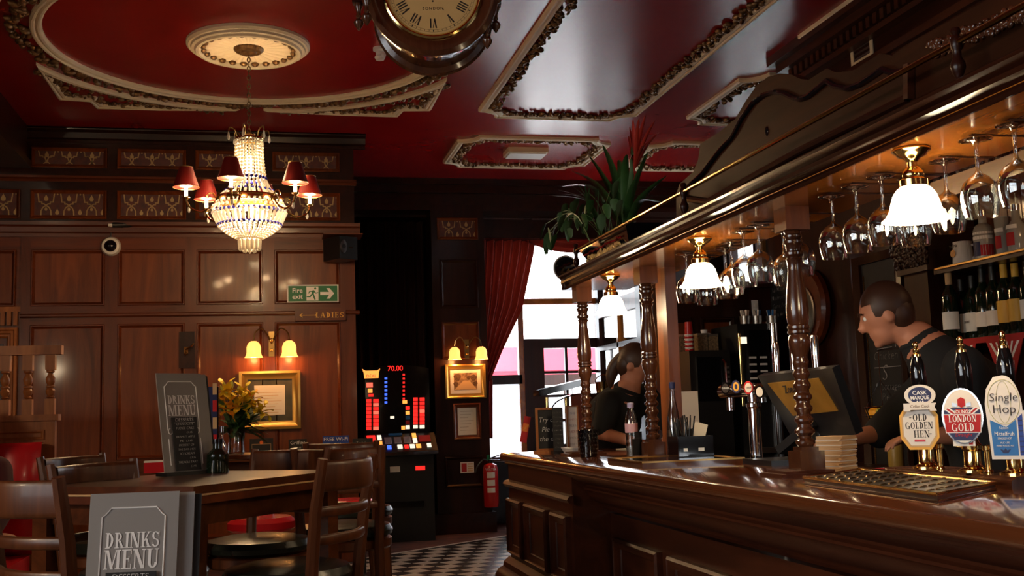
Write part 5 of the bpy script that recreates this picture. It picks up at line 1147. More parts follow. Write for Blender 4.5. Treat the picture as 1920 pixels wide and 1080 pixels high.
t, a, c = card('notice_card', 'blank cream card standing behind the tall glass bottle', 'card', 1243, 735, 1311, 790, y=4.56, z0=HC, m='clipw'); MB().box(a.x, c.x, 4.56, 4.60, HC, HC + .01).build('card_foot', M['black'], t, True)
# tall clear glass bottle
c = Vector((W(1266, 850, y=4.36).x, 4.36, HC + .0)); t = thing('water_bottle', 'tall clear glass water bottle with a dark stopper on the bar', 'bottle', c)
MB().lathe([(0, 0), (.030, 0), (.032, .006), (.032, .10), (.030, .14), (.022, .20), (.013, .25), (.011, .30), (.012, .305), (.010, .305), (.009, .25), (.018, .20), (.027, .14), (.029, .10), (.029, .008), (0, .008)], 24).build('glass_body', M['tglass'], t, angle=60)
MB().lathe([(0, .01), (.0285, .01), (.0285, .10), (.027, .125), (0, .125)], 20).build('water', mat('water_tint', (.62, .52, .38), .05, trans=.6, ior=1.33), t); MB().lathe([(0, .295), (.013, .30), (.013, .325), (0, .327)], 16).build('stopper', M['navy'], t)
# plastic water bottle
yq = 4.62; c = Vector((W(1186, 850, y=yq).x, yq, HC)); t = thing('water_bottle', 'clear plastic water bottle with a lilac cap and pink label', 'bottle', c)
MB().lathe([(0, 0), (.026, 0), (.028, .006), (.026, .03), (.028, .05), (.026, .08), (.028, .10), (.028, .165), (.022, .195), (.012, .215), (.012, .225), (.010, .225), (.010, .215), (.02, .193), (.0265, .164), (.0265, .008), (0, .008)], 24).build('plastic_body', M['tglass'], t, angle=60)
MB().lathe([(0, .224), (.0145, .224), (.0145, .245), (0, .247)], 18).build('cap', mat('lilac_plastic', (.45, .40, .62), .4), t); MB().lathe([(.0287, .115), (.0287, .155)], 20).build('label', mat('pink_label', (.75, .45, .50), .5), t, fix=False); MB().lathe([(0, .008), (.025, .008), (.025, .055), (0, .055)], 16).build('ice', M['frost'], t)
# black dimpled pot with a straw, pie chalkboard, menu holder, dark boards
c = W(1104, 857, z=HC); t = thing('black_pot', 'black dimpled pot with one thin straw in it', 'pot', c)
MB().lathe([(0, 0), (.038, 0), (.040, .005), (.048, .125), (.046, .128), (.038, .01), (0, .01)], 24).build('pot', M['gblack'], t)
dmm = MB().ball((0, 0, 0), .0035, 6, 4).mesh('dimple', M['black'])
for j in range(6):
    for i in range(18): a = 2 * PI * (i + .5 * (j % 2)) / 18; r_ = .0405 + .0012 * j; o_ = link('dimple', dmm, t); o_.location = (r_ * math.cos(a), r_ * math.sin(a), .02 + .018 * j)
MB().cyl((.0, .0, .012), (.03, -.03, .26), .0025, n=6).build('straw', M['black'], t)
def stand_board(name, label, px0, px1, py0, py1, yq, frame_m, face_m, rows, size, cm='chalk', fw=.012):
    a, c = W(px0, py0, y=yq), W(px1, py1, y=yq); t = thing(name, label, 'sign board', ((a.x + c.x) / 2, yq, HC))
    MB().box(a.x, c.x, yq, yq + .012, HC + .012, a.z).build('board', M[face_m], t, True)
    MB().box(a.x - .008, c.x + .008, yq - .02, yq + .035, HC, HC + .016).build('board_foot', M[frame_m], t, True)
    if fw: MB().sweep([(0, 0), (0, .008), (fw, .008), (fw, 0)], [(a.x, yq, HC + .014), (c.x, yq, HC + .014), (c.x, yq, a.z), (a.x, yq, a.z)], (0, -1, 0)).build('frame', M[frame_m], t, True)
    n = len(rows)
    for i, (tx, sz, m2) in enumerate(rows): text(tx, sz, M[m2], t, face(((a.x + c.x) / 2, yq - .0015, a.z - (a.z - HC) * (i + 1.3) / (n + 1.8)), X3, Z3), 'lettering', shear=.2, off=-.0006)
    return t
stand_board('pie_sign', 'wood framed chalkboard lettered Try our Pie of the day', 1003, 1056, 765, 850, 5.60, 'oak', 'slate', [('Try our', .036, 'chalk'), ('Pie of', .036, 'chalk'), ('the day', .036, 'chalk')], .02)
stand_board('price_board', 'narrow dark board of small chalk prices overlapping the pie sign', 1036, 1058, 764, 850, 5.50, 'black', 'slate', [(x_, .014, 'chalkd') for x_ in ('DESSERTS', 'Chocolate', 'fudge cake', 'Bramley', 'apple pie', 'Ice cream', 'Treacle', 'tart', 'Cheese')], .01, fw=0)
t = stand_board('menu_holder', 'slim wooden menu holder with a printed white sheet', 1061, 1086, 761, 846, 5.48, 'oak', 'paper', [('THE', .018, 'blue'), ('PIMMS', .018, 'bunt'), ('ALES', .020, 'navy'), ('HOT', .022, 'bunt'), ('FOOD', .018, 'ink'), ('DAILY', .016, 'navy')], .02, fw=.006)
c = W(1072, 842, y=5.36); t = thing('white_dish', 'small square white dish beside the black pot', 'dish', (c.x, 5.36, HC)); b_ = MB(); b_.add([(x * k, y * k, z) for k, z in ((.028, 0), (.042, .03), (.040, .03), (.026, .004)) for x, y in ((-1, -1), (1, -1), (1, 1), (-1, 1))], [(j * 4 + i, j * 4 + (i + 1) % 4, j * 4 + 4 + (i + 1) % 4, j * 4 + 4 + i) for j in range(3) for i in range(4)] + [(3, 2, 1, 0), (12, 13, 14, 15)]); b_.build('dish_body', M['white'], t); MB().box(-.044, .044, -.044, .044, .03, .036).build('dish_rim', M['white'], t)
c = W(1172, 850, y=4.52)
for k, (px, h_) in enumerate(((1197, .12), (1192, .09))): 
    q = W(px, 852, y=4.52 - .02 * k); tag(MB().box(q.x - .012, q.x + .02, q.y, q.y + .006, HC + .0, HC + h_).box(q.x - .012, q.x + .02, q.y - .01, q.y + .02, HC, HC + .006).build('table_card', M['black']), ['taller dark table card standing by the plastic bottle', 'shorter dark table card standing by the plastic bottle'][k], 'card')
# curved glass food counter at the far end of the bar
t = thing('food_display', 'curved glass food display with a black hood, brass posts and a red logo', 'food display', (1.6, 5.75, HC))
def arc_pts(x): return smooth_path([(x - .17, 5.72, HC), (x - .15, 5.72, HC + .12), (x - .11, 5.74, HC + .24), (x - .03, 5.78, HC + .29), (x + .10, 5.82, HC + .315)], 6)
ap = arc_pts(1.62); b_ = MB(); n = len(ap); vs = [Vector(p) + Vector((0, dy, 0)) for dy in (0, .18) for p in ap]
b_.add(vs, [(i, i + 1, n + i + 1, n + i) for i in range(n - 1)]); b_.build('curved_glass', M['tglass'], t, True, fix=False)
MB().tube(ap, .004, 6).build('glass_edge', M['chrome'], t, True)
q0, q1 = W(1005, 738, y=5.74), W(1095, 716, y=5.74); MB().bar(q0, q1, .14, .035).build('hood', M['gblack'], t, True)
for px in (1025, 1061): q = W(px, 745, y=5.8); MB().cyl((q.x, 5.8, HC), (q.x, 5.8, q.z), .010).build('brass_post', M['brass'], t, True)
q = W(985, 805, y=5.71); lg_ = MB().obox(q, (.018, .002, .07), Matrix.Rotation(.22, 3, 'Y')).build('red_logo', M['bunt'], t, True); MB().obox(q + Vector((0, -.0025, .01)), (.015, .001, .022), Matrix.Rotation(.22, 3, 'Y')).build('logo_band', M['exitred'], lg_, True)
text('Curry', .020, M['yellow'], lg_, face(q + Vector((0, -.004, .01)), (1, 0, .6), (-.6, 0, 1)), 'lettering')
c = W(1132, 737, y=6.95); t = thing('brass_bucket', 'small shiny brass bucket behind the bar end', 'bucket', (c.x, 6.95, c.z)); zbk = c.z 
MB().lathe([(0, 0), (.048, 0), (.056, .075), (.054, .075), (.046, .004), (0, .004)], 24).build('bucket', M['brass'], t); MB().tube([(.055 * math.cos(a), 0, .075 + .045 * math.sin(a)) for a in [PI * k / 12 for k in range(13)]], .003, 6).build('bail', M['brass'], t)
tag(MB().box(c.x - .18, c.x + .16, 6.80, 7.12, 0, zbk).build('side_cabinet', M['dark']), 'dark cabinet carrying the brass bucket behind the bar end', 'cabinet')
# wire basket of fruit and a bottle of mustard near the specials board
c = W(1655, 775, x=2.86); t = thing('fruit_basket', 'hanging wire basket in front of the specials board', 'basket', c)
for r_, z in ((.085, .03), (.080, -.01), (.060, -.045), (.03, -.065)): MB().tube([(r_ * math.cos(a), r_ * math.sin(a), z) for a in [2 * PI * k / 24 for k in range(24)]], .0025, 5, True).build('basket_ring', M['chrome'], t)
for k in range(8): a = 2 * PI * k / 8; MB().tube([(.085 * math.cos(a), .085 * math.sin(a), .03), (.060 * math.cos(a), .060 * math.sin(a), -.045), (0, 0, -.07)], .002, 5).build('basket_wire', M['chrome'], t)
for k in range(3): a = 2 * PI * k / 3; MB().tube([(.085 * math.cos(a), .085 * math.sin(a), .03), (.0, .0, .16)], .002, 5).build('basket_chain', M['chrome'], t)
MB().tube([(0, 0, .16), (.0, 0, .30), (.36, 0, .32)], .003, 6).build('basket_hook', M['chrome'], t)
for k, (dx, dy, m, lb_) in enumerate(((-.02, .030, 'lilyo', 'orange in the wire fruit basket'), (-.02, -.035, 'bud', 'greenish lemon in the wire fruit basket'), (.03, .0, 'lily', 'yellow lemon in the wire fruit basket'))):
    f_ = thing('orange' if k == 0 else 'lemon', lb_, 'fruit', c + Vector((dx, dy, 0.002))); MB().ball((0, 0, 0), (.033, .036 if k else .033, .032), 14, 10).build('fruit', M[m], f_); MB().ball((0, 0, .032), (.003, .003, .002), 6, 4).build('stalk', M['leaf'], f_)
c = W(1662, 850, x=2.95); t = thing('mustard_bottle', 'yellow sauce bottle with a white pump top on the back counter', 'sauce bottle', (3.0, c.y, .97))
MB().lathe([(0, 0), (.036, 0), (.038, .01), (.038, .13), (.024, .16), (.014, .165), (.014, .18), (0, .18)], 20).build('bottle_body', mat('mustard', (.42, .26, .05), .4), t); MB().tube([(0, 0, .18), (0, 0, .23), (0, .035, .235), (0, .04, .22)], .006).build('pump_top', M['white'], t)
# ================================================================ CHANDELIER
CHX, CHY = RC.x, RC.y
def chz(py): return W(467, py, y=CHY).z
pm = .00392                                             # metres per photo pixel at the chandelier
ch = thing('chandelier', 'crystal bag chandelier with six red shaded lamps hanging from a chain', 'chandelier', (CHX, CHY, chz(470)))
C0 = Vector((CHX, CHY, 0))
lk = MB().tube([(.011 * math.cos(a) , 0, .020 * math.sin(a)) for a in [2 * PI * k / 12 for k in range(12)]], .0035, 6, True).mesh('chain_link', M['gilt'])
z0c, z1c = chz(246), ZC - .085; nl = int((z1c - z0c) / .031)
for k in range(nl + 1):
    o = link('chain_link', lk, ch); o.location = Vector((0, 0, z0c + (z1c - z0c) * k / nl - chz(470))); o.rotation_euler = (0, 0, PI / 2 * (k % 2))
def ring_part(nm, r_, z, rad, m, n=40): MB().tube([C0 + Vector((r_ * math.cos(a), r_ * math.sin(a), z)) for a in [2 * PI * k / n for k in range(n)]], rad, 8, True).build(nm, M[m], ch, True)
ring_part('crown_ring', .094, chz(262), .010, 'brass'); ring_part('gilt_ring', .215, chz(374), .016, 'brass'); ring_part('lower_ring', .075, chz(447), .008, 'brass')
MB().lathe([(.225, chz(370)), (.235, chz(376)), (.232, chz(384)), (.222, chz(384)), (.215, chz(372))], 48, C0).build('gilt_gallery', M['brass'], ch, True)
MB().lathe([(.002, z0c), (.03, z0c - .03), (.010, z0c - .06), (.030, chz(264)), (.0, chz(264))], 20, C0).build('crown_cap', M['obrass'], ch, True)
pend = MB().lathe([(0, .0), (.004, -.004), (.009, -.030), (.011, -.045), (.006, -.058), (0, -.062)], 8).mesh('crystal_drop', M['crystal'])
for k in range(6):
    a = 2 * PI * k / 6 + .26; d_ = Vector((math.cos(a), math.sin(a), 0)); zt_ = chz(258)
    MB().tube(smooth_path([C0 + d_ * .085 + Z3 * zt_, C0 + d_ * .10 + Z3 * (zt_ + .045), C0 + d_ * .135 + Z3 * (zt_ + .06), C0 + d_ * .145 + Z3 * (zt_ + .035)], 5), .005, 6).build('crown_scroll', M['obrass'], ch, True)
    o = link('crystal_drop', pend, ch); o.location = d_ * .145 + Z3 * (zt_ + .032 - chz(470))
def strand(nm, prof, br, m, count, off=0):
    """a string of faceted beads along (r,z), repeated round the axis"""
    b_ = MB(); pts = smooth_path([Vector((r_, 0, z)) for r_, z in prof], 8); L = [0]
    for p, q in zip(pts, pts[1:]): L.append(L[-1] + (q - p).length)
    n = max(1, int(L[-1] / (br * 2.05)))
    for i in range(n + 1):
        s_ = L[-1] * i / n; k = 0
        while k < len(L) - 2 and L[k + 1] < s_: k += 1
        f_ = (s_ - L[k]) / max(1e-6, L[k + 1] - L[k]); p = pts[k].lerp(pts[k + 1], f_); b_.ball(p - Z3 * chz(470), br, 6, 4)
    me = b_.mesh(nm, M[m], 20)
    for i in range(count): o = link(nm, me, ch); o.rotation_euler = (0, 0, 2 * PI * (i + off) / count)
strand('bead_strand', [(.094, chz(264)), (.092, chz(285)), (.098, chz(310)), (.110, chz(333))], .0115, 'crystal', 24)
strand('bowl_strand', [(.228, chz(382)), (.252, chz(392)), (.250, chz(400))], .0125, 'crystal', 40)
strand('bowl_strand', [(.212, chz(424)), (.160, chz(436)), (.085, chz(447))], .0095, 'crystal', 40, .5)
strand('blue_bead', [(.248, chz(399)), (.248, chz(399.2))], .013, 'bluecrystal', 44); strand('blue_bead', [(.214, chz(422)), (.214, chz(422.2))], .012, 'bluecrystal', 40); strand('blue_bead', [(.113, chz(335)), (.113, chz(335.2))], .012, 'bluecrystal', 22); strand('blue_bead', [(.165, chz(359)), (.165, chz(359.2))], .011, 'bluecrystal', 22)
def prisms(nm, ra, za, rb, zb2, wd, count, m='crystal'):
    b_ = MB(); p, q = Vector((ra, 0, za - chz(470))), Vector((rb, 0, zb2 - chz(470))); b_.tube([p, p.lerp(q, .12), p.lerp(q, .88), q], [wd * .3, wd, wd, wd * .3], 6); me = b_.mesh(nm, M[m], 20)
    for i in range(count): o = link(nm, me, ch); o.rotation_euler = (0, 0, 2 * PI * i / count)
prisms('long_prism', .113, chz(337), .150, chz(358), .008, 24); prisms('skirt_prism', .166, chz(360), .214, chz(372), .008, 26); prisms('bowl_prism', .248, chz(401), .214, chz(421), .011, 40); prisms('bottom_drop', .072, chz(449), .068, chz(470), .011, 14); prisms('bottom_drop', .045, chz(449), .04, chz(474), .011, 8)
for k in range(6):
    a = math.radians(15 + 60 * k); d_ = Vector((math.cos(a), math.sin(a), 0)); tz = chz(380); R_ = .435
    arm = MB().tube(smooth_path([C0 + d_ * .225 + Z3 * (tz + .01), C0 + d_ * .27 + Z3 * (tz - .05), C0 + d_ * .34 + Z3 * (tz - .085), C0 + d_ * .41 + Z3 * (tz - .06), C0 + d_ * R_ + Z3 * (tz - .005)], 6), .0085, 8).build('arm', M['brass'], ch, True)
    MB().tube(smooth_path([C0 + d_ * .225 + Z3 * (tz + .01), C0 + d_ * .25 + Z3 * (tz + .05), C0 + d_ * .285 + Z3 * (tz + .045), C0 + d_ * .29 + Z3 * (tz + .02), C0 + d_ * .275 + Z3 * (tz + .015)], 5), .006, 6).build('arm_scroll', M['brass'], arm, True)
    o_ = C0 + d_ * R_ + Z3 * (tz - .005)
    MB().lathe([(.006, 0), (.024, .01), (.026, .016), (.012, .02), (.012, .026)], 14, o_).build('candle_cup', M['brass'], arm, True)
    MB().lathe([(.012, .02), (.012, .095), (0, .095)], 12, o_).build('candle', M['shadein'], arm, True)
    MB().ball(o_ + Z3 * .125, (.014, .014, .028), 10, 8).build('bulb', M['bulb'], arm, True)
    MB().lathe([(.088, .085), (.044, .225)], 28, o_).build('shade', M['redshade'], arm, True, fix=False); MB().lathe([(.0865, .0855), (.043, .2245)], 28, o_).build('shade_lining', M['shadein'], arm, True, fix=False)
    for r_, z in ((.088, .085), (.044, .225)): MB().tube([o_ + Vector((r_ * math.cos(q), r_ * math.sin(q), z)) for q in [2 * PI * j / 28 for j in range(28)]], .0025, 5, True).build('shade_trim', M['obrass'], arm, True)
    dp = link('crystal_drop', pend, ch); dp.location = (C0 + d_ * (R_ - .02) + Z3 * (tz - .035)) - Vector((CHX, CHY, chz(470)))
    lamp('chandelier_light', o_ + Z3 * .07, 26, (1, .62, .30), .03)
for z in (chz(300), chz(318)): MB().ball(C0 + Z3 * z, (.026, .026, .035), 12, 8).build('inner_bulb', M['bulb'], ch, True)
for k in range(5): a = 2 * PI * k / 5; MB().ball(C0 + Vector((.10 * math.cos(a), .10 * math.sin(a), chz(402))), (.024, .024, .032), 12, 8).build('inner_bulb', M['bulb'], ch, True)
lamp('chandelier_light', C0 + Z3 * chz(309), 60, (1, .68, .36), .05); lamp('chandelier_light', C0 + Z3 * chz(405), 80, (1, .68, .36), .09)
# two out-of-view pendants added as fill light for the menus, booth and bar front
for k, (x, y) in enumerate(((-3.2, 2.6), (.3, -2.6))):
    pl_ = thing('pendant_lamp', ['brass pendant lamp over the front tables nearer the left windows', 'brass pendant lamp over the front tables nearer the bar'][k], 'lamp', (x, y, 2.25)); MB().cyl((0, 0, .25), (0, 0, ZC - 2.25), .008).build('rod', M['brass'], pl_); MB().lathe([(.03, .26), (.10, .22), (.17, .10), (.20, 0)], 32).build('glass_bowl', M['shade'], pl_, fix=False); MB().ball((0, 0, .08), (.03, .03, .04), 12, 8).build('bulb', M['bulb'], pl_)
    lamp('pendant_light', (x, y, 2.20), (130, 28)[k], (1, .74, .46), .12)
# ================================================================ HANGING CLOCK
cc = W(811, -15, y=4.4); wv = (EYEP - cc); wv.z = 0; wv.normalize(); ux = Z3.cross(wv).normalized()
ck = thing('pub_clock', 'big round drum clock with a cream roman dial in a dark wooden case', 'clock', cc + Z3 * -.3)
CM = Matrix((ux, Z3, wv)).transposed()                    # local x,y,z -> ux, up, towards the viewer
RD = .196
MB().lathe([(0, -.34), (.235, -.34), (.262, -.335), (.270, -.315), (.262, -.295), (.240, -.285), (.236, -.20), (.240, -.16), (.236, -.10), (.246, -.07), (.262, -.06), (.270, -.04), (.282, -.015), (.280, .005), (.262, .02), (.235, .022), (.215, .012), (0, .012)], 64, cc, CM).build('case', M['turned'], ck, True)
MB().lathe([(.190, .012), (.196, .022), (.204, .026), (.212, .022), (.216, .012)], 64, cc, CM).build('brass_bezel', M['brass'], ck, True)
MB().lathe([(0, .014), (.193, .014), (.193, .012), (0, .012)], 64, cc, CM).build('dial', M['dial'], ck, True)
def dial_pt(a, b_, k=0): return cc + ux * a + Z3 * b_ + wv * (.0145 + k * .0003)
ROM = ['XII', 'I', 'II', 'III', 'IIII', 'V', 'VI', 'VII', 'VIII', 'IX', 'X', 'XI']
for k, s_ in enumerate(ROM):
    th = PI / 2 - k * PI / 6; ra = Vector((math.cos(th), math.sin(th))); ta = Vector((ra.y, -ra.x)); b_ = MB(); wds = {'I': .011, 'V': .022, 'X': .022}; tot = sum(wds[q] for q in s_); x = -tot / 2
    def stroke(xa, r0, xb, r1, w_):
        b_.add([dial_pt(*(ra * r_ + ta * (x_ + dx))) for x_, r_, dx in ((xa, r0, -w_), (xa, r0, w_), (xb, r1, w_), (xb, r1, -w_))], [(0, 1, 2, 3)])
    for q in s_:
        c_ = x + wds[q] / 2; r0, r1 = .122, .164
        if q == 'I': stroke(c_, r0, c_, r1, .0030)
        elif q == 'V': stroke(c_ , r0, c_ - .007, r1, .0032); stroke(c_, r0, c_ + .007, r1, .0013)
        else: stroke(c_ + .007, r0, c_ - .007, r1, .0032); stroke(c_ - .007, r0, c_ + .007, r1, .0013)
        x += wds[q]
    b_.build('numeral', M['ink'], ck, True, fix=False)
b_ = MB()
for k in range(60):
    th = k * PI / 30; ra = Vector((math.cos(th), math.sin(th))); ta = Vector((ra.y, -ra.x)); w_ = .0022 if k % 5 == 0 else .0008
    b_.add([dial_pt(*(ra * r_ + ta * dx)) for r_, dx in ((.172, -w_), (.172, w_), (.180, w_), (.180, -w_))], [(0, 1, 2, 3)])
for r_ in (.171, .181):
    n = 64
    for i in range(n):
        a0, a1 = 2 * PI * i / n, 2 * PI * (i + 1) / n; b_.add([dial_pt(q * math.cos(a), q * math.sin(a)) for q, a in ((r_, a0), (r_, a1), (r_ + .0009, a1), (r_ + .0009, a0))], [(0, 1, 2, 3)])
b_.build('minute_track', M['ink'], ck, True, fix=False)['kind'] = 'stuff'
text('LONDON', .017, M['ink'], ck, face(dial_pt(0, -.078), ux, Z3), 'lettering', sp=1.3)
for dx, dy, r_ in ((0, -.046, .004), (-.04, -.075, .0022), (.043, -.083, .0022)): MB().prism(circ(12, r_), dial_pt(dx, dy), ux, Z3, wv * .0004).build('winding_hole', M['ink'], ck, True)
for an, L_, w_ in ((PI * .62, .105, .006), (PI * .38, .15, .004)): MB().bar(dial_pt(0, 0, 8), dial_pt(L_ * math.cos(an), L_ * math.sin(an), 8), w_, .002, wv).build('hand', M['ink'], ck, True)
fin = [(0, .0), (.006, .004), (.010, .012), (.022, .030), (.024, .042), (.016, .056), (.008, .062), (.014, .070), (.010, .080), (.012, .10), (.020, .115), (.018, .14), (0, .15)]
for sx, px, py in ((-1, 688, 48), (-1, 673, 58), (1, 914, 92), (1, 930, 62)):
    q = W(px, py, y=4.4 + (.08 if px in (673, 930) else -.02)); MB().lathe([(r_ * .9, z * .9) for r_, z in fin], 14, q).build('finial', M['turned'], ck, True)
    MB().bar(q + Z3 * .12, q + Z3 * .42, .05, .05, ux).build('side_bracket', M['darkz'], ck, True)
for sx in (-1, 1):
    for k in range(5): MB().ball(cc + ux * sx * (.275 + .012 * math.sin(k)) + Z3 * (-.02 + .045 * k) - wv * .03, (.02, .02, .024), 8, 6).build('carved_knob', M['turned'], ck, True)
MB().cyl(cc + Z3 * .22 - wv * .16, Vector((cc.x - wv.x * .16, cc.y - wv.y * .16, ZC)), .02).build('hanging_rod', M['obrass'], ck, True)
for a in (-.35, .12): q = cc + ux * (.243 * math.sin(a)) + Z3 * (-.243 * math.cos(a)) - wv * .15; MB().tube([q, q + wv * .012 - Z3 * .012, q + wv * .03], .003, 5).build('door_hook', M['brass'], ck, True)
# ceiling sensor and emergency light
q = W(712, 90, z=ZC); t = thing('ceiling_sensor', 'small white sensor on the red ceiling behind the clock', 'sensor', q - Z3 * .09)
MB().lathe([(.05, .09), (.05, .07), (.03, .06), (.03, .03), (.04, .02), (.03, 0), (0, 0)], 20).build('sensor_body', M['white'], t); MB().ball((.02, -.03, .03), .022, 12, 8).build('sensor_eye', M['white'], t)
a, c = W(953, 285, z=ZC - .05), W(1018, 296, z=ZC - .05); t = thing('emergency_light', 'cream emergency light box inside the small ceiling panel', 'light box', ((a.x + c.x) / 2, (a.y + c.y) / 2, ZC - .07))
MB().box(a.x, c.x, a.y - .02, c.y + .03, ZC - .05, ZC).build('light_housing', M['cream'], t, True); MB().box(a.x + .02, c.x - .02, a.y, c.y + .02, ZC - .065, ZC - .05).build('diffuser', M['clipw'], t, True)
# ================================================================ THINGS ON THE PANELLED WALL
yw = YW - .022
a, c = W(538, 534, y=yw), W(635, 567, y=yw); t = thing('fire_exit_sign', 'green Fire exit sign with running figure and arrow', 'sign', ((a.x + c.x) / 2, yw, c.z)); w_, h_ = c.x - a.x, a.z - c.z; mx_, mz = (a.x + c.x) / 2, (a.z + c.z) / 2
MB().box(a.x, c.x, yw - .006, yw, c.z, a.z).build('sign_plate', M['white'], t, True); MB().box(a.x + .012, c.x - .012, yw - .0066, yw - .006, c.z + .012, a.z - .012).build('green_field', M['green'], t, True)
yq = yw - .0072
for s_, dz in (('Fire', .028), ('exit', -.030)): text(s_, .062, M['print'], t, face((a.x + w_ * .20, yq, mz + dz), X3, Z3), 'lettering', off=.0012)
def xzpoly(pts, m, nm, par, o_, sc_, y_=yq, th=.0004): return MB().prism(pts, (o_[0], y_, o_[1]), X3 * sc_, Z3 * sc_, (0, -th, 0)).build(nm, M[m], par, True)
o_ = (a.x + w_ * .49, mz); dr_ = xzpoly([(-.42, -.5), (.42, -.5), (.42, .5), (-.42, .5)], 'print', 'white_doorway', t, o_, h_ * .78)
for pts in ([(-.02, .22), (.14, .24), (.10, -.02), (.22, -.42), (.13, -.44), (.0, -.08), (-.14, -.26), (-.40, -.26), (-.40, -.19), (-.18, -.18), (-.06, .0)], [(-.02, .20), (-.20, .20), (-.30, .02), (-.24, .0), (-.16, .13), (0, .12)], [(.12, .22), (.24, .06), (.40, .10), (.40, .04), (.22, -.01), (.08, .12)]): xzpoly(pts, 'green', 'running_figure', dr_, o_, h_ * .78, yq - .0006)
xzpoly([(.20 + .075 * math.cos(q), .36 + .075 * math.sin(q)) for q in [2 * PI * k / 14 for k in range(14)]], 'green', 'running_figure', dr_, o_, h_ * .78, yq - .0006)
xzpoly([(-.5, -.11), (.12, -.11), (-.06, -.38), (.16, -.38), (.48, 0), (.16, .38), (-.06, .38), (.12, .11), (-.5, .11)], 'print', 'arrow', t, (a.x + w_ * .78, mz), h_ * .78)
a, c = W(553, 582, y=yw), W(648, 601, y=yw); t = thing('ladies_sign', 'wooden LADIES sign with a gilt arrow', 'sign', ((a.x + c.x) / 2, yw - .03, c.z)); mz = (a.z + c.z) / 2
MB().box(a.x, c.x, yw - .045, yw, c.z, a.z).build('sign_board', M['frame'], t, True); serif('LADIES', .048, 'ogold', t, (a.x + (c.x - a.x) * .68, yw - .046, mz), X3, Z3, 1.15, .2)
ax0 = a.x + .04; MB().bar((ax0, yw - .0465, mz), (ax0 + .14, yw - .0465, mz), .002, .005).build('arrow', M['ogold'], t, True)
for sx, xx in ((1, ax0), (-1, ax0 + .14)):
    for sz in (-1, 1): MB().bar((xx, yw - .0465, mz), (xx + .03 if sx > 0 else xx + .025, yw - .0465, mz + sz * .018), .002, .005).build('arrow', M['ogold'], t, True)
def sconce(px, py, y, sc_, label, pw):
    o_ = W(px, py, y=y); t = thing('wall_lamp', label, 'wall lamp', o_, 0, 'twin arm wall lamps')
    MB().box(-.022 * sc_, .022 * sc_, -.012, 0, -.10 * sc_, .10 * sc_).build('back_plate', M['obrass'], t); MB().ball((0, -.02, .03 * sc_), .016 * sc_, 10, 8).build('boss', M['brass'], t); MB().ball((0, -.02, -.05 * sc_), .014 * sc_, 10, 8).build('boss', M['brass'], t)
    for sx in (-1, 1):
        am = MB().tube(smooth_path([(0, -.015, .0), (sx * .03 * sc_, -.04, .07 * sc_), (sx * .075 * sc_, -.065, .12 * sc_), (sx * .125 * sc_, -.08, .09 * sc_), (sx * .138 * sc_, -.08, .03 * sc_)], 6), .0055 * sc_, 7).build('arm', M['obrass'], t)
        q = Vector((sx * .138 * sc_, -.08, .03 * sc_)); MB().lathe([(.012, .0), (.022, -.008), (.022, -.02), (0, -.02)], 14, q).build('gallery', M['brass'], am)
        MB().lathe([(.022 * sc_, -.012), (.045 * sc_, -.028 * sc_), (.056 * sc_, -.06 * sc_), (.056 * sc_, -.10 * sc_), (.062 * sc_, -.125 * sc_), (.072 * sc_, -.14 * sc_)], 24, q).build('amber_shade', M['amber'], am, fix=False)
        MB().ball(q - Z3 * .07 * sc_, (.016, .016, .026), 10, 8).build('bulb', M['bulb'], am); lamp('wall_lamp_light', o_ + q - Z3 * .15 * sc_ - Y3 * .03, pw, (1, .42, .12), .03)
sconce(509, 645, yw - .002, 1.15, 'twin amber wall lamp above the big gold framed notice', 5.0)
sconce(875, 655, YP + .008, 1.10, 'twin amber wall lamp above the small landscape picture', 5.0)
def picture(name, label, px0, py0, px1, py1, y, fm, fw, mount, inner, par_depth=.03):
    a, c = W(px0, py0, y=y), W(px1, py1, y=y); t = thing(name, label, 'picture', ((a.x + c.x) / 2, y, c.z))
    MB().sweep([(0, 0), (0, par_depth), (fw * .3, par_depth * 1.2), (fw * .7, par_depth * .6), (fw, par_depth * .5), (fw, 0)], [(a.x, y, c.z), (c.x, y, c.z), (c.x, y, a.z), (a.x, y, a.z)], (0, -1, 0)).build('frame', M[fm], t, True)
    MB().box(a.x + fw * .6, c.x - fw * .6, y - .006, y, c.z + fw * .6, a.z - fw * .6).build('mount', M[mount], t, True)
    return t, a, c
mt = mat('dark_marbled_mount', (.030, .032, .022), .5, var=(9, (.075, .07, .045)))
M['mount'] = mt
t, a, c = picture('framed_notice', 'gold framed notice with a cream sheet on a dark mount', 448, 697, 564, 803, yw, 'gold', .075, 'mount', None)
MB().box(a.x + .135, c.x - .14, yw - .008, yw - .006, c.z + .13, a.z - .13).build('cream_sheet', M['paper'], t, True)
for k in range(9): MB().box(a.x + .17 + .02 * (k % 2), c.x - .17 - .03 * (k % 3), yw - .0084, yw - .008, a.z - .20 - .026 * k, a.z - .196 - .026 * k).build('writing_line', M['card'], t, True)
t, a, c = picture('framed_landscape', 'gold framed sepia landscape picture on the pillar', 834, 684, 911, 746, YP + .012, 'gold', .055, 'clipw', None)
iw = (c.x - a.x); ih = (a.z - c.z); yq2 = YP + .005
sep = mat('sepia_print', (.45, .30, .17), .7, var=(26, (.10, .05, .025))); M['sepia'] = sep; M['sepia2'] = mat('sepia_dark', (.14, .075, .04), .7, var=(60, (.05, .025, .012)))
MB().box(a.x + iw * .21, c.x - iw * .21, yq2 - .001, yq2 + .001, c.z + ih * .25, a.z - ih * .25).build('sepia_print', M['sepia'], t, True)
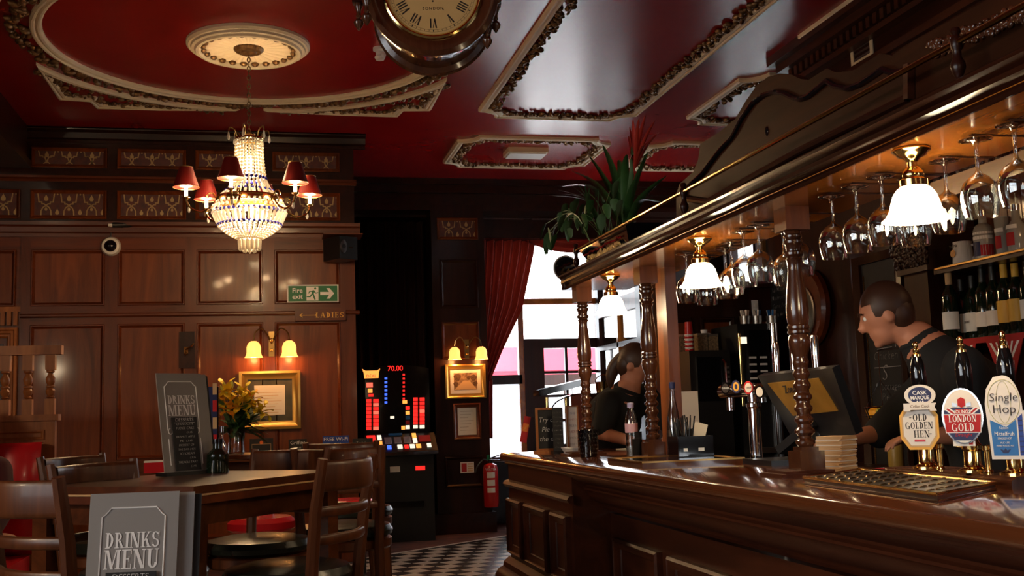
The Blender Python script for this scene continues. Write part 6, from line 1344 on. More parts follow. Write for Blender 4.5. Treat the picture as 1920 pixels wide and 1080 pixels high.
MB().prism([(-.28, -.24), (.28, -.24), (.10, .02), (-.05, .02)], ((a.x + c.x) / 2, yq2 - .001, (a.z + c.z) / 2), X3 * iw, Z3 * ih, (0, -.0004, 0)).build('path_print', M['card'], t, True)
for dx, dz, r_ in ((-.2, .12, .09), (-.24, -.08, .06), (.2, .10, .08), (.24, -.08, .06), (.08, .10, .05)): MB().prism([(dx + r_ * math.cos(q) * (1 + .2 * math.sin(3 * q)), dz + r_ * 1.2 * math.sin(q)) for q in [2 * PI * k / 11 for k in range(11)]], ((a.x + c.x) / 2, yq2 - .0014, (a.z + c.z) / 2), X3 * iw, Z3 * ih, (0, -.0004, 0)).build('tree_print', M['sepia2'], t, True)
t, a, c = picture('framed_certificate', 'small red brown framed certificate below the landscape picture', 849, 757, 902, 823, YP + .012, 'frame', .045, 'mount', None)
MB().box(a.x + .05, c.x - .05, YP + .003, YP + .006, c.z + .05, a.z - .05).build('sheet', M['paper'], t, True)
for k in range(7): MB().box(a.x + .075, c.x - .08 - .03 * (k % 3), YP + .0026, YP + .003, a.z - .09 - .035 * k, a.z - .087 - .035 * k).build('writing_line', M['gilt'], t, True)
# speaker, cameras, coat hook
q = W(638, 468, y=YW - .18); t = thing('wall_speaker', 'black wall speaker with a silver cone by the end of the panelling', 'speaker', q)
sm = Matrix.Rotation(.55, 3, 'Z'); MB().obox(q, (.10, .13, .105), sm).build('cabinet', M['black'], t, True); fq = q + sm @ Vector((-.101, -.03, 0))
fc_ = sm @ Vector((-1, 0, 0)); ug = Z3.cross(-fc_).normalized()
f2 = sm @ Vector((0, -1, 0)); g0 = q + sm @ Vector((-.055, -.131, .01)); xg = sm @ X3
MB().prism(ell(24, .036, .062), g0, xg, Z3, f2 * .004).build('silver_cone', M['steel'], t, True); MB().prism(ell(20, .02, .02), g0 + f2 * .004, xg, Z3, f2 * .003).build('dust_cap', M['black'], t, True); MB().prism([(.06, -.004), (.10, -.004), (.10, .004), (.06, .004)], g0 - Z3 * .005, xg, Z3, f2 * .002).build('badge', M['brass'], t, True)
MB().bar(q, Vector((q.x - .02, YW - .02, q.z)), .03, .03).build('bracket', M['black'], t, True); MB().box(q.x - .16, q.x + .20, YW - .33, YW - .02, q.z + .12, q.z + .13).build('ledge', M['frame'], t, True)
q = W(208, 462, y=yw - .02); t = thing('dome_camera', 'white dome security camera on the panelling', 'camera', q); RM = Matrix.Rotation(PI / 2, 3, 'X')
MB().lathe([(0, -.03), (.085, -.03), (.088, 0), (.075, .03), (.055, .04)], 32, q, RM).build('camera_body', M['white'], t, True); MB().lathe([(.055, .038), (.045, .06), (.025, .075), (0, .078)], 28, q, RM).build('dark_dome', M['gblack'], t, True); MB().tube([q + Z3 * .085, q + Z3 * .12, q + Z3 * .13 + Y3 * .02], .008, 6).build('cable', M['steel'], t, True)
q = W(228, 422, y=yw - .06); t = thing('bullet_camera', 'small black bullet camera with a white tip above the dome camera', 'camera', q)
MB().cyl(q + Vector((-.08, 0, 0)), q + Vector((.09, .03, .01)), .026).build('camera_body', M['black'], t, True); MB().cyl(q + Vector((-.115, -.005, 0)), q + Vector((-.08, 0, 0)), .016).build('white_tip', M['white'], t, True); MB().bar(q, q + Vector((0, .06, -.03)), .02, .02).build('bracket', M['black'], t, True)
q = W(349, 655, y=yw); t = thing('coat_hook', 'brass double coat hook on a dark backing board', 'coat hook', q)
MB().box(q.x - .06, q.x + .075, yw - .015, yw, q.z - .17, q.z + .16).build('backing_board', M['dark'], t, True)
MB().tube(smooth_path([q + Vector((0, -.02, -.01)), q + Vector((.01, -.06, .0)), q + Vector((.05, -.08, .02)), q + Vector((.07, -.085, .05))], 5), .007, 7).build('upper_hook', M['brass'], t, True); MB().tube(smooth_path([q + Vector((0, -.02, -.02)), q + Vector((-.005, -.05, -.05)), q + Vector((.01, -.06, -.035))], 5), .007, 7).build('lower_hook', M['brass'], t, True); MB().box(q.x - .02, q.x + .02, yw - .025, yw - .015, q.z - .04, q.z + .02).build('hook_plate', M['brass'], t, True)
# ================================================================ FIRE EXTINGUISHER BY THE PILLAR
e0 = W(921, 950, y=YP - .10); eh = W(921, 868, y=YP - .10).z
t = thing('fire_extinguisher', 'red water fire extinguisher hung on the pillar', 'extinguisher', (e0.x, YP - .12, e0.z)); H_ = eh - e0.z
MB().lathe([(0, 0), (.078, 0), (.084, .012), (.084, H_ - .07), (.07, H_ - .02), (.03, H_), (0, H_)], 28).build('cylinder', M['bred'], t); MB().lathe([(.03, H_), (.03, H_ + .04), (0, H_ + .04)], 16).build('valve', M['black'], t)
MB().bar((-.01, -.01, H_ + .05), (.10, -.03, H_ + .085), .02, .012).build('lever', M['black'], t); MB().bar((-.01, -.01, H_ + .03), (.10, -.03, H_ + .03), .02, .012).build('handle', M['chrome'], t); MB().box(-.04, -.01, -.02, .0, H_ + .04, H_ + .09).build('green_tag', M['green'], t)
MB().tube(smooth_path([(-.02, 0, H_ + .02), (-.08, -.02, H_ + .04), (-.14, -.01, H_ - .02), (-.17, 0, H_ - .10)], 5), .012, 7).build('hose', M['black'], t); MB().box(-.03, .03, .07, .13, H_ * .6, H_ * .75).build('wall_bracket', M['black'], t)
for z0, z1 in ((.30, .36), (.22, .28), (.15, .20)): MB().lathe([(.0845, H_ * z0 / .45), (.0845, H_ * z1 / .45)], 8, a0=PI * 1.28, a1=PI * 1.62).build('instruction_label', M['print'], t, fix=False)
text('WATER', .042, M['print'], t, face(Vector((e0.x - .012, YP - .12 - .0855, e0.z + H_ * .86)), X3, Z3), 'lettering', sx=.85)
a, c = W(863, 867, y=YP + .02), W(889, 886, y=YP + .02); t = thing('safety_notice', 'small cream and red fire notice on the pillar', 'sign', ((a.x + c.x) / 2, YP + .02, c.z)); MB().box(a.x, c.x, YP + .015, YP + .03, c.z, a.z).build('notice_plate', M['clipw'], t, True)
MB().box(a.x + .012, a.x + .07, YP + .0146, YP + .015, c.z + .012, a.z - .012).build('red_print', M['bunt'], t, True)
for k in range(4): MB().box(a.x + .085, c.x - .015, YP + .0146, YP + .015, c.z + .015 + k * .025, c.z + .028 + k * .025).build('print_line', M['card'], t, True)
# ================================================================ FRUIT MACHINE
ys = 11.55; t = thing('fruit_machine', 'tall black fruit machine with glowing red and blue lights', 'slot machine', (1.35, ys, 0))
def fx(px, py, y=ys): q = W(px, py, y=y); return q.x, q.z
x0, x1, zt_ = 1.0, 1.72, fx(745, 686)[1]
MB().box(x0, x1, ys, ys + .55, 0, fx(750, 822)[1]).build('lower_cabinet', M['black'], t, True)
tp_ = [(x0 + .02, .0), (x1 - .02, .0)] + [(x1 - .02 - (x1 - x0 - .04) * k / 10, zt_ - fx(750, 822)[1] + .04 * math.sin(PI * k / 10) - .03) for k in range(11)]
MB().prism(tp_, (0, ys + .05, fx(750, 822)[1]), X3, Z3, (0, .45, 0)).build('upper_cabinet', M['gblack'], t, True)
zc0, zc1 = fx(750, 842)[1], fx(750, 815)[1]
b_ = MB(); b_.prism([(0, zc0 - .02), (-.26, zc0 - .06), (-.26, zc0 - .02), (0, zc1 + .01)], (x0, ys + .05, 0), Y3, Z3, (x1 - x0 + .02, 0, 0)); b_.build('control_shelf', M['black'], t, True)
MB().bar((x0, ys - .21, zc0 - .04), (x1 + .02, ys - .21, zc0 - .04), .02, .03).build('shelf_trim', M['chrome'], t, True)
yf = ys + .046
def lit(px0, py0, px1, py1, m, nm='lit_button', g=.15): 
    (ax_, az), (bx_, bz) = fx(px0, py0, yf), fx(px1, py1, yf); dx, dz = (bx_ - ax_) * g / 2, (az - bz) * g / 2; MB().box(ax_ + dx, bx_ - dx, yf - .006, yf + .004, bz + dz, az - dz).build(nm, M[m], t, True)
text('70.00', .075, M['led_red'], t, face(Vector((*fx(741, 691, yf - .004), 0)).xzy if False else Vector((fx(741, 691, yf)[0], yf - .004, fx(741, 691, yf)[1])), X3, Z3), 'jackpot_display', off=.001)
for j in range(8): lit(686 if j < 7 else 686, 748 + j * 7.4, 697, 755 + j * 7.4, 'led_red'); lit(699, 748 + j * 7.4, 711, 755 + j * 7.4, 'led_pink' if j in (1, 3, 7) else 'led_red')
for j in range(8): lit(774, 745 + j * 7.4, 784, 752 + j * 7.4, 'led_wht' if j == 7 else 'led_red'); lit(786, 745 + j * 7.4, 797, 752 + j * 7.4, 'led_wht' if j == 7 else 'led_pink' if j == 3 else 'led_red')
for j in range(7): lit(719, 706 + j * 7.5, 728, 713 + j * 7.5, 'led_blue', 'blue_display', .45); lit(753, 699 + j * 7.5, 761, 706 + j * 7.5, 'led_red', 'red_display', .5)
lit(754, 750, 764, 757, 'led_amb')
for j, m in enumerate(('led_red', 'led_amb', 'lblue', 'bunt', 'led_wht')): lit(760, 761 + j * 9, 769, 769 + j * 9, m)
lit(752, 798, 760, 806, 'led_amb'); lit(731, 780, 740, 785, 'led_wht')
nose = MB(); qx, qz = fx(696, 702, yf); nose.prism([(-.075, -.04), (.075, -.04), (.08, .02), (.095, .06), (.06, .04), (-.06, .04), (-.095, .06), (-.08, .02)], (qx, yf - .004, qz), X3, Z3, (0, -.01, 0)); nm_ = nose.build('title_sign', M['led_amb'], t, True)
text('DEAL', .045, M['led_red'], nm_, face((qx, yf - .0146, qz - .02), X3, Z3), 'lettering')
lit(686, 717, 700, 727, 'led_pink', 'sign_lamp'); lit(689, 728, 699, 737, 'led_amb', 'sign_lamp'); lit(690, 738, 701, 744, 'led_red', 'sign_lamp')
def deck(u_, v_): return Vector((x0 + (x1 - x0) * u_, ys + .05 - .25 * v_, zc1 + .012 + (zc0 - .02 - zc1) * v_))
cells = [(.03, .15, .1, .9, 'led_red'), (.18, .24, .10, .35, 'led_wht'), (.18, .24, .45, .8, 'led_amb'), (.28, .38, .25, .6, 'frost'), (.42, .52, .25, .6, 'frost'), (.56, .66, .25, .6, 'frost'), (.69, .75, .05, .3, 'led_amb'), (.69, .75, .35, .6, 'led_wht'), (.78, .95, .2, .55, 'bunt'), (.30, .36, .72, .92, 'led_blue'), (.45, .52, .70, .9, 'led_wht'), (.55, .61, .72, .9, 'led_red'), (.63, .70, .70, .9, 'led_wht'), (.72, .79, .70, .9, 'led_amb'), (.88, .94, .68, .88, 'led_wht'), (.35, .55, .02, .12, 'lblue')]
for u0, u1_, v0, v1, m in cells: b_ = MB(); q4 = [deck(u0, v0), deck(u1_, v0), deck(u1_, v1), deck(u0, v1)]; b_.add(q4 + [q + Z3 * .008 + Y3 * -.003 for q in q4], [(0, 1, 2, 3), (4, 5, 6, 7), (0, 1, 5, 4), (1, 2, 6, 5), (2, 3, 7, 6), (3, 0, 4, 7)]); b_.build('deck_button', M[m], t, True)
yf = ys - .002; lit(731, 875, 750, 885, 'clipw', 'note_slot', 0); lit(779, 874, 797, 881, 'led_red', 'coin_lamp', 0); lit(700, 913, 718, 922, 'steel', 'service_plate', 0)
MB().box(1.15, 1.60, ys - .05, ys, .36, .42).build('coin_tray', M['gblack'], t, True)
# ================================================================ TABLES, STOOLS AND THE BOOTH
T0 = W(363, 912, z=HT); e1 = Vector((-.80, .60, 0)); e2 = Vector((.60, .80, 0)); L1, L2 = .78, .92
tb = thing('tall_table', 'tall dark wooden table with a thick worn edge carrying the menu', 'table', (T0 + e1 * L1 / 2 + e2 * L2 / 2) - Z3 * HT)
bz = HT - .048
MB().prism([(0, 0), (L2, 0), (L2, L1), (0, L1)], T0 - Z3 * .030, e2, e1, (0, 0, .030)).build('table_top', M['table'], tb, True)
MB().prism([(.004, .004), (L2 - .004, .004), (L2 - .004, L1 - .004), (.004, L1 - .004)], T0 - Z3 * .062, e2, e1, (0, 0, .032)).build('table_edge', M['frame'], tb, True)
for p, q in (((0, 0), (0, L1)), ((0, 0), (L2, 0))): MB().tube([T0 + e2 * p[0] + e1 * p[1] - Z3 * .031, T0 + e2 * q[0] + e1 * q[1] - Z3 * .031], .0035, 5).build('worn_line', M['card'], tb, True)
for a_, b_2 in ((.06, .06), (L2 - .06, .06), (L2 - .06, L1 - .06), (.06, L1 - .06)):
    c = T0 + e2 * a_ + e1 * b_2; MB().prism([(-.035, -.035), (.035, -.035), (.035, .035), (-.035, .035)], (c.x, c.y, 0), e2, e1, (0, 0, HT - .062)).build('leg', M['table'], tb, True)
for p, q in (((.06, .06), (L2 - .06, .06)), ((.06, L1 - .06), (L2 - .06, L1 - .06)), ((.06, .06), (.06, L1 - .06)), ((L2 - .06, .06), (L2 - .06, L1 - .06))):
    A_, B_ = T0 + e2 * p[0] + e1 * p[1], T0 + e2 * q[0] + e1 * q[1]; MB().bar(A_ - Z3 * .10, B_ - Z3 * .10, .025, .075).build('apron', M['table'], tb, True); MB().bar(Vector((A_.x, A_.y, .28)), Vector((B_.x, B_.y, .28)), .03, .05).build('stretcher', M['table'], tb, True)
def round_table(c, r_, h_, label):
    t = thing('round_table', label, 'table', (c.x, c.y, 0)); MB().lathe([(0, h_ - .035), (r_ - .01, h_ - .035), (r_, h_ - .025), (r_, h_ - .006), (r_ - .006, h_), (0, h_)], 44).build('table_top', M['table'], t)
    MB().lathe([(.20, 0), (.20, .02), (.06, .05), (.04, .10), (.05, .30), (.035, .5), (.05, h_ - .12), (.12, h_ - .035)], 20).build('pedestal', M['table'], t); return t
RT = W(500, 849, z=HT); round_table(RT, .30, HT, 'tall round dark table beyond the square one'); 
# high stools
st = thing('bar_stool', 'x', 'stool', (0, 0, 0), 0, 'ladder back bar stools round the tall tables')
SH = .80
MB().lathe([(0, -.02), (.20, -.02), (.235, 0), (.24, .02), (.225, .045), (.15, .06), (0, .062)], 36, (0, 0, SH - .055), sq=(1, .95)).build('seat_pad', M['leather'], st)
MB().lathe([(0, 0), (.225, 0), (.235, .01), (.235, .045), (.225, .05), (0, .05)], 36, (0, 0, SH - .12), sq=(1, .95)).build('seat_frame', M['stool'], st)
for sx in (-1, 1):
    MB().tube([(sx * .20, .20, 0), (sx * .185, .19, .40), (sx * .18, .185, SH - .08), (sx * .195, .215, 1.0), (sx * .205, .25, 1.175)], [.020, .022, .024, .022, .018], 8).build('back_post', M['stool'], st)
    MB().tube([(sx * .19, -.19, 0), (sx * .165, -.165, SH - .10)], [.018, .022], 8).build('leg', M['stool'], st)
for z, h_, dp in ((1.115, .052, .066), (.995, .018, .058), (.90, .018, .052)):
    y0 = .19 + (z - SH) * .14
    def fn(u_, v_, z=z, h_=h_, y0=y0, dp=dp):
        a = PI * v_; x = -.195 + .39 * u_; yy = y0 + dp * math.sin(PI * u_); c_ = 2 * PI * v_
        return (x, yy + .012 * math.cos(c_), z + h_ * (math.copysign(abs(math.sin(c_)) ** .4, math.sin(c_))))
    MB().grid(fn, 16, 16).build('back_rail', M['stool'], st)
for p, q in (((-.185, -.18), (.185, -.18)), ((-.19, .19), (.19, .19)), ((-.19, -.18), (-.19, .19)), ((.19, -.18), (.19, .19))): MB().tube([(*p, .30), (*q, .30)], .013, 7).build('stretcher', M['stool'], st)
def stool(cx_, cy_, fx_, fy_, label, first=[True]):
    """(cx,cy) middle of the back; (fx,fy) the way the stool faces"""
    f_ = Vector((fx_, fy_, 0)).normalized(); rz = math.atan2(f_.x, -f_.y); loc = Vector((cx_, cy_, 0)) + f_ * .22; Mx = Matrix.Translation(loc) @ Matrix.Rotation(rz, 4, 'Z')
    if first[0]: first[0] = False; st.matrix_world = Mx; PM[st.name] = Mx; st['label'] = label; return st
    return copy_tree(st, Mx=Mx, label=label)
stool(-.66, 3.36, .77, .64, 'ladder back stool beside the front drinks menu, on the booth side of the tall table')
stool(.26, 3.95, -.87, .50, 'ladder back stool with a shiny green seat at the bar side of the tall table')
stool(.09, 5.22, -.60, -.80, 'ladder back stool between the square tall table and the round table')
stool(.33, 5.25, .15, 1.0, 'ladder back stool with a polished top rail facing the round table')
stool(.42, 6.35, .30, .95, 'ladder back stool standing in front of the Wi-Fi card')
stool(-.88, 5.55, .85, -.53, 'ladder back stool near the booth, farthest from the bar')
stool(-.62, 4.42, .80, -.60, 'ladder back stool tucked to the long side of the tall table below the menu')
rs = thing('red_stool', 'round red leather stool under the far side of the round table', 'stool', (-.03, 6.35, 0), 0, 'red leather stools')
MB().lathe([(0, 0), (.17, 0), (.19, .015), (.19, .05), (.16, .075), (0, .08)], 28, (0, 0, .70)).build('seat', M['redleather'], rs)
for k in range(4): a = PI / 4 + k * PI / 2; MB().tube([(.19 * math.cos(a), .19 * math.sin(a), 0), (.13 * math.cos(a), .13 * math.sin(a), .70)], .016, 8).build('leg', M['stool'], rs)
copy_tree(rs, (.52, 7.35, 0), .3, 'round red leather stool by the wall shelf past the round table')
# ---------------------------------------------------------------- booth with a spindle gallery
yb_ = 6.6; bo = thing('booth', 'wooden booth back with a spindle gallery and buttoned red leather seat', 'booth', (-1.9, yb_, 0)); xe = W(105, 780, y=yb_).x; zr0, zr1, zb0 = W(95, 665, y=yb_).z, W(95, 648, y=yb_).z, W(95, 777, y=yb_).z
MB().box(-3.2, xe + .03, yb_ - .035, yb_ + .035, zr0, zr1).build('top_rail', M['oak'], bo, True)
MB().box(-3.2, xe, yb_ - .03, yb_ + .03, 0, zb0 - .035).build('back_board', M['oak'], bo, True); MB().box(-3.2, xe + .02, yb_ - .045, yb_ + .045, zb0 - .035, zb0).build('cap_rail', M['oak'], bo, True)
sh_ = zr0 - zb0
spin = [(.022, .26), (.012, .275), (.024, .29), (.014, .31), (.024, .35), (.026, .40), (.018, .44), (.024, .455), (.024, .475), (.016, .49), (.024, .54), (.026, .60), (.016, .66), (.012, .69), (.024, .705), (.022, .72)]
b_ = MB(); b_.box(-.026, .026, -.026, .026, 0, .26 * sh_).box(-.026, .026, -.026, .026, .74 * sh_, sh_); b_.lathe([(r_, z * sh_) for r_, z in spin] + [(.022, .745 * sh_)], 14); spm = b_.mesh('spindle', M['oak'])
for k in range(12): o = link('spindle', spm, bo); o.location = Vector((W(95, 700, y=yb_).x - k * .119, yb_, zb0)) - Vector((-1.9, yb_, 0))
q0, q1 = W(83, 806, y=yb_ - .03), W(83, 824, y=yb_ - .03); MB().sweep([(0, 0), (0, .012), (.008, .014), (.016, .008), (.016, 0)], [(-3.1, yb_ - .03, q1.z), (q0.x, yb_ - .03, q1.z), (q0.x, yb_ - .03, q0.z), (-3.1, yb_ - .03, q0.z)], (0, -1, 0)).build('panel_moulding', M['oak'], bo, True)
zs = W(60, 832, y=yb_ - .2).z
def fn(u_, v_):
    x = -3.0 + (W(73, 880, y=yb_ - .2).x + 3.0) * u_; z = .62 + (zs - .62) * min(1, v_ * 1.15); fold = .045 * abs(math.sin(u_ * 7 * PI)) ** .5 * math.sin(PI * min(1, v_)) ** .4
    return (x, yb_ - .06 - .10 * math.sin(PI * min(1, v_)) ** .35 - fold, z + (.02 * math.sin(PI * min(1, v_))))
MB().grid(fn, 84, 18).build('leather_back', M['redleather'], bo, True, fix=False, angle=70)
MB().box(-3.0, W(30, 1000, y=yb_ - .45).x, yb_ - .62, yb_ - .10, .48, .62).build('leather_seat', M['redleather'], bo, True); MB().box(-3.0, W(25, 1000, y=yb_ - .45).x, yb_ - .60, yb_ - .05, 0, .48).build('seat_box', M['oak'], bo, True)
tag(MB().box(-1.6, -1.05, 7.6, 7.66, 0, 1.02).build('low_screen', M['oak']), 'low wooden screen behind the stools beside the booth', 'screen')
# ---------------------------------------------------------------- drinks menus in their holders
def menu(label, o_, ux_, w_, h_, base_m='black', tx=True, rows=()):
    """o_: lower middle of the front face, ux_: left to right across the face"""
    ux_ = Vector(ux_).normalized(); n_ = ux_.cross(Z3).normalized()      # n_ points to the reader
    tilt = (Z3 * .985 - n_ * .17).normalized(); t = thing('drinks_menu', label, 'menu', o_)
    def P_(a, b2_, k=0): return o_ + ux_ * a + tilt * (b2_ + .012) + n_ * k
    def sl(x0, x1, y0, y1, k0, k1, m, nm, par=None):
        v = [P_(x, y, k) for k in (k0, k1) for x, y in ((x0, y0), (x1, y0), (x1, y1), (x0, y1))]; b_ = MB(); b_.add(v, [(3, 2, 1, 0), (4, 5, 6, 7), (0, 1, 5, 4), (1, 2, 6, 5), (2, 3, 7, 6), (3, 0, 4, 7)]); return b_.build(nm, M[m], par or t, True)
    hw = w_ / 2
    cov = sl(-hw, hw, 0, h_, -.006, 0, 'menu', 'front_cover'); sl(-hw + .03, hw + .035, .0, h_ - .004, -.022, -.016, 'menu', 'back_menu'); sl(-hw + .045, hw + .05, .0, h_ - .01, -.032, -.026, 'slate', 'back_menu')
    b_ = MB(); b_.prism([(-hw - .012, -.05), (hw + .055, -.05), (hw + .055, .03), (-hw - .012, .03)], o_, ux_, n_, Z3 * .014); b_.build('holder_base', M[base_m], t, True)
    # white line border with clipped corners and scrolled feet
    m_ = .032 * w_ / .22; cr = .022 * w_ / .22; yb2 = h_ * .42; x_, y_ = hw - m_, h_ - m_ * 1.15; th = .0042 * w_ / .22
    path = [(-x_, yb2), (-x_, y_ - cr), (-x_ + cr * .35, y_ - cr * .75), (-x_ + cr, y_), (x_ - cr, y_), (x_ - cr * .35, y_ - cr * .75), (x_, y_ - cr), (x_, yb2)]
    b_ = MB(); b_.tube([P_(a, b2_, .0006) for a, b2_ in path], th / 2, 4)
    for sx in (-1, 1): b_.tube([P_(sx * (x_ - (.012 + .010 * math.cos(q)) * w_ / .22), yb2 - .004 - (.012 * math.sin(q)) * w_ / .22, .0006) for q in [PI * 1.6 * k / 10 - .3 for k in range(11)]], th / 2, 4)
    for sx in (-1, 1): b_.tube([P_(sx * x_, .03, .0006), P_(sx * x_, yb2 - .035, .0006)], th / 2, 4)
    b_.build('border_line', M['print'], cov, True, fix=False)['kind'] = 'stuff'
    k_ = w_ / .223
    serif('DRINKS', .0385 * k_, 'print', cov, P_(0, h_ - .118 * k_, .0012), ux_, tilt, .86, .04); serif('MENU', .0475 * k_, 'print', cov, P_(0, h_ - .165 * k_, .0012), ux_, tilt, .86, .05)
    sl(-.018 * k_, .018 * k_, h_ - .052 * k_, h_ - .0505 * k_, 0, .0007, 'chalkd', 'maker_line', cov)
    # clipped-on chalk card of desserts
    cd_ = sl(-.060 * k_, .064 * k_, .006, h_ - .196 * k_, .004, .008, 'slate', 'dessert_card'); n2 = len(rows); y0_ = h_ - .208 * k_
    for i, (s_, sz, dx) in enumerate(rows): text(s_, sz * k_, M['chalk'], cd_, face(P_(dx * k_, y0_ - .0185 * k_ * i, .0086), ux_, tilt), 'chalk_writing', shear=.12, off=-.0004)
    sl(-.05 * k_, .05 * k_, y0_ - .0125 * k_, y0_ - .0115 * k_, .008, .0086, 'chalk', 'underline', cd_)
    return t
R_ = [('DESSERTS', .021, 0), ('CHOCOLATE', .014, .0), ('FUDGE CAKE', .015, 0), ('£4.45', .013, .02), ('BRAMLEY APPLE', .013, 0), ('PIE - £3.45', .014, 0), ('DESSERT OF', .014, 0), ('THE DAY £4.25', .013, 0), ('ICE CREAM', .014, 0), ('£3.35', .013, .025), ('TREACLE TART', .014, 0), ('£3.95', .013, .025)]
bm = W(353, 890, z=HT); menu('grey drinks menu board standing on the tall table with a dessert card', bm, (.80, .60, 0), .21, .41, rows=R_)
dF = 2.76; ray = lambda px, py: c2w(((px - CX) / F, (py - CY) / F, 1))
fm = EYEP + ray(243, 925) * dF; hF = .40; fb2 = fm - Z3 * (hF * .985 + .012) ; fb2 += Vector((0, -.045, 0))
TL = round(fb2.z, 3); round_table(fb2 + Vector((0, .05, 0)), .23, TL, 'low round table in front holding the front drinks menu')
menu('grey drinks menu board in front, standing before the tall table', Vector((fb2.x, fb2.y, TL)), (1, -.16, 0), .223, hF, rows=R_)
# a second, picture menu leaning behind the one on the table
q = W(398, 800, y=5.0); t = thing('picture_menu', 'tall picture menu card leaning behind the grey drinks menu', 'menu', (q.x, 5.0, HT)); zt2 = W(400, 725, y=5.0).z
MB().box(q.x - .05, q.x + .022, 5.0, 5.004, HT, zt2).build('menu_sheet', M['navy'], t, True); MB().box(q.x + .022, q.x + .027, 4.998, 5.006, HT, zt2).build('menu_edge', M['gblack'], t, True)
for k in range(5): MB().box(q.x + .002, q.x + .020, 4.9985, 5.0, HT + .03 + k * .075, HT + .08 + k * .075).build('menu_picture', M['redleather' if k % 2 else 'card'], t, True)
MB().box(q.x - .05, q.x + .03, 4.985, 5.02, HT, HT + .01).build('menu_foot', M['black'], t, True)
# condiments behind the menu
def bottle(px, py, y, label, nm, m, h_, r_, cap):
    q = W(px, py, y=y); t = thing(nm, label, 'condiment', (q.x, y, HT)); MB().lathe([(0, 0), (r_, 0), (r_ * 1.05, .008), (r_, h_ * .55), (r_ * .45, h_ * .72), (r_ * .42, h_ * .9), (0, h_ * .9)], 18).build('bottle_body', M[m], t); MB().lathe([(r_ * .5, h_ * .86), (r_ * .5, h_), (0, h_)], 14).build('cap', M[cap], t)
bottle(408, 872, 4.72, 'rounded dark brown sauce pot beside the menu on the tall table', 'sauce_pot', 'wine', .14, .045, 'gblack'); bottle(404, 850, 4.92, 'silver topped shaker behind the menu on the tall table', 'pepper_shaker', 'steel', .13, .024, 'chrome'); bottle(414, 850, 5.06, 'tall clear vinegar bottle behind the menu', 'vinegar_bottle', 'tglass', .19, .024, 'chrome')
q = W(296, 868, y=5.0); t = thing('napkin_box', 'red and white wooden napkin box on the tall table', 'box', (q.x, 5.0, HT)); MB().box(-.055, .055, -.03, .03, 0, .045).build('box_body', M['redleather'], t); MB().box(-.055, .055, -.031, .031, .045, .052).build('box_lid', M['clipw'], t)
# ---------------------------------------------------------------- flowers
vb = Vector((W(443, 845, y=RT.y + .05).x, RT.y + .05, HT)); t = thing('flower_vase', 'glass vase of yellow and orange lilies with green foliage', 'flowers', vb)
MB().lathe([(0, 0), (.05, 0), (.055, .01), (.048, .10), (.060, .16), (.057, .16), (.045, .10), (.05, .012), (0, .012)], 24).build('vase', M['tglass'], t, angle=60)
fc0 = vb + Z3 * .15
def yv(px, py, dy=0): return W(px, py, y=RT.y + .05 + dy)
for k in range(70):
    px = random.gauss(442, 34); py = random.uniform(745, 832); px = min(max(px, 406), 512 if py > 770 else 470); e = yv(px, py, random.uniform(-.12, .12)); m_ = fc0.lerp(e, .6) + Z3 * .02
    leaf([fc0 + Vector((random.uniform(-.03, .03), random.uniform(-.03, .03), 0)), m_, e], random.uniform(.020, .036), 'leaf' if k % 3 else 'leaf2', t, .25)
for k in range(60):
    px, py = random.uniform(470, 512), random.uniform(760, 800); e = yv(px, py, random.uniform(-.05, .1)); leaf([yv(455, 800), yv(465, 790).lerp(e, .5), e], .004, 'leaf2', t, .2, 'fern_frond')
def lily(px, py, dy, r_, m, tilt):
    r_ *= 1.25; c = yv(px, py, dy); hd = MB().lathe([(0, -.03), (.008, -.02), (.012, 0)], 8, c).build('lily_throat', M['bud'], t, True); ax = (EYEP - c).normalized(); ax = (ax + Vector((tilt, 0, .4))).normalized(); Q = ax.to_track_quat('Z', 'Y').to_matrix()
    for k in range(6):
        a = PI * k / 3; d_ = Q @ Vector((math.cos(a), math.sin(a), 0)); leaf([c - ax * .02, c + d_ * r_ * .5 + ax * r_ * .35, c + d_ * r_ + ax * r_ * .15], r_ * .22, m, hd, .3, 'petal', 8)
for px, py, dy, r_, m, ti in ((415, 752, -.03, .09, 'lily', -.5), (490, 772, 0, .07, 'lily', .8), (447, 762, -.06, .09, 'lily', .3), (425, 735, -.05, .085, 'lily', -.4), (428, 768, -.09, .085, 'lilyo', -.2), (465, 755, -.03, .075, 'lily', .6), (478, 765, -.02, .06, 'lily', .7), (455, 740, 0, .08, 'lily', .2), (436, 752, 0, .07, 'lily', -.1), (472, 748, .02, .06, 'lilyo', .5)): lily(px, py, dy, r_, m, ti)
for px, py, px2, py2 in ((434, 712, 436, 730), (413, 722, 420, 738), (450, 722, 444, 738), (466, 733, 458, 748), (419, 715, 424, 735)):
    p, q = yv(px, py), yv(px2, py2); MB().tube([p, p.lerp(q, .3), p.lerp(q, .7), q], [.002, .010, .009, .003], 7).build('bud', M['bud'], t, True); MB().tube([q, q.lerp(fc0, .5), fc0], .003, 5).build('stem', M['leaf'], t, True)
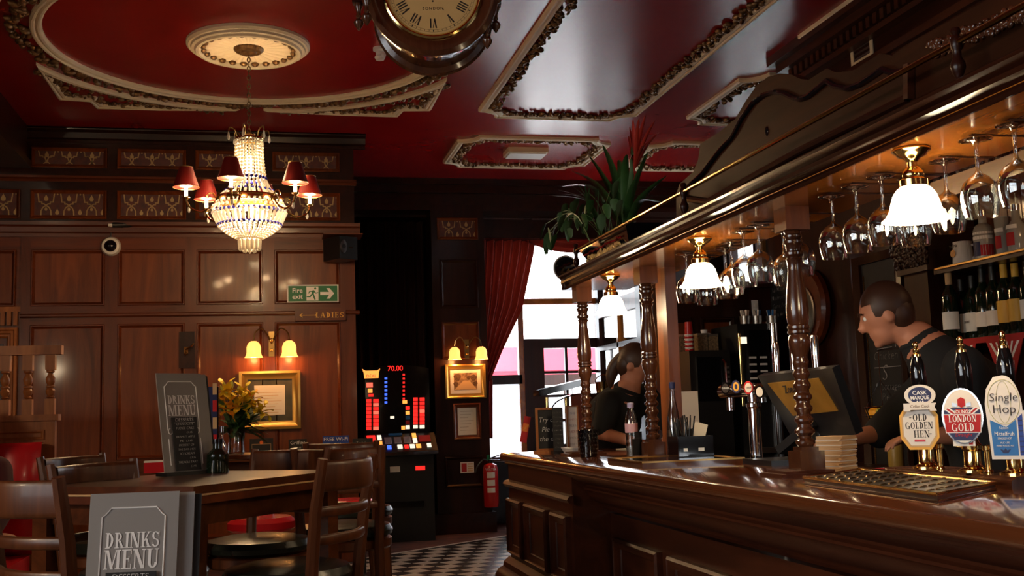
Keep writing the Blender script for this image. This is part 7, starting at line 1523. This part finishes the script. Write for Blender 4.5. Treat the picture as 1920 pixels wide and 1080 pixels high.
# ---------------------------------------------------------------- shelf along the wall with cards
sf = thing('wall_shelf', 'narrow dark drinks shelf fixed along the panelled wall', 'shelf', (.1, YW - .2, .98)); MB().box(-.75, .80, YW - .32, YW - .02, .955, .985).build('shelf_board', M['table'], sf, True)
for x in (-.6, .1, .7): MB().prism([(0, 0), (-.25, 0), (0, -.22)], (x, YW - .02, .955), Y3, Z3, (.03, 0, 0)).build('bracket', M['table'], sf, True)
def shelf_card(name, label, px0, py0, px1, m, rows, cm):
    y = YW - .18; a, c = W(px0, py0, y=y), W(px1, py0, y=y); t = thing(name, label, 'card', ((a.x + c.x) / 2, y, .985)); MB().box(a.x, c.x, y, y + .008, .985, a.z).build('card_face', M[m], t, True); MB().box(a.x, c.x, y - .02, y + .03, .985, .992).build('card_foot', M['black'], t, True)
    for i, (s_, sz) in enumerate(rows): text(s_, sz, M[cm], t, face(((a.x + c.x) / 2, y - .001, a.z - .032 - .045 * i), X3, Z3), 'lettering')
    return t, a, c, y
t, a, c, y = shelf_card('notice_card', 'dark card with a thin border and orange dot on the wall shelf', 468, 823, 512, 'slate', [], 'chalk'); MB().prism(circ(14, .016), ((a.x + c.x) / 2, y, a.z - .035), X3, Z3, (0, -.001, 0)).build('orange_dot', M['exitred'], t, True); MB().tube([(a.x + .02, y - .001, 1.0), (a.x + .02, y - .001, a.z - .05), (c.x - .02, y - .001, a.z - .05), (c.x - .02, y - .001, 1.0)], .002, 4).build('border_line', M['card'], t, True)
shelf_card('chalk_card', 'little black chalk card lettered Griffins on the wall shelf', 541, 824, 575, 'slate', [('Griffins', .045), ('Special', .022), ('hot roll', .022)], 'chalk')
shelf_card('wifi_card', 'blue FREE Wi-Fi card on the wall shelf', 605, 818, 654, 'blue', [('FREE Wi-Fi', .048), ('available', .036), ('here', .036)], 'print')
q = W(680, 822, y=9.3); t = thing('reserved_sign', 'black chalk sign lettered Tables reserved standing by the fruit machine', 'sign', (q.x, 9.3, 0)); MB().box(q.x - .085, q.x + .085, 9.3, 9.315, .80, q.z).build('sign_board', M['slate'], t, True); MB().cyl((q.x, 9.31, 0), (q.x, 9.31, .85), .015).build('sign_post', M['black'], t, True); MB().lathe([(0, 0), (.14, 0), (.14, .015), (0, .02)], 24, (q.x, 9.31, 0)).build('sign_foot', M['black'], t, True)
for i, s_ in enumerate(('Tables', 'reserved', '8:00')): text(s_, .048, M['chalkd'], t, face((q.x, 9.298, q.z - .04 - .055 * i), X3, Z3), 'chalk_writing', shear=.15, off=-.001)
# ================================================================ PEOPLE
def fuse(b_, name, m, parent, vox=.008, smooth=4):
    """one continuous skin from overlapping limbs: voxel remesh then relax"""
    me = b_.mesh(name, m); o = bpy.data.objects.new('tmp', me); COL.objects.link(o)
    r_ = o.modifiers.new('r', 'REMESH'); r_.mode = 'VOXEL'; r_.voxel_size = vox; r_.use_smooth_shade = True
    s_ = o.modifiers.new('s', 'SMOOTH'); s_.iterations = smooth; s_.factor = .5
    me2 = bpy.data.meshes.new_from_object(o.evaluated_get(bpy.context.evaluated_depsgraph_get())); bpy.data.objects.remove(o)
    me2.materials.clear(); me2.materials.append(m); me2.transform(PM[parent.name].inverted()); me2.polygons.foreach_set('use_smooth', [True] * len(me2.polygons)); me2.name = name
    return link(name, me2, parent)
def limb(b_, pts, rs, n=12):
    P_ = smooth_path(pts, 5); R_ = []; m_ = len(pts) - 1
    for i in range(len(P_)):
        t = i / 5; k = min(int(t), m_ - 1); R_.append(rs[k] + (rs[k + 1] - rs[k]) * (t - k))
    b_.tube(P_, R_, n); b_.ball(P_[0], R_[0], n, 8); b_.ball(P_[-1], R_[-1], n, 8)
def hand(b_, wrist, d_, palm_n, sc_=1.0, curl=.5):
    """palm and five separate bent fingers; d_ = pointing direction, palm_n = out of the palm"""
    d_ = Vector(d_).normalized(); palm_n = (Vector(palm_n) - d_ * Vector(palm_n).dot(d_)).normalized(); s_ = d_.cross(palm_n); Mx = Matrix((s_, d_, palm_n)).transposed()
    c = Vector(wrist) + d_ * .045 * sc_; b_.ball(c, (.040 * sc_, .052 * sc_, .017 * sc_), 14, 10, Mx)
    for k, (off_, L_) in enumerate(((-.030, .060), (-.010, .072), (.010, .068), (.029, .055))):
        p0 = c + s_ * off_ * sc_ + d_ * .035 * sc_; p1 = p0 + (d_ * math.cos(curl * .5) + palm_n * math.sin(curl * .5)) * L_ * .45 * sc_; p2 = p1 + (d_ * math.cos(curl * 1.3) + palm_n * math.sin(curl * 1.3)) * L_ * .32 * sc_; p3 = p2 + (d_ * math.cos(curl * 2) + palm_n * math.sin(curl * 2)) * L_ * .25 * sc_
        b_.tube([p0, p1, p2, p3], [.0095 * sc_, .0088 * sc_, .008 * sc_, .0068 * sc_], 8); b_.ball(p3, .0068 * sc_, 8, 6)
    q0 = c - s_ * .030 * sc_ - d_ * .02 * sc_; q1 = q0 - s_ * .025 * sc_ + d_ * .03 * sc_ + palm_n * .012 * sc_; q2 = q1 + d_ * .03 * sc_ + palm_n * .012 * sc_; b_.tube([q0, q1, q2], [.013 * sc_, .0105 * sc_, .008 * sc_], 8); b_.ball(q2, .008 * sc_, 8, 6)
def person(label, J, fwd, up, shirt, hairstyle, vox=.008, sleeve=.5):
    """J: joints in world space; fwd/up: the way the head faces"""
    t = thing('person', label, 'person', (J['pelvis'].x, J['pelvis'].y, 0)); fwd, up = Vector(fwd).normalized(), Vector(up).normalized(); sd = fwd.cross(up).normalized(); up = sd.cross(fwd); HM = Matrix((sd, fwd, up)).transposed(); h = J['head']
    b_ = MB(); b_.ball(h + up * .015, (.074, .092, .100), 20, 14, HM); b_.ball(h + fwd * .022 - up * .05, (.054, .060, .062), 16, 12, HM)                    # skull and jaw
    b_.ball(h + fwd * .098 - up * .020, (.012, .018, .022), 10, 8, HM); b_.tube([h + fwd * .088 + up * .012, h + fwd * .108 - up * .024], [.008, .012], 8)   # nose
    b_.ball(h + fwd * .073 - up * .062, (.022, .011, .008), 10, 6, HM); b_.ball(h + fwd * .062 - up * .096, (.024, .018, .016), 10, 6, HM)                      # lips and chin
    for s_ in (-1, 1): b_.ball(h + sd * s_ * .076 - fwd * .008 - up * .008, (.010, .022, .032), 10, 8, HM)
    limb(b_, [J['neck'], h - up * .045 - fwd * .01], [.056, .052]); limb(b_, [J['pelvis'], J['waist'], J['chest'], J['neck']], [.135, .125, .150, .075], 18)
    for s_ in 'lr':
        limb(b_, [J['chest'] + (J['sh_' + s_] - J['chest']) * .3, J['sh_' + s_]], [.09, .062]); limb(b_, [J['sh_' + s_], J['el_' + s_]], [.056, .041]); limb(b_, [J['el_' + s_], J['wr_' + s_]], [.041, .028]); hand(b_, J['wr_' + s_], J.get('hd_' + s_, J['wr_' + s_] - J['el_' + s_]), J.get('pn_' + s_, (0, 0, -1)), 1.0, .6)
        limb(b_, [J['pelvis'] + (J['kn_' + s_] - J['pelvis']) * .08 + J['hip'] * (1 if s_ == 'l' else -1), J['kn_' + s_], J['an_' + s_]], [.095, .062, .042]); fd = Vector((fwd.x, fwd.y, 0)).normalized(); limb(b_, [J['an_' + s_] + Vector((0, 0, -.03)), J['an_' + s_] + fd * .14 + Vector((0, 0, -.045))], [.042, .034])
    body = fuse(b_, 'body', M['skin'], t, vox)
    for s_ in (-1, 1):
        e = MB().ball(h + sd * s_ * .031 + fwd * .074 + up * .010, (.013, .010, .010), 12, 8, HM).build('eye', M['print'], t, True); MB().ball(h + sd * s_ * .031 + fwd * .0815 + up * .010, (.006, .004, .006), 10, 6, HM).build('iris', M['ink'], e, True)
        MB().tube([h + sd * s_ * .016 + fwd * .094 + up * .030, h + sd * s_ * .032 + fwd * .094 + up * .036, h + sd * s_ * .048 + fwd * .082 + up * .030], .0035, 6).build('eyebrow', M['hair'], t, True)
    MB().ball(h + fwd * .083 - up * .062, (.018, .003, .002), 10, 6, HM).build('mouth_line', M['redleather'], t, True)
    # shirt over torso and upper arms
    b_ = MB(); limb(b_, [J['pelvis'] - Z3 * .06, J['waist'], J['chest'], J['neck'] - (J['neck'] - J['chest']) * .14], [.160, .150, .172, .088], 18)
    for s_ in 'lr':
        limb(b_, [J['chest'] + (J['sh_' + s_] - J['chest']) * .3, J['sh_' + s_]], [.105, .078]); e = J['sh_' + s_].lerp(J['el_' + s_], min(1, sleeve * 2)); limb(b_, [J['sh_' + s_], e], [.078, .064])
        if sleeve > .5: limb(b_, [J['el_' + s_], J['el_' + s_].lerp(J['wr_' + s_], (sleeve - .5) * 2)], [.062, .042])
    fuse(b_, 'shirt', M[shirt], t, .010)
    b_ = MB()
    n_ = J['neck']; b_.tube([n_ + (J['chest'] - n_) * .06 + HM @ Vector((.074 * math.cos(a), .068 * math.sin(a), .004 * math.sin(a))) for a in [2 * PI * k / 20 for k in range(20)]], .014, 8, True); b_.build('collar', M[shirt], t, True)
    b_ = MB()
    for s_ in 'lr':
        limb(b_, [J['pelvis'] + J['hip'] * (1 if s_ == 'l' else -1), J['kn_' + s_], J['an_' + s_]], [.118, .085, .062])
    limb(b_, [J['pelvis'] + J['hip'], J['pelvis'] - J['hip']], [.13, .13]); fuse(b_, 'trousers', M['black'], t, .012)
    for s_ in 'lr':
        fd = Vector((fwd.x, fwd.y, 0)).normalized(); b_ = MB(); limb(b_, [J['an_' + s_] + Vector((0, 0, -.03)), J['an_' + s_] + fd * .15 + Vector((0, 0, -.04))], [.05, .042]); b_.build('shoe', M['gblack'], t, True)
    b_ = MB(); b_.ball(h + up * .035 - fwd * .016, (.086, .098, .100), 20, 14, HM); b_.ball(h - fwd * .045 + up * .0, (.078, .066, .085), 16, 10, HM)
    if hairstyle == 'pony': limb(b_, [h - fwd * .085 + up * .01, h - fwd * .108 - up * .05, h - fwd * .105 - up * .11, h - fwd * .09 - up * .16], [.042, .040, .032, .014]); b_.ball(h + fwd * .03 + up * .085, (.07, .06, .03), 14, 8, HM)
    hr = b_; 
    # cut the hair back from the face
    keep = MB(); keep.v = hr.v; keep.cur = 0
    inv = HM.transposed()
    for f_ in hr.f:
        c = inv @ (sum((Vector(hr.v[i]) for i in f_), Vector()) / len(f_) - h)
        if c.y > .040 and c.z < .055: continue
        if c.y > -.01 and c.z < -.005 and abs(c.x) < .2: continue
        keep.f.append(f_); keep.mi.append(0)
    keep.build('hair', M['hair'], t, True, fix=False, angle=80)
    return t
V = Vector
def std(pel, fwd, head, lean, arms, hipw=.09):
    f_ = V((fwd[0], fwd[1], 0)).normalized(); s_ = V((f_.y, -f_.x, 0)); J = dict(pelvis=V(pel), head=V(head), hip=s_ * -hipw); J['neck'] = V(head) - V((0, 0, .125)) - f_ * .045; J['chest'] = J['pelvis'].lerp(J['neck'], .70) - f_ * .02; J['waist'] = J['pelvis'].lerp(J['neck'], .33) - f_ * .01; base = J['neck'] - V((0, 0, .075)) - f_ * .01
    J['sh_l'] = base - s_ * .175; J['sh_r'] = base + s_ * .175
    for k, v in arms.items(): J[k] = V(v)
    for q, g in (('l', -1), ('r', 1)): J['kn_' + q] = V((pel[0], pel[1], .50)) + s_ * g * .10 + f_ * .03; J['an_' + q] = V((pel[0], pel[1], .085)) + s_ * g * .11 - f_ * .02
    return J
# barman bending over the pumps, head turned down and away from the shelf
hb = W(1660, 592, x=2.34); fw = (-.86, .50, -.30)
J = std((2.62, 3.56, .94), (-.86, .5), hb, 0, dict(el_l=(2.50, 3.55, 1.18), wr_l=(2.28, 3.50, 1.17), el_r=(2.40, 3.98, 1.18), wr_r=(2.20, 3.92, 1.16)))
J['neck'] = hb + V((.10, -.05, -.10)); J['chest'] = V((2.55, 3.60, 1.30)); J['waist'] = V((2.60, 3.57, 1.12)); J['sh_l'] = V((2.45, 3.47, 1.42)); J['sh_r'] = V((2.58, 3.78, 1.42))
J['kn_l'] = V((2.55, 3.48, .50)); J['kn_r'] = V((2.62, 3.68, .50)); J['an_l'] = V((2.57, 3.46, .085)); J['an_r'] = V((2.64, 3.70, .085)); J['hd_l'] = V((-.9, .2, 0)); J['hd_r'] = V((-.9, .1, 0))
person('barman in black bending his head behind the beer pumps', J, fw, (-.15, .10, 1), 'shirt', 'short')
# barmaid leaning on the far end of the bar
hw_ = W(1190, 686, y=5.98); fw = (.80, -.48, -.42)
J = std((2.03, 6.42, .92), (.6, -.8), hw_, 0, dict(el_l=(2.32, 6.05, 1.18), wr_l=(2.20, 5.86, 1.13), el_r=W(1128, 812, y=5.99), wr_r=W(1205, 833, y=5.80)))
J['neck'] = hw_ + V((-.035, .03, -.135)); J['chest'] = V((1.99, 6.16, 1.26)); J['waist'] = V((2.02, 6.32, 1.08)); J['sh_r'] = W(1143, 757, y=6.02); J['sh_l'] = V((2.18, 6.12, 1.38)); J['hd_r'] = V((.8, -.5, -.05)); J['pn_r'] = V((0, 0, -1))
person('barmaid in a black polo shirt with a ponytail leaning on the bar end', J, fw, (.25, -.1, 1), 'shirt', 'pony', sleeve=.42)
t = W(1195, 842, z=HC); tag(MB().obox(t + V((.02, .02, .003)), (.11, .07, .002), Matrix.Rotation(.4, 3, 'Z')).build('paper_sheet', M['paper']), 'sheet of white paper under the barmaid forearm', 'paper')
# seated customer at the edge of the booth: only a maroon sleeve and a hand show
J = std((-1.78, 5.95, .72), (.9, -.4), (-1.72, 5.86, 1.40), 0, dict(el_l=(-1.60, 5.75, .92), wr_l=(-1.36, 5.66, .92), el_r=W(2, 955, y=5.55), wr_r=W(-22, 1010, y=5.30)))
J['sh_r'] = W(-8, 885, y=5.68); J['sh_l'] = V((-1.70, 6.10, 1.2)); J['neck'] = V((-1.76, 5.88, 1.27)); J['chest'] = V((-1.77, 5.90, 1.08)); J['waist'] = V((-1.78, 5.93, .88))
for q, g in (('l', 1), ('r', -1)): J['kn_' + q] = V((-1.42, 5.80 + g * .10, .64)); J['an_' + q] = V((-1.38, 5.78 + g * .10, .085))
J['hd_r'] = V((.9, -.2, .1))
person('seated customer in a maroon top at the edge of the booth', J, (.9, -.4, -.05), (0, 0, 1), 'maroon', 'short', .010, .85)
